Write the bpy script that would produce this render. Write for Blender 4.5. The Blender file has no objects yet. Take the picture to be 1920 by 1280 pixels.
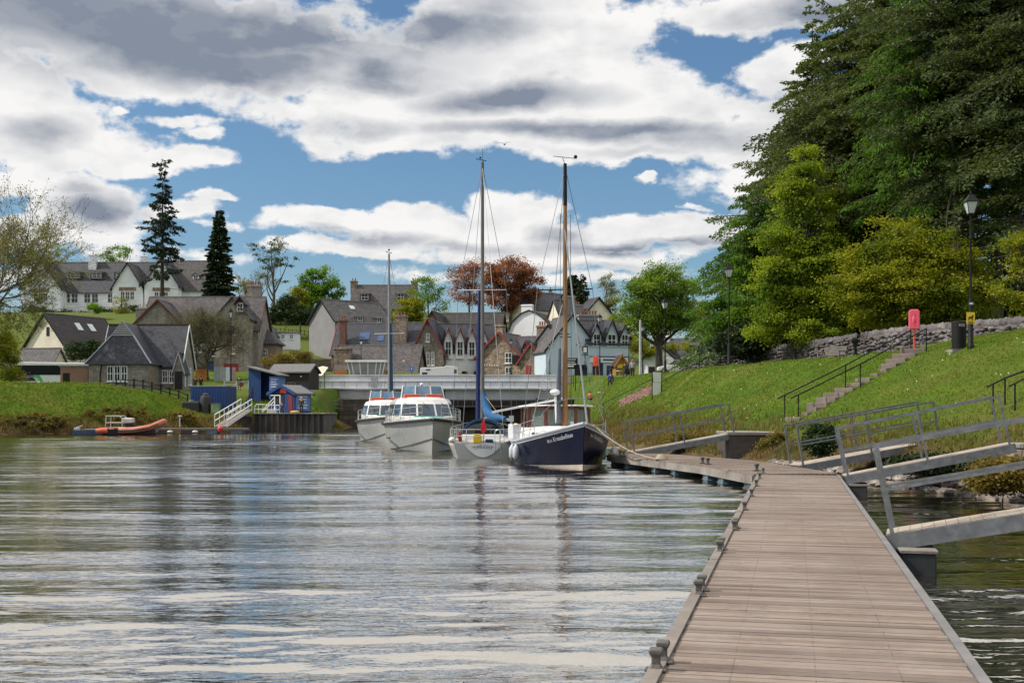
import bpy, math, random
import numpy as np
from mathutils import Vector, Matrix, noise
random.seed(7)
R = math.radians
SC = bpy.context.scene
COL = SC.collection
# ------------------------------------------------------------------ camera
F, CH, HY = 2200.0, 2.05, 770.0            # focal length in photo pixels, eye height above the water, horizon row
cam = bpy.data.cameras.new('camera'); cam.sensor_width = 36; cam.lens = 36 * F / 1920
cam.shift_y = (HY - 640) / 1920; cam.clip_start = 0.1; cam.clip_end = 9000
camo = bpy.data.objects.new('camera', cam); COL.objects.link(camo)
camo.location = (0, 0, CH); camo.rotation_euler = (R(90), 0, 0); SC.camera = camo
SC.view_settings.view_transform = 'Standard'; SC.view_settings.look = 'None'
SC.view_settings.exposure = 0.0; SC.view_settings.gamma = 1
SC.render.engine = 'CYCLES'
SC.cycles.max_bounces = 6; SC.cycles.transparent_max_bounces = 8
SC.cycles.caustics_reflective = False; SC.cycles.caustics_refractive = False
SC.cycles.sample_clamp_indirect = 6

# ------------------------------------------------------------------ sun and sky
SUN_AZ, SUN_EL = -94, 44                    # degrees from the view axis (left), above the horizon
sl = bpy.data.lights.new('sun', 'SUN'); sl.energy = 4.4; sl.angle = R(0.6); sl.color = (1, .93, .82)
so = bpy.data.objects.new('sun', sl); COL.objects.link(so)
sd = Vector((math.sin(R(SUN_AZ)) * math.cos(R(SUN_EL)), math.cos(R(SUN_AZ)) * math.cos(R(SUN_EL)), math.sin(R(SUN_EL))))
so.rotation_euler = (-sd).to_track_quat('-Z', 'Y').to_euler(); so.location = sd * 300

class NT:
    """tiny helper around a node tree"""
    def __init__(s, nt): s.nt = nt; s.n = nt.nodes; s.l = nt.links
    def node(s, t, **k):
        a = s.n.new(t)
        for q, v in k.items(): setattr(a, q, v)
        return a
    def put(s, sock, v):
        if v is None: return
        if isinstance(v, bpy.types.NodeSocket): s.l.new(v, sock)
        else:
            if hasattr(v, '__len__') and len(v) == 3 and sock.type == 'RGBA': v = (*v, 1)
            sock.default_value = v
    def math(s, op, a, b=None, c=None, clamp=False):
        m = s.node('ShaderNodeMath', operation=op, use_clamp=clamp)
        s.put(m.inputs[0], a); s.put(m.inputs[1], b); s.put(m.inputs[2], c); return m.outputs[0]
    def vm(s, op, a, b=None, scale=None):
        m = s.node('ShaderNodeVectorMath', operation=op)
        s.put(m.inputs[0], a); s.put(m.inputs[1], b)
        if scale is not None: s.put(m.inputs['Scale'], scale)
        return m.outputs['Value'] if op in ('LENGTH', 'DOT_PRODUCT') else m.outputs[0]
    def rng(s, v, a, b, c=0., d=1., smooth=False):
        m = s.node('ShaderNodeMapRange'); m.interpolation_type = 'SMOOTHSTEP' if smooth else 'LINEAR'
        s.put(m.inputs['Value'], v); s.put(m.inputs['From Min'], a); s.put(m.inputs['From Max'], b)
        s.put(m.inputs['To Min'], c); s.put(m.inputs['To Max'], d); return m.outputs[0]
    def noise(s, vec, scale, detail=3, rough=.5, lac=2., out=0, dist=0.):
        m = s.node('ShaderNodeTexNoise'); s.put(m.inputs['Vector'], vec); s.put(m.inputs['Scale'], scale)
        s.put(m.inputs['Detail'], detail); s.put(m.inputs['Roughness'], rough); s.put(m.inputs['Lacunarity'], lac)
        s.put(m.inputs['Distortion'], dist); return m.outputs[out]
    def mix(s, f, a, b, mode='MIX'):
        m = s.node('ShaderNodeMix', data_type='RGBA', blend_type=mode)
        s.put(m.inputs[0], f); s.put(m.inputs[6], a); s.put(m.inputs[7], b); return m.outputs[2]
    def mapping(s, vec, scale=(1, 1, 1), loc=(0, 0, 0), rot=(0, 0, 0)):
        m = s.node('ShaderNodeMapping'); s.put(m.inputs[0], vec); m.inputs['Scale'].default_value = scale
        m.inputs['Location'].default_value = loc; m.inputs['Rotation'].default_value = rot; return m.outputs[0]
    def sep(s, v):
        m = s.node('ShaderNodeSeparateXYZ'); s.put(m.inputs[0], v); return m.outputs
    def comb(s, x=0., y=0., z=0.):
        m = s.node('ShaderNodeCombineXYZ'); s.put(m.inputs[0], x); s.put(m.inputs[1], y); s.put(m.inputs[2], z); return m.outputs[0]

W = bpy.data.worlds.new('World'); SC.world = W; W.use_nodes = True
w = NT(W.node_tree); w.n.clear()
sky = w.node('ShaderNodeTexSky'); sky.sky_type = 'NISHITA'; sky.sun_disc = False
sky.sun_elevation = R(SUN_EL); sky.sun_rotation = R(SUN_AZ) % (2 * math.pi)
sky.air_density = 1.0; sky.dust_density = 1.2; sky.ozone_density = 1.6
tc = w.node('ShaderNodeTexCoord').outputs['Generated']
dx, dy, dz = w.sep(w.vm('NORMALIZE', tc))
az = w.math('ARCTAN2', dx, dy); el = w.math('ARCSINE', dz)
dirv = w.comb(az, el, 0.)
def adir(px, py):
    a = math.atan((px - 960) / F); return a, math.atan((HY - py) / F * math.cos(a))
# warp the lookup so every bank of cloud gets a ragged, billowing edge
st = w.mapping(dirv, (1, 1.5, 1))
n1 = w.noise(st, 7.5, 6, .56, out=1)
warp = w.vm('MULTIPLY', w.vm('SUBTRACT', n1, (.5, .5, .5)), (.13, .065, 0))
dv = w.vm('ADD', dirv, warp)
def blobs(lst, vec):
    acc = None
    for cx, cy, rx, ry, wt in lst:
        a, e = adir(cx, cy)
        d = w.vm('LENGTH', w.vm('MULTIPLY', w.vm('SUBTRACT', vec, (a, e, 0)), (F / rx, F / ry, 0)))
        b = w.rng(d, 1.55, .45, 0., wt)
        acc = b if acc is None else w.math('MAXIMUM', acc, b)
    return acc
clouds = [(230, 60, 620, 105, 1), (620, 115, 480, 62, 1), (960, 70, 300, 75, 1), (1110, 70, 100, 24, .8), (1500, 5, 260, 50, 1), (1490, 130, 80, 50, .85),
          (1450, 240, 180, 60, 1), (800, 205, 330, 50, 1), (1000, 170, 330, 80, 1), (1180, 200, 260, 75, 1), (930, 250, 380, 50, 1), (1250, 262, 260, 36, 1),
          (60, 200, 130, 75, 1), (110, 260, 190, 50, 1), (240, 290, 130, 30, .95), (330, 292, 100, 20, .85), (330, 215, 80, 18, .72), (370, 245, 60, 24, .7),
          (205, 195, 22, 12, .7), (60, 330, 150, 40, .9), (185, 385, 115, 60, 1), (130, 440, 200, 40, .9), (350, 400, 70, 30, .85), (430, 430, 40, 18, .7),
          (395, 362, 44, 12, .72), (610, 412, 120, 30, 1), (770, 420, 140, 36, 1), (965, 405, 95, 42, 1), (900, 445, 330, 36, 1), (1180, 432, 150, 34, 1),
          (1300, 430, 120, 40, 1), (640, 470, 190, 24, .9), (1000, 480, 300, 26, .9), (1220, 330, 30, 10, .78), (1375, 342, 50, 18, .8), (1290, 384, 34, 12, .75),
          (950, 520, 420, 26, .62), (300, 490, 240, 24, .6), (1600, 330, 300, 60, .9), (200, 520, 260, 26, .7)]
dens = blobs(clouds, dv)
# above the frame (what the water mirrors) the cover goes on as broken cloud
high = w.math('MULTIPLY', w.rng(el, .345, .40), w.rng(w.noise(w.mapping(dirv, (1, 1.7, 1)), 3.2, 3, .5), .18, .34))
rear = w.math('MULTIPLY', w.rng(w.math('ABSOLUTE', az), .46, .60), w.rng(w.noise(w.mapping(dirv, (1, 2.6, 1)), 4.3, 3, .5), .42, .60))
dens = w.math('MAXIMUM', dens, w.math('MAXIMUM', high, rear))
fb = w.noise(st, 26, 7, .6)
dens2 = w.math('ADD', dens, w.math('MULTIPLY', w.math('SUBTRACT', fb, .5), 1.25))
alpha = w.rng(dens2, .40, .70, smooth=True)
darks = [(300, 45, 470, 70, 1), (60, 20, 300, 70, .9), (60, 130, 120, 30, .5), (560, 110, 220, 30, .9), (470, 115, 300, 38, 1), (800, 55, 190, 30, .9), (900, 22, 120, 20, .5), (50, 95, 70, 30, .6),
         (640, 140, 180, 22, .75), (960, 172, 150, 22, 1), (880, 180, 90, 24, .8), (1110, 240, 240, 17, 1), (1290, 248, 160, 20, .6), (1560, 25, 150, 34, .9), (700, 235, 80, 16, .6),
         (205, 400, 75, 34, 1), (170, 350, 40, 18, .6), (700, 450, 100, 14, .7), (1050, 440, 40, 20, .6), (1200, 462, 170, 12, .9), (880, 462, 120, 10, .6), (620, 440, 60, 12, .7),
         (80, 235, 60, 22, .5), (1480, 190, 60, 30, .3), (1000, 500, 300, 8, .5), (1150, 280, 120, 8, .4)]
dk = blobs(darks, w.vm('ADD', dirv, w.vm('MULTIPLY', w.vm('SUBTRACT', n1, (.5, .5, .5)), (.10, .05, 0))))
relief = w.noise(w.mapping(dirv, (1, 1.9, 1), (0.02, .012, 0)), 15, 6, .55)
hid = w.math('MULTIPLY', w.rng(el, .34, .5), w.rng(w.noise(dirv, 2.4, 3, .5), .55, .75, 0, .5))
dk = w.math('MAXIMUM', dk, hid); dk = w.math('MULTIPLY', dk, w.rng(w.noise(w.mapping(dirv, (1, 1.9, 1), (.3, .2, 0)), 9, 5, .55), .28, .50, .55, 1.))
shade = w.math('ADD', w.math('MULTIPLY', dk, .95), w.rng(relief, .45, .72, 0., .34), clamp=True)
shade = w.math('MULTIPLY', shade, w.rng(dens2, .40, .78))
ccol = w.mix(shade, (9.4, 9.3, 9.2), (2.35, 2.75, 3.5))
ccol = w.mix(w.rng(el, .30, .65), ccol, w.mix(1., ccol, (1.25, 1.22, 1.17), 'MULTIPLY'))  # brightness added to the clouds overhead, to whiten the water and lift shadows
low = w.rng(el, .0, .13, .55, 0.)
skyc = w.mix(1., sky.outputs[0], (.76, .99, 1.13), 'MULTIPLY')
skyc = w.mix(low, skyc, (5.6, 6.6, 7.2))
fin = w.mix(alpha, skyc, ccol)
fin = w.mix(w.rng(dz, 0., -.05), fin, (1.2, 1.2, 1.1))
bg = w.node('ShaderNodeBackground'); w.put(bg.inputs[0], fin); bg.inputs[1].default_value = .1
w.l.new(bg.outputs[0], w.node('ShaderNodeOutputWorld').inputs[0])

# ------------------------------------------------------------------ helpers
def P(px, py, Y): return Vector(((px - 960) / F * Y, Y, CH + (HY - py) / F * Y))
def tag(o, label=None, cat=None, group=None, kind=None):
    if label: o['label'] = label
    if cat: o['category'] = cat
    if group: o['group'] = group
    if kind: o['kind'] = kind
    return o
def thing(name, label, cat, loc=(0, 0, 0), rz=0, group=None):
    o = bpy.data.objects.new(name, None); COL.objects.link(o); o.location = loc; o.rotation_euler = (0, 0, rz)
    o.empty_display_size = .3
    return tag(o, label, cat, group)
def dup(root, loc, rz=None, label=None, group=None, scale=None):
    r = root.copy(); COL.objects.link(r); r.location = loc
    if rz is not None: r.rotation_euler = (0, 0, rz)
    if scale: r.scale = (scale,) * 3 if not hasattr(scale, '__len__') else scale
    if label: r['label'] = label
    if group: r['group'] = group
    for ch in list(root.children):
        c = ch.copy(); COL.objects.link(c); c.parent = r
        for g in list(ch.children):
            d = g.copy(); COL.objects.link(d); d.parent = c
    return r
def frame(d):
    d = Vector(d).normalized(); a = Vector((0, 0, 1)) if abs(d.z) < .95 else Vector((0, 1, 0))
    s = d.cross(a).normalized(); return s, s.cross(d).normalized()
class MB:
    def __init__(s): s.v = []; s.f = []; s.m = []
    def add(s, vs, fs, mi=0):
        k = len(s.v); s.v += [tuple(q) for q in vs]; s.f += [tuple(i + k for i in f) for f in fs]; s.m += [mi] * len(fs); return s
    def box(s, x0, x1, y0, y1, z0, z1, mi=0):
        return s.add([(x0, y0, z0), (x1, y0, z0), (x1, y1, z0), (x0, y1, z0), (x0, y0, z1), (x1, y0, z1), (x1, y1, z1), (x0, y1, z1)],
                     [(0, 3, 2, 1), (4, 5, 6, 7), (0, 1, 5, 4), (1, 2, 6, 5), (2, 3, 7, 6), (3, 0, 4, 7)], mi)
    def cb(s, c, w_, d, h, mi=0):
        return s.box(c[0] - w_ / 2, c[0] + w_ / 2, c[1] - d / 2, c[1] + d / 2, c[2], c[2] + h, mi)
    def bar(s, a, b, w_, h=None, mi=0):
        h = h or w_; a = Vector(a); b = Vector(b); sd_, up = frame(b - a); vs = []
        for p in (a, b):
            for i, j in ((-1, -1), (1, -1), (1, 1), (-1, 1)): vs.append(p + sd_ * i * w_ / 2 + up * j * h / 2)
        return s.add(vs, [(0, 1, 2, 3), (7, 6, 5, 4), (0, 4, 5, 1), (1, 5, 6, 2), (2, 6, 7, 3), (3, 7, 4, 0)], mi)
    def tube(s, pts, r, n=8, mi=0, cap=True):
        pts = [Vector(p) for p in pts]; k = len(pts); rs = r if hasattr(r, '__len__') else [r] * k
        rings = []; pn = None
        for i, p in enumerate(pts):
            d = pts[min(i + 1, k - 1)] - pts[max(i - 1, 0)]
            if d.length < 1e-6: d = Vector((0, 0, 1))
            d.normalize()
            if pn is None: a, b = frame(d)
            else:
                a = (pn - d * pn.dot(d))
                a = a.normalized() if a.length > 1e-4 else frame(d)[0]
                b = a.cross(d)
            pn = a
            rings.append([p + (a * math.cos(2 * math.pi * j / n) + b * math.sin(2 * math.pi * j / n)) * rs[i] for j in range(n)])
        return s.loft(rings, mi, cap)
    def loft(s, rings, mi=0, cap=True, closed=True):
        n = len(rings[0]); vs = [q for r_ in rings for q in r_]; fs = []
        for i in range(len(rings) - 1):
            for j in range(n if closed else n - 1):
                jj = (j + 1) % n; fs.append((i * n + j, i * n + jj, (i + 1) * n + jj, (i + 1) * n + j))
        if cap: fs.append(tuple(range(n - 1, -1, -1))); fs.append(tuple((len(rings) - 1) * n + j for j in range(n)))
        return s.add(vs, fs, mi)
    def lathe(s, prof, c=(0, 0, 0), n=12, mi=0, sx=1, sy=1):
        return s.loft([[(c[0] + r_ * sx * math.cos(2 * math.pi * j / n), c[1] + r_ * sy * math.sin(2 * math.pi * j / n), c[2] + z) for j in range(n)] for r_, z in prof], mi)
    def ball(s, c, r, n=10, m=6, mi=0):
        r = r if hasattr(r, '__len__') else (r,) * 3
        return s.loft([[(c[0] + r[0] * math.sin(t) * math.cos(2 * math.pi * j / n), c[1] + r[1] * math.sin(t) * math.sin(2 * math.pi * j / n), c[2] - r[2] * math.cos(t))
                        for j in range(n)] for t in [max(.02, min(math.pi - .02, math.pi * i / m)) for i in range(m + 1)]], mi)
    def prism(s, poly, plane, a, b, mi=0):
        def mk(u, v_, t): return {'xy': (u, v_, t), 'xz': (u, t, v_), 'yz': (t, u, v_)}[plane]
        n = len(poly); vs = [mk(u, v_, a) for u, v_ in poly] + [mk(u, v_, b) for u, v_ in poly]
        fs = [tuple(range(n)), tuple(range(2 * n - 1, n - 1, -1))] + [(i, i + n, (i + 1) % n + n, (i + 1) % n) for i in range(n)]
        return s.add(vs, fs, mi)
    def build(s, name, mats, parent=None, smooth=False, world=False, bevel=0, fix=True):
        me = bpy.data.meshes.new(name); vs = s.v
        if world and parent is not None:
            inv = (Matrix.Translation(parent.location) @ parent.rotation_euler.to_matrix().to_4x4()).inverted()
            vs = [tuple(inv @ Vector(q)) for q in vs]
        me.from_pydata(vs, [], s.f)
        for m_ in (mats if isinstance(mats, (list, tuple)) else [mats]): me.materials.append(m_)
        me.polygons.foreach_set('material_index', s.m)
        if fix:
            import bmesh
            bm = bmesh.new(); bm.from_mesh(me); bmesh.ops.recalc_face_normals(bm, faces=bm.faces); bm.to_mesh(me); bm.free()
        if smooth:
            me.polygons.foreach_set('use_smooth', [True] * len(me.polygons)); me.set_sharp_from_angle(angle=R(38))
        me.update()
        o = bpy.data.objects.new(name, me); COL.objects.link(o); o.parent = parent
        if bevel:
            b = o.modifiers.new('bevel', 'BEVEL'); b.width = bevel; b.segments = 2; b.limit_method = 'ANGLE'
        return o

# ------------------------------------------------------------------ materials
def newmat(name):
    m = bpy.data.materials.new(name); m.use_nodes = True; t = NT(m.node_tree); p = t.n['Principled BSDF']; return m, t, p
def M(name, col, rough=.7, metal=0., var=.18, vs=2.5, bump=0., bs=30, col2=None, detail=5, stretch=(1, 1, 1), coat=0, amt=1., spec=None):
    m, t, p = newmat(name); oc = t.node('ShaderNodeTexCoord').outputs['Object']
    v = t.mapping(oc, stretch)
    n = t.noise(v, vs, detail, .6)
    a = [c * (1 - var) for c in col]; b = [min(1, c * (1 + var)) for c in col]
    c = t.mix(t.rng(n, .3, .7), a, b)
    if col2: c = t.mix(t.rng(t.noise(v, vs * .45, detail, .65), .5, .68, 0, amt), c, col2)
    t.put(p.inputs['Base Color'], c)
    t.put(p.inputs['Roughness'], t.rng(t.noise(v, vs * 3, 3), .3, .7, max(.02, rough * .85), min(1, rough * 1.15)))
    p.inputs['Metallic'].default_value = metal
    if coat: p.inputs['Coat Weight'].default_value = coat
    if spec is not None: p.inputs['Specular IOR Level'].default_value = spec
    if bump:
        b_ = t.node('ShaderNodeBump'); t.put(b_.inputs['Height'], t.noise(v, bs, 4, .6)); b_.inputs['Distance'].default_value = bump
        t.l.new(b_.outputs[0], p.inputs['Normal'])
    return m
def masonry(name, c1, c2, mortar, bw=.5, bh=.25, bump=.03, rough=.9, mort=.02, moss=None, wob=.06):
    m, t, p = newmat(name); oc = t.node('ShaderNodeTexCoord').outputs['Object']
    oc2 = t.vm('ADD', oc, t.vm('SCALE', t.vm('SUBTRACT', t.noise(oc, 2.2, 2, out=1), (.5, .5, .5)), scale=wob))
    x, y, z = t.sep(oc2); v = t.comb(t.math('ADD', x, y), z, 0.)
    br = t.node('ShaderNodeTexBrick'); t.put(br.inputs['Vector'], v); br.inputs['Scale'].default_value = 1
    t.put(br.inputs['Color1'], c1); t.put(br.inputs['Color2'], c2); t.put(br.inputs['Mortar'], mortar)
    br.inputs['Mortar Size'].default_value = mort; br.inputs['Brick Width'].default_value = bw; br.inputs['Row Height'].default_value = bh
    br.inputs['Mortar Smooth'].default_value = .4; br.inputs['Bias'].default_value = -.1
    n = t.noise(oc, 1.1, 6, .65); c = t.mix(1., br.outputs[0], t.mix(t.rng(n, .3, .72), (.62, .62, .64), (1.28, 1.22, 1.14)), 'MULTIPLY')
    n2 = t.noise(t.mapping(oc, (1.3, 1.3, .22)), 1.7, 5, .7); c = t.mix(1., c, t.mix(t.rng(n2, .32, .68), (.70, .70, .72), (1.3, 1.28, 1.24)), 'MULTIPLY')
    sp = t.noise(oc, 9., 4, .7); c = t.mix(1., c, t.mix(t.rng(sp, .35, .65), (.8, .8, .8), (1.2, 1.2, 1.2)), 'MULTIPLY')
    if moss: c = t.mix(t.rng(t.noise(oc, .8, 5, .7), .55, .72, 0, .8), c, moss)
    t.put(p.inputs['Base Color'], c); p.inputs['Roughness'].default_value = rough
    b_ = t.node('ShaderNodeBump'); t.put(b_.inputs['Height'], t.math('ADD', t.math('MULTIPLY', br.outputs['Fac'], -1.), t.math('MULTIPLY', sp, .6))); b_.inputs['Distance'].default_value = bump
    t.l.new(b_.outputs[0], p.inputs['Normal']); return m
def glassy(name, col, rough=.06, var=.5, vs=.7):
    m, t, p = newmat(name); oc = t.node('ShaderNodeTexCoord').outputs['Object']
    n = t.noise(oc, vs, 2); t.put(p.inputs['Base Color'], t.mix(t.rng(n, .35, .65), [c * (1 - var) for c in col], [c * (1 + var) for c in col]))
    p.inputs['Roughness'].default_value = rough; p.inputs['IOR'].default_value = 1.5; return m
def leafmat(name, c1, c2, c3=None, trans=.45, cs=.35, bright=1.):
    m, t, p = newmat(name); geo = t.node('ShaderNodeNewGeometry'); oc = t.node('ShaderNodeTexCoord').outputs['Object']
    c1 = [c * bright for c in c1]; c2 = [c * bright for c in c2]
    c = t.mix(geo.outputs['Random Per Island'], c1, c2)
    if c3: c = t.mix(t.rng(t.noise(oc, cs, 3), .45, .62), c, [q * bright for q in c3])
    t.put(p.inputs['Base Color'], c); p.inputs['Roughness'].default_value = .6; p.inputs['Specular IOR Level'].default_value = .25
    tr = t.node('ShaderNodeBsdfTranslucent'); t.put(tr.inputs[0], t.mix(1., c, (1.25, 1.2, .7), 'MULTIPLY'))
    mx = t.node('ShaderNodeMixShader'); mx.inputs[0].default_value = trans
    t.l.new(p.outputs[0], mx.inputs[1]); t.l.new(tr.outputs[0], mx.inputs[2]); t.l.new(mx.outputs[0], t.n['Material Output'].inputs[0]); return m

m_white = M('white_paint', (.78, .79, .80), .45, var=.05, col2=(.55, .55, .54), amt=.5)
m_bwhite = M('bridge_white_paint', (.86, .87, .93), .5, var=.06, vs=.7, col2=(.42, .42, .46), amt=.45)
m_bgrey = M('bridge_grey_steel', (.42, .43, .46), .55, var=.12, vs=.6, col2=(.2, .2, .2), amt=.6)
m_gel = M('white_gelcoat', (.66, .66, .65), .25, var=.05, vs=.8, coat=.4, col2=(.50, .49, .46), amt=.5)
m_hullgrey = M('grey_gelcoat', (.40, .41, .40), .3, var=.06, vs=.6, coat=.2, col2=(.27, .26, .23), amt=.6)
m_navy = M('navy_hull_paint', (.003, .004, .020), .28, var=.2, vs=.8, spec=.14)
m_black = M('black_metal', (.007, .007, .008), .6, var=.2, spec=.25)
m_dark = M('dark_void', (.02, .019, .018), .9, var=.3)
m_red = M('orange_red_plastic', (.75, .07, .025), .4, var=.1)
m_redp = M('red_painted_timber', (.22, .018, .016), .6, var=.3, vs=1.2)
m_dredp = M('dull_red_timber', (.10, .014, .012), .7, var=.3, vs=1.2)
m_pink = M('pink_faded_plastic', (.72, .09, .15), .45, var=.08, vs=1.5, col2=(.74, .16, .22), amt=.5)
m_yel = M('yellow_plastic', (.75, .5, .02), .5, var=.08)
m_blue = M('blue_painted_board', (.010, .045, .17), .6, var=.2, vs=1.3)
m_lblue = M('pale_blue_sign_board', (.10, .19, .45), .6, var=.15)
m_canvas = M('blue_canvas', (.008, .085, .22), .8, var=.2, vs=4, bump=.02, bs=8)
m_galv = M('galvanised_steel', (.19, .20, .215), .45, .6, var=.3, vs=6, col2=(.15, .155, .165), bump=.002, bs=30)
m_alu = M('dull_aluminium', (.45, .46, .46), .45, .6, var=.15, vs=3)
m_steel = M('stainless_rail', (.6, .6, .6), .25, .9, var=.1)
m_conc = M('weathered_concrete', (.26, .24, .22), .9, var=.25, vs=2, col2=(.12, .10, .09), bump=.02, bs=14)
m_step = M('sandstone_step', (.17, .135, .12), .9, var=.25, vs=3, col2=(.14, .12, .09), bump=.01, bs=20)
m_wood = M('varnished_spar', (.27, .135, .045), .35, var=.25, vs=3, stretch=(6, 6, .6), coat=.3)
m_mahog = M('mahogany', (.11, .022, .012), .35, var=.3, vs=4, coat=.3)
m_greymast = M('anodised_mast', (.30, .31, .33), .4, .5, var=.1)
m_slate = masonry('dark_slate', (.019, .026, .045), (.042, .050, .075), (.012, .014, .02), .28, .17, .012, .55, .012)
m_slate2 = masonry('brown_grey_slate', (.052, .052, .064), (.11, .105, .115), (.03, .03, .034), .30, .19, .012, .7, .012, moss=(.15, .11, .06))
m_slate3 = masonry('purple_slate', (.026, .030, .048), (.055, .060, .085), (.014, .015, .02), .34, .20, .012, .6, .012)
m_tile = masonry('dark_roof_tile', (.030, .028, .032), (.058, .052, .055), (.015, .015, .017), .33, .3, .03, .7, .03)
m_stone = masonry('grey_rubble_masonry', (.21, .19, .17), (.38, .33, .28), (.28, .26, .23), .48, .22, .03)
m_stone2 = masonry('brown_rubble_masonry', (.19, .15, .125), (.42, .32, .25), (.29, .25, .21), .42, .2, .03)
m_stone3 = masonry('ashlar_grey', (.25, .235, .22), (.33, .31, .285), (.19, .18, .165), .6, .3, .012)
m_lockst = masonry('lock_masonry', (.07, .06, .052), (.14, .12, .10), (.04, .035, .03), 1.1, .5, .04, moss=(.04, .045, .02))
m_harl = M('white_harling', (.78, .79, .84), .9, var=.05, vs=.6, bump=.015, bs=30, col2=(.52, .53, .56), amt=.5)
m_cream = M('cream_harling', (.72, .66, .54), .9, var=.07, vs=.6, bump=.015, bs=30, col2=(.42, .38, .31), amt=.5)
m_greyh = M('grey_harling', (.23, .225, .235), .95, var=.10, vs=.5, bump=.02, bs=30, col2=(.18, .175, .18), amt=.6)
m_pinkh = M('brown_pink_harling', (.34, .20, .15), .95, var=.08, vs=.6, bump=.015, bs=30)
m_bluew = M('pale_blue_white_wall', (.50, .60, .70), .9, var=.05, vs=.5, bump=.01, bs=30)
m_larch = M('grey_larch_boards', (.25, .19, .16), .85, var=.3, vs=2, stretch=(8, 8, .4), bump=.02, bs=6)
m_glass = glassy('window_glass', (.03, .035, .042))
m_bglass = glassy('boat_window_glass', (.022, .04, .065), .08, .35)
m_terr = M('terracotta_pot', (.30, .12, .07), .8, var=.2)
m_rubber = M('black_rubber', (.02, .02, .022), .6, var=.2)
m_rope = M('old_rope', (.42, .37, .28), .95, var=.2, vs=20)
m_bark = M('dark_bark', (.045, .035, .028), .95, var=.45, vs=2.5, stretch=(3, 3, .8), bump=.04, bs=8, col2=(.09, .085, .06))
m_bark2 = M('grey_bark', (.10, .085, .07), .95, var=.35, vs=3, stretch=(3, 3, .8), bump=.03, bs=8)

# ------------------------------------------------------------------ terrain
# shoreline: (X, Y, width of the slope up to the crest)
SHR = [(15.5, -60, 12), (14.0, 0, 12), (12.6, 15, 12), (11.3, 25.5, 11.5), (9.8, 33.4, 10.5), (8.9, 41, 10), (7.7, 47, 10), (6.7, 53, 10.5), (5.7, 68, 7.2), (5.3, 90, 6.3), (4.9, 120, 4.5), (5.4, 148, 2.5), (5.6, 162, 1.5)]
SHL = [(-62, -60, 9), (-60, 30, 9), (-53, 70, 9), (-47, 96, 9), (-42, 101, 8.5), (-36, 103.5, 7.5), (-30.5, 107, 6.5), (-28.2, 112, 6), (-27, 121, 5), (-19.8, 122, 6), (-18.6, 130, 5), (-19.5, 146, 2.5), (-19.5, 162, 1.5)]
POLY = [(a, b) for a, b, _ in SHL] + [(a, b) for a, b, _ in reversed(SHR)]
def seg(X, Y, pts):
    best = np.full(X.shape, 1e9); wd = np.zeros(X.shape)
    for (a, b, c), (d, e, f) in zip(pts[:-1], pts[1:]):
        vx, vy = d - a, e - b; t = np.clip(((X - a) * vx + (Y - b) * vy) / (vx * vx + vy * vy), 0, 1)
        q = np.hypot(X - a - t * vx, Y - b - t * vy); k = q < best
        best = np.where(k, q, best); wd = np.where(k, c + (f - c) * t, wd)
    return best, wd
def inside(X, Y):
    r = np.zeros(X.shape, bool); n = len(POLY)
    for i in range(n):
        x1, y1 = POLY[i]; x2, y2 = POLY[(i + 1) % n]
        if y1 == y2: continue
        c = ((y1 > Y) != (y2 > Y)) & (X < (x2 - x1) * (Y - y1) / (y2 - y1) + x1); r ^= c
    return r
def ss(t, a, b):
    t = np.clip((t - a) / (b - a), 0, 1); return t * t * (3 - 2 * t)
def plateau(X, Y):
    rt = ss(X, -14, 4)
    h = 4.55 + rt * (.15 + .5 * ss(Y, 60, 118) + 1.7 * ss(Y, 118, 165)) + (1 - rt) * 3.3 * ss(Y, 143, 175)
    h = h + (17 - 10 * ss(X, 0, 40)) * ss(Y, 187, 275)
    h = h + 1.15 * ss(X, 18, 24) * (1 - ss(Y, 95, 115)) * ss(Y, 20, 40)
    return h + 30 * ss(Y, 330, 1200) * 0
def ground(X, Y):
    X = np.asarray(X, float); Y = np.asarray(Y, float)
    dr, wr = seg(X, Y, SHR); dl, wl = seg(X, Y, SHL)
    d = np.minimum(dr, dl); wd = np.where(dr < dl, wr, wl); ins = inside(X, Y); beyond = Y > 162
    pl = plateau(X, Y); t = np.clip(d / wd, 0, 1)
    foot = 1.45 * ss(d, -.8, 2.9) - .17
    cut = ss(X, -42., -30.5) * (1 - ss(X, -18.5, -17)) * ss(Y, 110, 114) * (1 - ss(Y, 146, 150))
    pl = np.minimum(pl, pl * (1 - cut) + cut * (1.65 + 3.0 * ss(Y, 126, 142)))
    s = np.clip((d - 2.2) / np.maximum(wd - 2.2, .3), 0, 1)
    slope = foot + (pl - foot) * (s * .86 + .14 * s * s * (3 - 2 * s))
    z = np.where(t >= 1, pl, slope)
    z = np.where(ins, np.maximum(-2.4, -.17 - d * .55), z)
    z = np.where(beyond, pl, z)
    nz = (np.sin(X * 1.3 + Y * .7) * np.sin(Y * .9 - X * .4) * .05 + np.sin(X * 3.1 - Y * 2.3) * .02)
    return z + np.where(ins | beyond, 0, nz * np.clip(d, 0, 1))
def gz(x, y): return float(ground(np.array([x]), np.array([y]))[0])
xs = np.concatenate([-np.geomspace(4000, 75, 14), np.arange(-70, -14, .9), np.arange(-14, 4, 1.5), np.arange(4, 27, .3), np.arange(27, 75, 1.5), np.geomspace(80, 4000, 14)])
ys = np.concatenate([-np.geomspace(600, 45, 6), np.arange(-40, 14, 2.), np.arange(14, 62, .45), np.arange(62, 130, .8), np.arange(130, 170, 1.), np.arange(170, 330, 3.), np.geomspace(335, 6000, 16)])
GX, GY = np.meshgrid(xs, ys); GZ = ground(GX, GY)
nx, ny = len(xs), len(ys)
me = bpy.data.meshes.new('ground')
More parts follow.
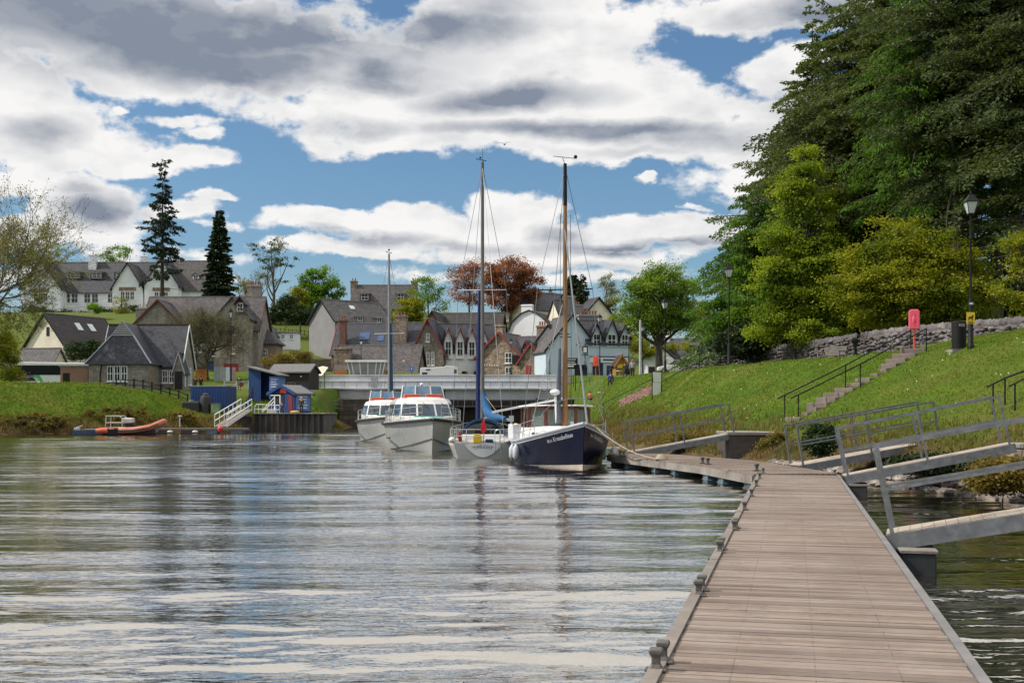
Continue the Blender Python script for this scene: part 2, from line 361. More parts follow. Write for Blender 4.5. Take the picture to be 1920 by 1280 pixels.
idx = (np.arange(ny - 1)[:, None] * nx + np.arange(nx - 1)[None, :]).ravel()
quads = np.stack([idx, idx + 1, idx + nx + 1, idx + nx], 1)
me.vertices.add(nx * ny); me.vertices.foreach_set('co', np.stack([GX, GY, GZ], -1).ravel())
me.loops.add(quads.size); me.loops.foreach_set('vertex_index', quads.ravel())
me.polygons.add(len(quads)); me.polygons.foreach_set('loop_start', np.arange(0, quads.size, 4)); me.polygons.foreach_set('use_smooth', np.ones(len(quads), bool))
me.update(calc_edges=True)
m, t, p = newmat('grass_ground'); gp = t.node('ShaderNodeNewGeometry').outputs['Position']
x, y, z = t.sep(gp)
n_big = t.noise(gp, .16, 5, .6); n_mid = t.noise(t.mapping(gp, (1, .5, 1)), .9, 5, .65); n_fin = t.noise(gp, 9, 4, .7)
g = t.mix(t.rng(n_mid, .35, .65), (.056, .118, .009), (.115, .182, .015))
g = t.mix(t.rng(n_big, .46, .62, 0, .75), g, (.145, .15, .028))
g = t.mix(t.rng(n_fin, .3, .7), t.mix(1., g, (.6, .65, .6), 'MULTIPLY'), g)
dry = t.rng(t.math('ADD', z, t.math('MULTIPLY', n_mid, 1.1)), 1.25, 2.2)
g = t.mix(dry, t.mix(t.rng(n_mid, .4, .6), (.055, .038, .022), (.13, .095, .04)), g)
g = t.mix(t.rng(y, 160, 185), g, t.mix(n_mid, (.06, .10, .018), (.12, .14, .028)))
t.put(p.inputs['Base Color'], g); p.inputs['Roughness'].default_value = .95; p.inputs['Specular IOR Level'].default_value = .15
b_ = t.node('ShaderNodeBump'); t.put(b_.inputs['Height'], t.noise(gp, 6, 6, .75)); b_.inputs['Distance'].default_value = .12; t.l.new(b_.outputs[0], p.inputs['Normal'])
me.materials.append(m); go = bpy.data.objects.new('ground', me); COL.objects.link(go); tag(go, kind='structure')

def hit(px, py, y0=20., y1=170., st=.15):
    """where the sight line through a photo pixel first meets the ground"""
    yy = np.arange(y0, y1, st); xx = (px - 960) / F * yy; zz = CH + (HY - py) / F * yy; gg = ground(xx, yy); k = np.nonzero(gg >= zz)[0]
    k = k[0] if len(k) else int(np.argmin(np.where(yy < 115, (zz - gg) / yy, 9)))
    return (float(xx[k]), float(yy[k]), float(min(gg[k], zz[k])))
# ------------------------------------------------------------------ water
m, t, p = newmat('canal_water'); gp = t.node('ShaderNodeNewGeometry').outputs['Position']
wv = t.vm('ADD', gp, t.vm('SCALE', t.vm('SUBTRACT', t.noise(gp, .12, 2, out=1), (.5, .5, .5)), scale=3.))
gust = t.rng(t.noise(t.mapping(gp, (.03, .09, 1)), 1., 2), .38, .62, .25, 1.5)
h = None
for fx, fy, slope, rot, det in ((1.2, 5.0, .040, -5, 1), (4.5, 13., .095, 4, 2)):
    n = t.noise(t.mapping(wv if fy < 3 else gp, (fx, fy, 1), rot=(0, 0, R(rot))), 1., det, .5)
    n = t.math('MULTIPLY', n, slope / fy)
    if fy > 5: n = t.math('MULTIPLY', n, gust)
    h = n if h is None else t.math('ADD', h, n)
b_ = t.node('ShaderNodeBump'); t.put(b_.inputs['Height'], h); b_.inputs['Distance'].default_value = 1.; b_.inputs['Strength'].default_value = 1.
t.n.remove(p)
dif = t.node('ShaderNodeBsdfDiffuse'); t.put(dif.inputs[0], (.013, .012, .008)); t.l.new(b_.outputs[0], dif.inputs['Normal'])
gl = t.node('ShaderNodeBsdfGlossy'); gl.inputs['Roughness'].default_value = .03; t.put(gl.inputs[0], (1., .965, .91)); t.l.new(b_.outputs[0], gl.inputs['Normal'])
fr = t.node('ShaderNodeFresnel'); fr.inputs['IOR'].default_value = 1.4; t.l.new(b_.outputs[0], fr.inputs['Normal'])
mx = t.node('ShaderNodeMixShader'); t.put(mx.inputs[0], t.math('ADD', t.math('MULTIPLY', fr.outputs[0],   .60), .53, clamp=True)); t.l.new(dif.outputs[0], mx.inputs[1]); t.l.new(gl.outputs[0], mx.inputs[2])
t.l.new(mx.outputs[0], t.n['Material Output'].inputs[0]); m_water = m
# the surface itself is real waves: gradient noise octaves in metres, finer towards the busy near end
def pnoise(x, y, seed):
    rg = np.random.default_rng(seed); a = rg.uniform(0, 2 * np.pi, 4096); xi = np.floor(x).astype(int); yi = np.floor(y).astype(int); xf = x - xi; yf = y - yi
    def g(ix, iy, fx, fy): k = a[(ix * 73856093 ^ iy * 19349663) & 4095]; return np.cos(k) * fx + np.sin(k) * fy
    u = xf ** 3 * (xf * (xf * 6 - 15) + 10); v = yf ** 3 * (yf * (yf * 6 - 15) + 10)
    n0 = g(xi, yi, xf, yf) * (1 - u) + g(xi + 1, yi, xf - 1, yf) * u; n1 = g(xi, yi + 1, xf, yf - 1) * (1 - u) + g(xi + 1, yi + 1, xf - 1, yf - 1) * u
    return n0 * (1 - v) + n1 * v
wy = np.concatenate([np.arange(-70, 5, 5.), 5.5 * np.exp(np.arange(0, np.log(163 / 5.5), .0036))]); wy = np.append(wy, 163.); wx = np.concatenate([np.arange(-75, -48, 1.), np.arange(-48, 17, .13), np.arange(17, 41, 1.)])
WX, WY = np.meshgrid(wx, wy); WZ = np.zeros_like(WX); jx = WX + 1.2 * pnoise(WX * .1, WY * .1, 1); jy = WY + 1.5 * pnoise(WX * .09, WY * .12, 2)
calm = .55 + .75 * ss(pnoise(WX * .035 + 3, WY * .075, 5), -.25, .3)
for k_, (fx, fy, slope, rot, lim) in enumerate(((.03, .28, .030, 2, 500), (.07, .72, .060, -3, 500), (.17, 1.45, .085, 3, 130), (.5, 3.1, .085, -4, 60), (1.7, 6.6, .125, 5, 28))):
    c_, s_ = math.cos(R(rot)), math.sin(R(rot)); q = pnoise((jx * c_ + jy * s_) * fx, (jy * c_ - jx * s_) * fy, 11 + k_)
    WZ += q * slope / fy * .8 * (1 - ss(WY, lim * .7, lim)) * (calm if fy > 1 else 1)
WZ *= ss(WY, 3, 7)
nyw, nxw = WX.shape; idx = (np.arange(nyw - 1)[:, None] * nxw + np.arange(nxw - 1)[None, :]).ravel(); quads = np.stack([idx, idx + 1, idx + nxw + 1, idx + nxw], 1)
me = bpy.data.meshes.new('water'); me.vertices.add(nxw * nyw); me.vertices.foreach_set('co', np.stack([WX, WY, WZ], -1).ravel()); me.loops.add(quads.size); me.loops.foreach_set('vertex_index', quads.ravel())
me.polygons.add(len(quads)); me.polygons.foreach_set('loop_start', np.arange(0, quads.size, 4)); me.polygons.foreach_set('use_smooth', np.ones(len(quads), bool)); me.update(calc_edges=True); me.materials.append(m_water)
wo = bpy.data.objects.new('water', me); COL.objects.link(wo); tag(wo, kind='structure')
# ================================================================== PONTOONS
m, t, p = newmat('grooved_deck_boards'); oc = t.node('ShaderNodeTexCoord').outputs['Object']; x, y, z = t.sep(oc)
bi = t.math('FLOOR', t.math('DIVIDE', y, .105)); wn = t.node('ShaderNodeTexWhiteNoise', noise_dimensions='2D'); t.put(wn.inputs['Vector'], t.comb(bi, 0., 0.))
grain = t.noise(t.mapping(oc, (.8, 14, 1)), 5, 5, .65)
c = t.mix(wn.outputs[0], (.15, .108, .088), (.41, .325, .275)); c = t.mix(t.rng(grain, .3, .7), t.mix(1., c, (.62, .60, .58), 'MULTIPLY'), c)
c = t.mix(t.rng(t.noise(oc, .55, 5, .65), .42, .7, 0, .5), c, (.44, .38, .34)); c = t.mix(t.rng(t.noise(t.mapping(oc, (1, 1.6, 1)), 2.6, 6, .8), .52, .60, 0, .45), c, (.20, .165, .135))
c = t.mix(t.rng(t.noise(oc, 1.7, 6, .78), .55, .70, 0, .7), c, (.13, .09, .072)); c = t.mix(t.rng(t.noise(oc, 7, 2, .5), .76, .80, 0, .8), c, (.6, .58, .54)); c = t.mix(t.rng(t.noise(t.mapping(oc, (1, .25, 1)), .9, 4, .6), .50, .62, 0, .35), c, (.20, .15, .125))
gro = t.math('ABSOLUTE', t.math('SUBTRACT', t.math('FRACT', t.math('DIVIDE', y, .025)), .5))
c = t.mix(t.rng(gro, .08, .18, .75, 0.), c, (.10, .07, .06))
# screw rows
sx = t.math('ABSOLUTE', t.math('SUBTRACT', t.math('FRACT', t.math('ADD', t.math('DIVIDE', x, .50), .5)), .5))
c = t.mix(t.math('MULTIPLY', t.rng(sx, .006, .012, .42, 0.), t.rng(t.noise(oc, 9, 2), .45, .55)), c, (.05, .04, .035))
t.put(p.inputs['Base Color'], c); p.inputs['Roughness'].default_value = .8
b_ = t.node('ShaderNodeBump'); t.put(b_.inputs['Height'], t.math('ADD', t.rng(gro, .05, .2), t.math('MULTIPLY', grain, .6))); b_.inputs['Distance'].default_value = .006; t.l.new(b_.outputs[0], p.inputs['Normal'])
m_deck = m
m_float = M('blue_grey_float', (.10, .15, .19), .7, var=.25, vs=1.5, col2=(.03, .04, .045), bump=.01, bs=10)
m_kerb = M('worn_timber_kerb', (.19, .165, .15), .8, var=.25, vs=3, col2=(.17, .14, .12), bump=.006, bs=20)

DK = .45                                  # deck height
ANG = math.atan(.239)                     # heading of the long pontoon, clockwise from the view axis
pont = thing('pontoon', 'long grooved timber pontoon running from the foreground to the bend', 'pontoon', (0, 0, 0), 0)
ux, uy = math.sin(ANG), math.cos(ANG); L0 = Vector((.763 - .239 * 9, 6.9 - 9, 0)); LEN = 32.6
pont.location = L0; pont.rotation_euler = (0, 0, -ANG)
def deckboards(x0, x1, y0, y1, step=.105, mi=0):
    mb = MB(); y = y0
    while y < y1 - .02:
        dz_ = random.uniform(-.0015, .0015)
        e = random.uniform(-.006, .006)
        mb.box(x0 + e, x1 + e, y + .004, min(y + step - .005, y1), DK - .03, DK + dz_); y += step
    return mb
WP = 2.0
deckboards(.095, WP - .075, 0, LEN).build('deck', m_deck, pont)
k = MB(); k.box(.0, .09, 0, LEN, DK - .22, DK + .022); k.build('kerb', m_kerb, pont)
k = MB(); k.box(WP - .07, WP, 0, LEN, DK - .22, DK + .012); k.build('kerb', M('grey_edge_strip', (.17, .165, .17), .6, var=.2, vs=3), pont)
k = MB()
for i in range(6): y = 3 + i * 6.0; k.box(-.012, .0, y, y + .05, DK - .2, DK + .03); k.box(.02, .1, y, y + .012, DK + .028, DK + .0295)
k.box(.13, WP - .13, 0, LEN, DK - .2, DK - .05); k.build('frame', m_dark, pont)
y = .6
while y < LEN - 1:
    for x in (.1, 1.1): MB().box(x, x + .8, y, y + 1.1, -.25, DK - .21).build('float', m_float, pont, bevel=.02)
    y += 2.4
def pw(x, y, z=DK): return Vector((L0.x + x * uy + y * ux, L0.y - x * ux + y * uy, z))

# bent arm beyond the bend
front = [(6.13, 29.75), (5.6, 34.9), (3.75, 42.7), (3.6, 44.0)]; back = [(8.36, 30.1), (8.12, 33.8), (7.7, 38.2), (6.07, 42.9), (4.65, 46.0)]
arm = thing('pontoon', 'bent far pontoon arm with concrete edge and blue grey floats behind the navy boat', 'pontoon', (5.9, 31, 0))
def lerp_poly(pts, n):
    d = [0]
    for a, b in zip(pts[:-1], pts[1:]): d.append(d[-1] + math.dist(a, b))
    return [(np.interp(i / n * d[-1], d, [q[0] for q in pts]), np.interp(i / n * d[-1], d, [q[1] for q in pts])) for i in range(n + 1)]
N = 132; fa = lerp_poly(front, N); ba = lerp_poly(back, N); mb = MB()
for i in range(N):
    a, b, c_, d = Vector((*fa[i], 0)), Vector((*fa[i + 1], 0)), Vector((*ba[i + 1], 0)), Vector((*ba[i], 0))
    b = a + (b - a) * .95; c_ = d + (c_ - d) * .95
    q = [v_ + Vector((0, 0, zz)) for zz in (DK - .04, DK + .002 * (i % 3)) for v_ in (a, b, c_, d)]
    mb.add(q, [(0, 1, 2, 3), (7, 6, 5, 4), (0, 4, 5, 1), (1, 5, 6, 2), (2, 6, 7, 3), (3, 7, 4, 0)])
mb.build('deck', m_deck, arm, world=True)
mb = MB(); mb.prism([(x - .05, y) for x, y in front] + [(x + .02, y) for x, y in reversed(back)], 'xy', DK - .26, DK - .045); mb.build('frame', m_conc, arm, world=True)
for t_ in (.02, .19, .30, .50, .62, .82, .93):
    x, y = lerp_poly(front, 100)[int(t_ * 100)]; mb = MB()
    mb.box(x - .02, x + .75, y - .05, y + .75, -.3, DK - .27); mb.box(x - .05, x + .78, y - .08, y + .78, .02, .05)
    mb.build('float', m_float, arm, world=True, bevel=.02)

# bollards: a foot plate, a waisted post and a flared cap
m_bol = M('cast_mooring_bollard', (.13, .125, .12), .6, .5, var=.3, vs=12, col2=(.12, .09, .07), bump=.003, bs=60)
bol = thing('mooring_bollard', '', 'bollard')
mb = MB(); mb.box(-.075, .075, -.055, .055, 0, .018); mb.build('foot_plate', m_bol, bol, bevel=.004)
mb = MB(); mb.loft([[(sx * a, sy * b, z) for sx, sy in ((-1, -1), (1, -1), (1, 1), (-1, 1))] for a, b, z in ((.045, .04, .018), (.030, .028, .05), (.030, .03, .10), (.048, .042, .125), (.05, .044, .15), (.040, .034, .162))])
mb.build('post', m_bol, bol, bevel=.008)
bl = [(1230, 1257), (1243, 1242), (1310, 1117), (1316, 1107), (1349.5, 1036), (1353, 1030), (1377, 994), (1380, 990), (1396, 956), (1409, 930), (1418, 911), (1424, 897), (1431, 887)]
words = ['nearest bollard on the pontoon edge, front one of its pair', 'rear bollard of the nearest pair on the pontoon edge', 'front bollard of the second pair from the foreground', 'rear bollard of the second pair from the foreground',
         'front bollard of the third pair along the pontoon', 'rear bollard of the third pair along the pontoon', 'front bollard of the fourth pair along the pontoon', 'rear bollard of the fourth pair along the pontoon',
         'single bollard just past the fourth pair of the pontoon edge', 'bollard midway between the fourth pair and the pontoon bend', 'third bollard counted back from the pontoon bend', 'second bollard counted back from the pontoon bend', 'small bollard right at the pontoon bend']
for i, (px, py) in enumerate(bl):
    Y = (CH - DK) * F / (py - HY); q = P(px, py, Y)
    # keep it seated on the kerb-side boards
    loc = Vector((q.x, q.y, DK + .002))
    if i == 0: bol.location = loc; bol.scale = (.88,) * 3; bol.rotation_euler = (0, 0, -ANG); bol['label'] = words[0]; bol['group'] = 'bollards on the long pontoon'
    else: dup(bol, loc, -ANG, words[i], 'bollards on the long pontoon')
for px, py, lb in ((1163, 854, 'left one of the bollard pair at the navy boat end of the far arm'), (1169.5, 854.5, 'right one of the bollard pair at the navy boat end of the far arm'),
                   (1317, 869, 'left one of the bollard pair midway along the far arm edge'), (1327, 870.5, 'right one of the bollard pair midway along the far arm edge'), (1418.5, 883, 'tall bollard on the inner corner where the two pontoons meet')):
    Y = (CH - DK) * F / (py - HY); q = P(px, py, Y); dup(bol, (q.x, q.y, DK + .005), .2, lb, 'bollards on the far pontoon arm', scale=1.25)
# rope heap on a cleat
rp = MB(); q = P(1240, 861.5, 1.6 * F / 91.5)
for j in range(5):
    rp.tube([(q.x + (.22 - .03 * j) * math.cos(a * .5), q.y + (.16 - .02 * j) * math.sin(a * .5), DK + .03 + .03 * j) for a in range(13)], .022, 6)
rp.bar((q.x - .32, q.y, DK + .1), (q.x + .32, q.y, DK + .1), .05)
o = rp.build('rope_coil', m_rope, None, smooth=True); tag(o, 'pale rope heaped round a cleat on the far pontoon arm', 'rope')

# ================================================================== GANGWAYS
m_gdeck = M('gangway_boards', (.34, .295, .25), .85, var=.15, vs=3, col2=(.22, .18, .15), bump=.006, bs=20)
def gangway(label, a, b, wid, n_mid=1):
    a, b = Vector(a), Vector(b); d = (b - a); L = d.length; hor = Vector((d.x, d.y, 0)).normalized(); rz = math.atan2(hor.y, hor.x); pitch = math.asin(d.z / L)
    root = thing('gangway', label, 'gangway', a, rz, 'galvanised gangways to the right bank')
    T = Matrix.Rotation(-pitch, 4, 'Y')
    def fin(mb): mb.v = [tuple(T @ Vector(q)) for q in mb.v]; return mb
    h = wid / 2
    mb = MB(); y = .0
    while y < L - .05: mb.box(y, y + .145, -h + .05, h - .05, -.03, .0); y += .15
    fin(mb).build('deck', m_gdeck, root)
    for sgn in (-1, 1):
        s = MB(); s.box(0, L, sgn * h - .035, sgn * h + .035, -.21, -.008); fin(s).build('side_beam', m_galv, root)
        r_ = MB(); up = 1.13; yy = sgn * (h + .005)
        r_.bar((.06, yy, up), (L - .1, yy, up), .05, .05); r_.bar((.06, yy, up * .5), (L - .1, yy, up * .5), .04, .04)
        for i in range(n_mid + 2):
            x_ = .08 + (L - .2) * i / (n_mid + 1); r_.bar((x_, yy, -.12), (x_, yy, up - .03), .05, .05)
        fin(r_).build('handrail', m_galv, root)
    mb = MB()
    for i in range(int(L / .9)): mb.bar((.3 + i * .9, -h, -.12), (.3 + i * .9, h, -.12), .06)
    fin(mb).build('cross_member', m_galv, root)
    return root
gangway('farthest gangway, rising from beside the navy boat to the dark concrete block', (4.45, 44.6, .5), (8.5, 45.2, 1.22), 1.0)
gangway('double railed gangway behind the other two, ending below the stone steps', (8.15, 33.9, .5), (12.4, 34.4, 1.22), 1.0)
gangway('middle gangway leaving the pontoon just past the bend over stony water', (8.03, 28.45, .5), (11.75, 27.65, 1.30), 1.0)
gangway('nearest gangway, big grey beam cut by the right picture edge', (4.95, 15.5, .46), (10.45, 13.6, 1.62), .85, 1)
for loc, lb in (((5.0, 15.2, 0), 'black float box under the foot of the nearest gangway'), ((8.12, 28.3, 0), 'black float box under the foot of the middle gangway')):
    r_ = thing('outrigger_float', lb, 'float', loc, -ANG, 'outrigger floats')
    s_ = .42 if loc[1] < 20 else .40
    MB().box(0, s_, -.5, .5, -.4, .26).build('float_box', m_rubber if loc[1] > 20 else M('black_tarred_float', (.012, .016, .02), .7, var=.5, vs=2), r_, bevel=.02)
    MB().box(-.02, s_ + .02, -.52, .52, .262, .31).build('cap', m_conc, r_, bevel=.01)

# landing blocks where gangways meet the bank
def block(name, label, cat, pts, z0, z1, mat, group=None):
    r_ = thing(name, label, cat, (pts[0][0], pts[0][1], z0), 0, group)
    MB().prism(pts, 'xy', z0, z1 - .12).build('pier_wall', mat, r_, world=True, bevel=.02)
    cx = sum(q[0] for q in pts) / len(pts); cy = sum(q[1] for q in pts) / len(pts)
    MB().prism([(cx + (a - cx) * 1.04, cy + (b - cy) * 1.03) for a, b in pts], 'xy', z1 - .118, z1).build('coping', m_conc, r_, world=True, bevel=.02)
m_pier = M('wet_stained_pier', (.075, .062, .056), .85, var=.35, vs=1.1, col2=(.035, .028, .025), bump=.03, bs=8)
block('landing_pier', 'dark stained concrete pier with lime streaks at the farthest gangway head', 'pier', [(8.25, 44.6), (10.6, 44.9), (10.9, 48), (8.4, 48)], -.4, 1.24, m_pier, 'landing piers')
block('landing_pier', 'low concrete kerb landing below the foot of the stone steps', 'pier', [(12.3, 33.6), (15.2, 33.9), (15.2, 35.2), (12.3, 35.2)], .4, 1.25, m_conc, 'landing piers')
block('landing_pier', 'brown rubble landing at the right picture edge by the middle gangway', 'pier', [(12.35, 28.0), (14.6, 28.2), (14.6, 29.6), (12.35, 29.4)], .3, 1.26, m_stone2, 'landing piers')
MB().box(10.4, 13.5, 11.3, 14.3, .6, 1.6).build('landing_pier', m_conc); tag(bpy.data.objects['landing_pier.003'], 'concrete landing out at the head of the nearest gangway', 'pier', 'landing piers')

# ================================================================== STEPS AND HANDRAILS
def stairs(label, a, b, n, wid, side=1, kerb=True):
    a, b = Vector(a), Vector(b); hor = Vector((b.x - a.x, b.y - a.y, 0)); Lh = hor.length; rz = math.atan2(hor.y, hor.x); rise = (b.z - a.z) / n; run = Lh / n
    root = thing('bank_steps', label, 'steps', a, rz)
    for i in range(n):
        mb = MB(); mb.box(i * run, (i + 1) * run + .12, -wid / 2 + random.uniform(-.03, .03), wid / 2, i * rise - .35, (i + 1) * rise + random.uniform(-.01, .01)); mb.build('step', m_step, root, bevel=.02)
    return root, run, rise
root = thing('bank_steps', 'flight of brown stone steps climbing the grass bank to the pink box', 'steps', hit(1500, 788))
prev = None
for i in range(15):
    q = Vector(hit(1500 + 16.4 * i, 788 - 9.2 * i))
    q2 = Vector(hit(1500 + 16.4 * (i + 1), 788 - 9.2 * (i + 1)))
    d = Vector((q2.x - q.x, q2.y - q.y, 0)); ln = d.length; d.normalize(); nr = Vector((-d.y, d.x, 0)); top = q.z + .13 + random.uniform(-.01, .01)
    a = q - d * .1 - nr * .1; mb = MB(); wd = 1.0 + random.uniform(-.03, .03)
    c4 = [a, a + d * (ln + .16), a + d * (ln + .16) + nr * wd, a + nr * wd]
    mb.loft([[(v_.x, v_.y, q.z - .35) for v_ in c4], [(v_.x, v_.y, top) for v_ in c4]]); mb.build('step', m_step, root, world=True, bevel=.02)
def rail(label, posts, hgt, offs, mat=None, group='black handrails on the grass bank', drop=0.0):
    """two parallel black tubes on pairs of posts; posts = ground points"""
    mat = mat or m_black; a, b = Vector(posts[0]), Vector(posts[-1]); d = Vector((b.x - a.x, b.y - a.y, 0)).normalized(); nrm = Vector((-d.y, d.x, 0))
    root = thing('stair_handrail', label, 'handrail', a, 0, group)
    for k_ in (0, 1):
        o_ = nrm * offs * k_
        pts = [Vector(q) + o_ + Vector((0, 0, hgt)) for q in posts]
        ext = (pts[0] - pts[1]).normalized() * .35
        mb = MB(); mb.tube([pts[0] + ext] + pts, .028, 8); mb.build('rail', mat, root, smooth=True, world=True)
        for q in posts:
            q = Vector(q) + o_; mb = MB(); mb.tube([q - Vector((0, 0, .4)), q + Vector((0, 0, hgt))], .026, 8); mb.build('post', mat, root, smooth=True, world=True)
    return root
def onray(px, py, Y): return P(px, py, Y)
rail('pair of black handrails beside the steps that lead up to the pink box', [hit(1497, 785), hit(1613, 727), hit(1737, 659)], .95, 1.0)
rail('pair of black handrails by the white notice board, behind the farthest gangway', [hit(1131, 778), hit(1224, 736), hit(1312, 686)], 1.0, 1.0)
rail('bent black handrail cut by the right picture edge above the rubble landing', [P(1903, 782, 33), P(1925, 770, 33.5), P(2050, 720, 35)], .95, .7)
o = MB().box(0, 1.1, 0, .5, -.3, .18).build('stone_kerb', m_step, None, bevel=.02); o.location = (11.0, 47.2, 1.3); tag(o, 'loose stone step above the dark concrete pier', 'step')

# ================================================================== DRY STONE WALLS
m_dry = M('dry_wall_stone', (.10, .088, .095), .95, var=.4, vs=1.6, bump=.02, bs=14, col2=(.22, .20, .20), detail=6)
def rock(mb, c, r, seed, mi=0, sub=1):
    random.seed(seed); n, m_ = 7, 4
    rot = random.uniform(0, 6.3); sx, sy, sz = r
    vs = []
    for i in range(m_ + 1):
        th = math.pi * i / m_
        for j in range(n):
            a = 2 * math.pi * j / n + rot; k_ = 1 + random.uniform(-.18, .18)
            vs.append((c[0] + sx * k_ * math.sin(max(th, .06)) * math.cos(a), c[1] + sy * k_ * math.sin(max(th, .06)) * math.sin(a), c[2] - sz * math.cos(th) * (1 + random.uniform(-.1, .1))))
    fs = [(i * n + j, i * n + (j + 1) % n, (i + 1) * n + (j + 1) % n, (i + 1) * n + j) for i in range(m_) for j in range(n)]
    mb.add(vs, fs, mi)
def drywall(label, pts, h, seed):
    """pts: (x, y, base z)"""
    a = Vector(pts[0]); root = thing('dry_stone_wall', label, 'wall', a, 0, 'dry stone walls along the top path')
    core = MB(); stones = MB(); cope = MB(); sdn = seed
    for p0, p1 in zip(pts[:-1], pts[1:]):
        p0, p1 = Vector(p0), Vector(p1); d = p1 - p0; L = d.length; dn = d.normalized(); nr = Vector((-dn.y, dn.x, 0)).normalized()
        if nr.dot(-p0) < 0: nr = -nr
        core.bar(p0 + Vector((0, 0, h / 2 - .35)), p1 + Vector((0, 0, h / 2 - .35)), .42, h + .7)
        r_ = 0; zz = -.35
        while zz < h - .05:
            u = random.uniform(0, .2)
            while u < L:
                sdn += 1; random.seed(sdn); wd = random.uniform(.10, .25); hh = random.uniform(.07, .17)
                q = p0 + dn * u + nr * (.20 + random.uniform(-.02, .04)) + Vector((0, 0, zz + random.uniform(-.085, .085)))
                rock(stones, q, (wd, .10 + .1 * abs(dn.y) * 0 + .12, hh), sdn); u += wd * 1.75
            zz += .215
        u = 0
        while u < L:
            sdn += 1; random.seed(sdn); wd = random.uniform(.10, .17)
            q = p0 + dn * u + Vector((0, 0, h + .08 + random.uniform(-.03, .05))); rock(cope, q, (max(wd, .28 * abs(dn.x)), max(wd, .28 * abs(nr.x)) * .9, .24), sdn); u += wd * 1.5
    core.build('core', m_lockst, root, world=True); stones.build('face_stones', m_dry, root, world=True, fix=False, smooth=True); cope.build('cope_stones', m_dry, root, world=True, fix=False, smooth=True)
def wp(px, ybase, Y): return tuple(P(px, ybase, Y))
drywall('long dry stone wall behind the litter bin, right of the gap', [wp(1618, 660, 70), wp(1720, 652, 63), wp(1840, 646, 57), wp(1990, 640, 51)], .90, 100)
drywall('dry stone wall behind the bench, left of the gap', [wp(1280, 697, 98), wp(1380, 688, 90), wp(1500, 678, 80), wp(1606, 664, 73)], 1.0, 9000)
random.seed(11)

# ================================================================== LAMPS, BIN, BENCH, RING BOX
m_lglass = M('lantern_glass', (.55, .58, .60), .15, var=.1, coat=.5)
def lamp_post(label, loc, s=1., group='black lantern street lamps'):
    r_ = thing('street_lamp', label, 'street lamp', loc, 0, group)
    mb = MB(); mb.lathe([(.13, 0), (.13, .12), (.10, .16), (.10, 1.15), (.075, 1.22), (.065, 1.3), (.05, 1.36), (.042, 4.2), (.06, 4.24), (.04, 4.3), (.034, 5.1), (.07, 5.16)], n=12); mb.build('post', m_black, r_, smooth=True)
    mb = MB(); mb.bar((-.28, 0, 4.45), (.28, 0, 4.45), .03); mb.build('ladder_bar', m_black, r_)
    def sq(a, z): return [(-a, -a, z), (a, -a, z), (a, a, z), (-a, a, z)]
    mb = MB(); mb.loft([sq(.10, 5.20), sq(.205, 5.62)]); g_ = mb.build('lantern_glass', m_lglass, r_)
    mb = MB()
    for sx, sy in ((-1, -1), (1, -1), (1, 1), (-1, 1)): mb.bar((sx * .105, sy * .105, 5.18), (sx * .212, sy * .212, 5.63), .022)
    mb.loft([sq(.12, 5.15), sq(.12, 5.19)]); mb.build('lantern_frame', m_black, g_)
    mb = MB(); mb.loft([sq(.25, 5.63), sq(.24, 5.66), sq(.14, 5.80), sq(.08, 5.90), sq(.07, 5.93)]); mb.lathe([(.03, 5.93), (.05, 5.98), (.02, 6.03), (.012, 6.14)], n=8); mb.build('lantern_cap', m_black, r_)
    if s != 1: r_.scale = (s, s, s)
    return r_
lamp = lamp_post('nearest black lantern lamp, by the bin with a yellow notice', hit(1820, 653), 1.0)
dup(lamp, hit(1367, 684), 0, 'black lantern lamp on the bank crest in front of the larch tree', scale=1.0)
dup(lamp, P(1247, 705, 90), .3, 'tall black lantern lamp right of the white notice board', scale=1.0)
dup(lamp, P(1205, 703, 138), .3, 'black lantern lamp right beside the pale concrete pole')
dup(lamp, P(1179, 703, 132), .1, 'black lantern lamp over the woman in the lilac top', scale=(1, 1, .82))
dup(lamp, P(1124.6, 694, 128), .3, 'black lantern lamp before the shop front of the pale blue house', scale=(1, 1, 1.02))
dup(lamp, P(1031, 712, 150), .2, 'black lantern lamp against the small white gable', scale=(1, 1, .78))
dup(lamp, P(433, 714, 140), .2, 'black lamp post in front of the bare grey tree', scale=(1, 1, 1.45))
dup(lamp, P(677, 706, 160), .2, 'black lamp post standing behind the bridge control cabin', scale=(1, 1, .85))
dup(lamp, P(958, 710, 158), .2, 'black lamp with a white globe on the brown stone gable', scale=(1, 1, .9))

q = Vector(hit(1798, 655))
r_ = thing('litter_bin', 'black domed litter bin standing by the nearest lamp post', 'bin', (q.x, q.y, q.z))
MB().lathe([(.29, 0), (.29, .07), (.265, .08), (.275, .5), (.275, .86)], n=20).build('body', m_black, r_, smooth=True)
MB().lathe([(.285, .865), (.285, 1.07), (.25, 1.1), (.02, 1.115)], n=20).build('lid', m_black, r_, smooth=True)
MB().box(-.1, .12, -.30, -.27, .88, 1.0).build('slot', M('bin_slot_grey', (.2, .2, .2), .5), r_)
MB().box(-.4, .6, -.4, .35, -.14, -.004).build('base_slab', m_conc, r_)
# small signs on the lamp post

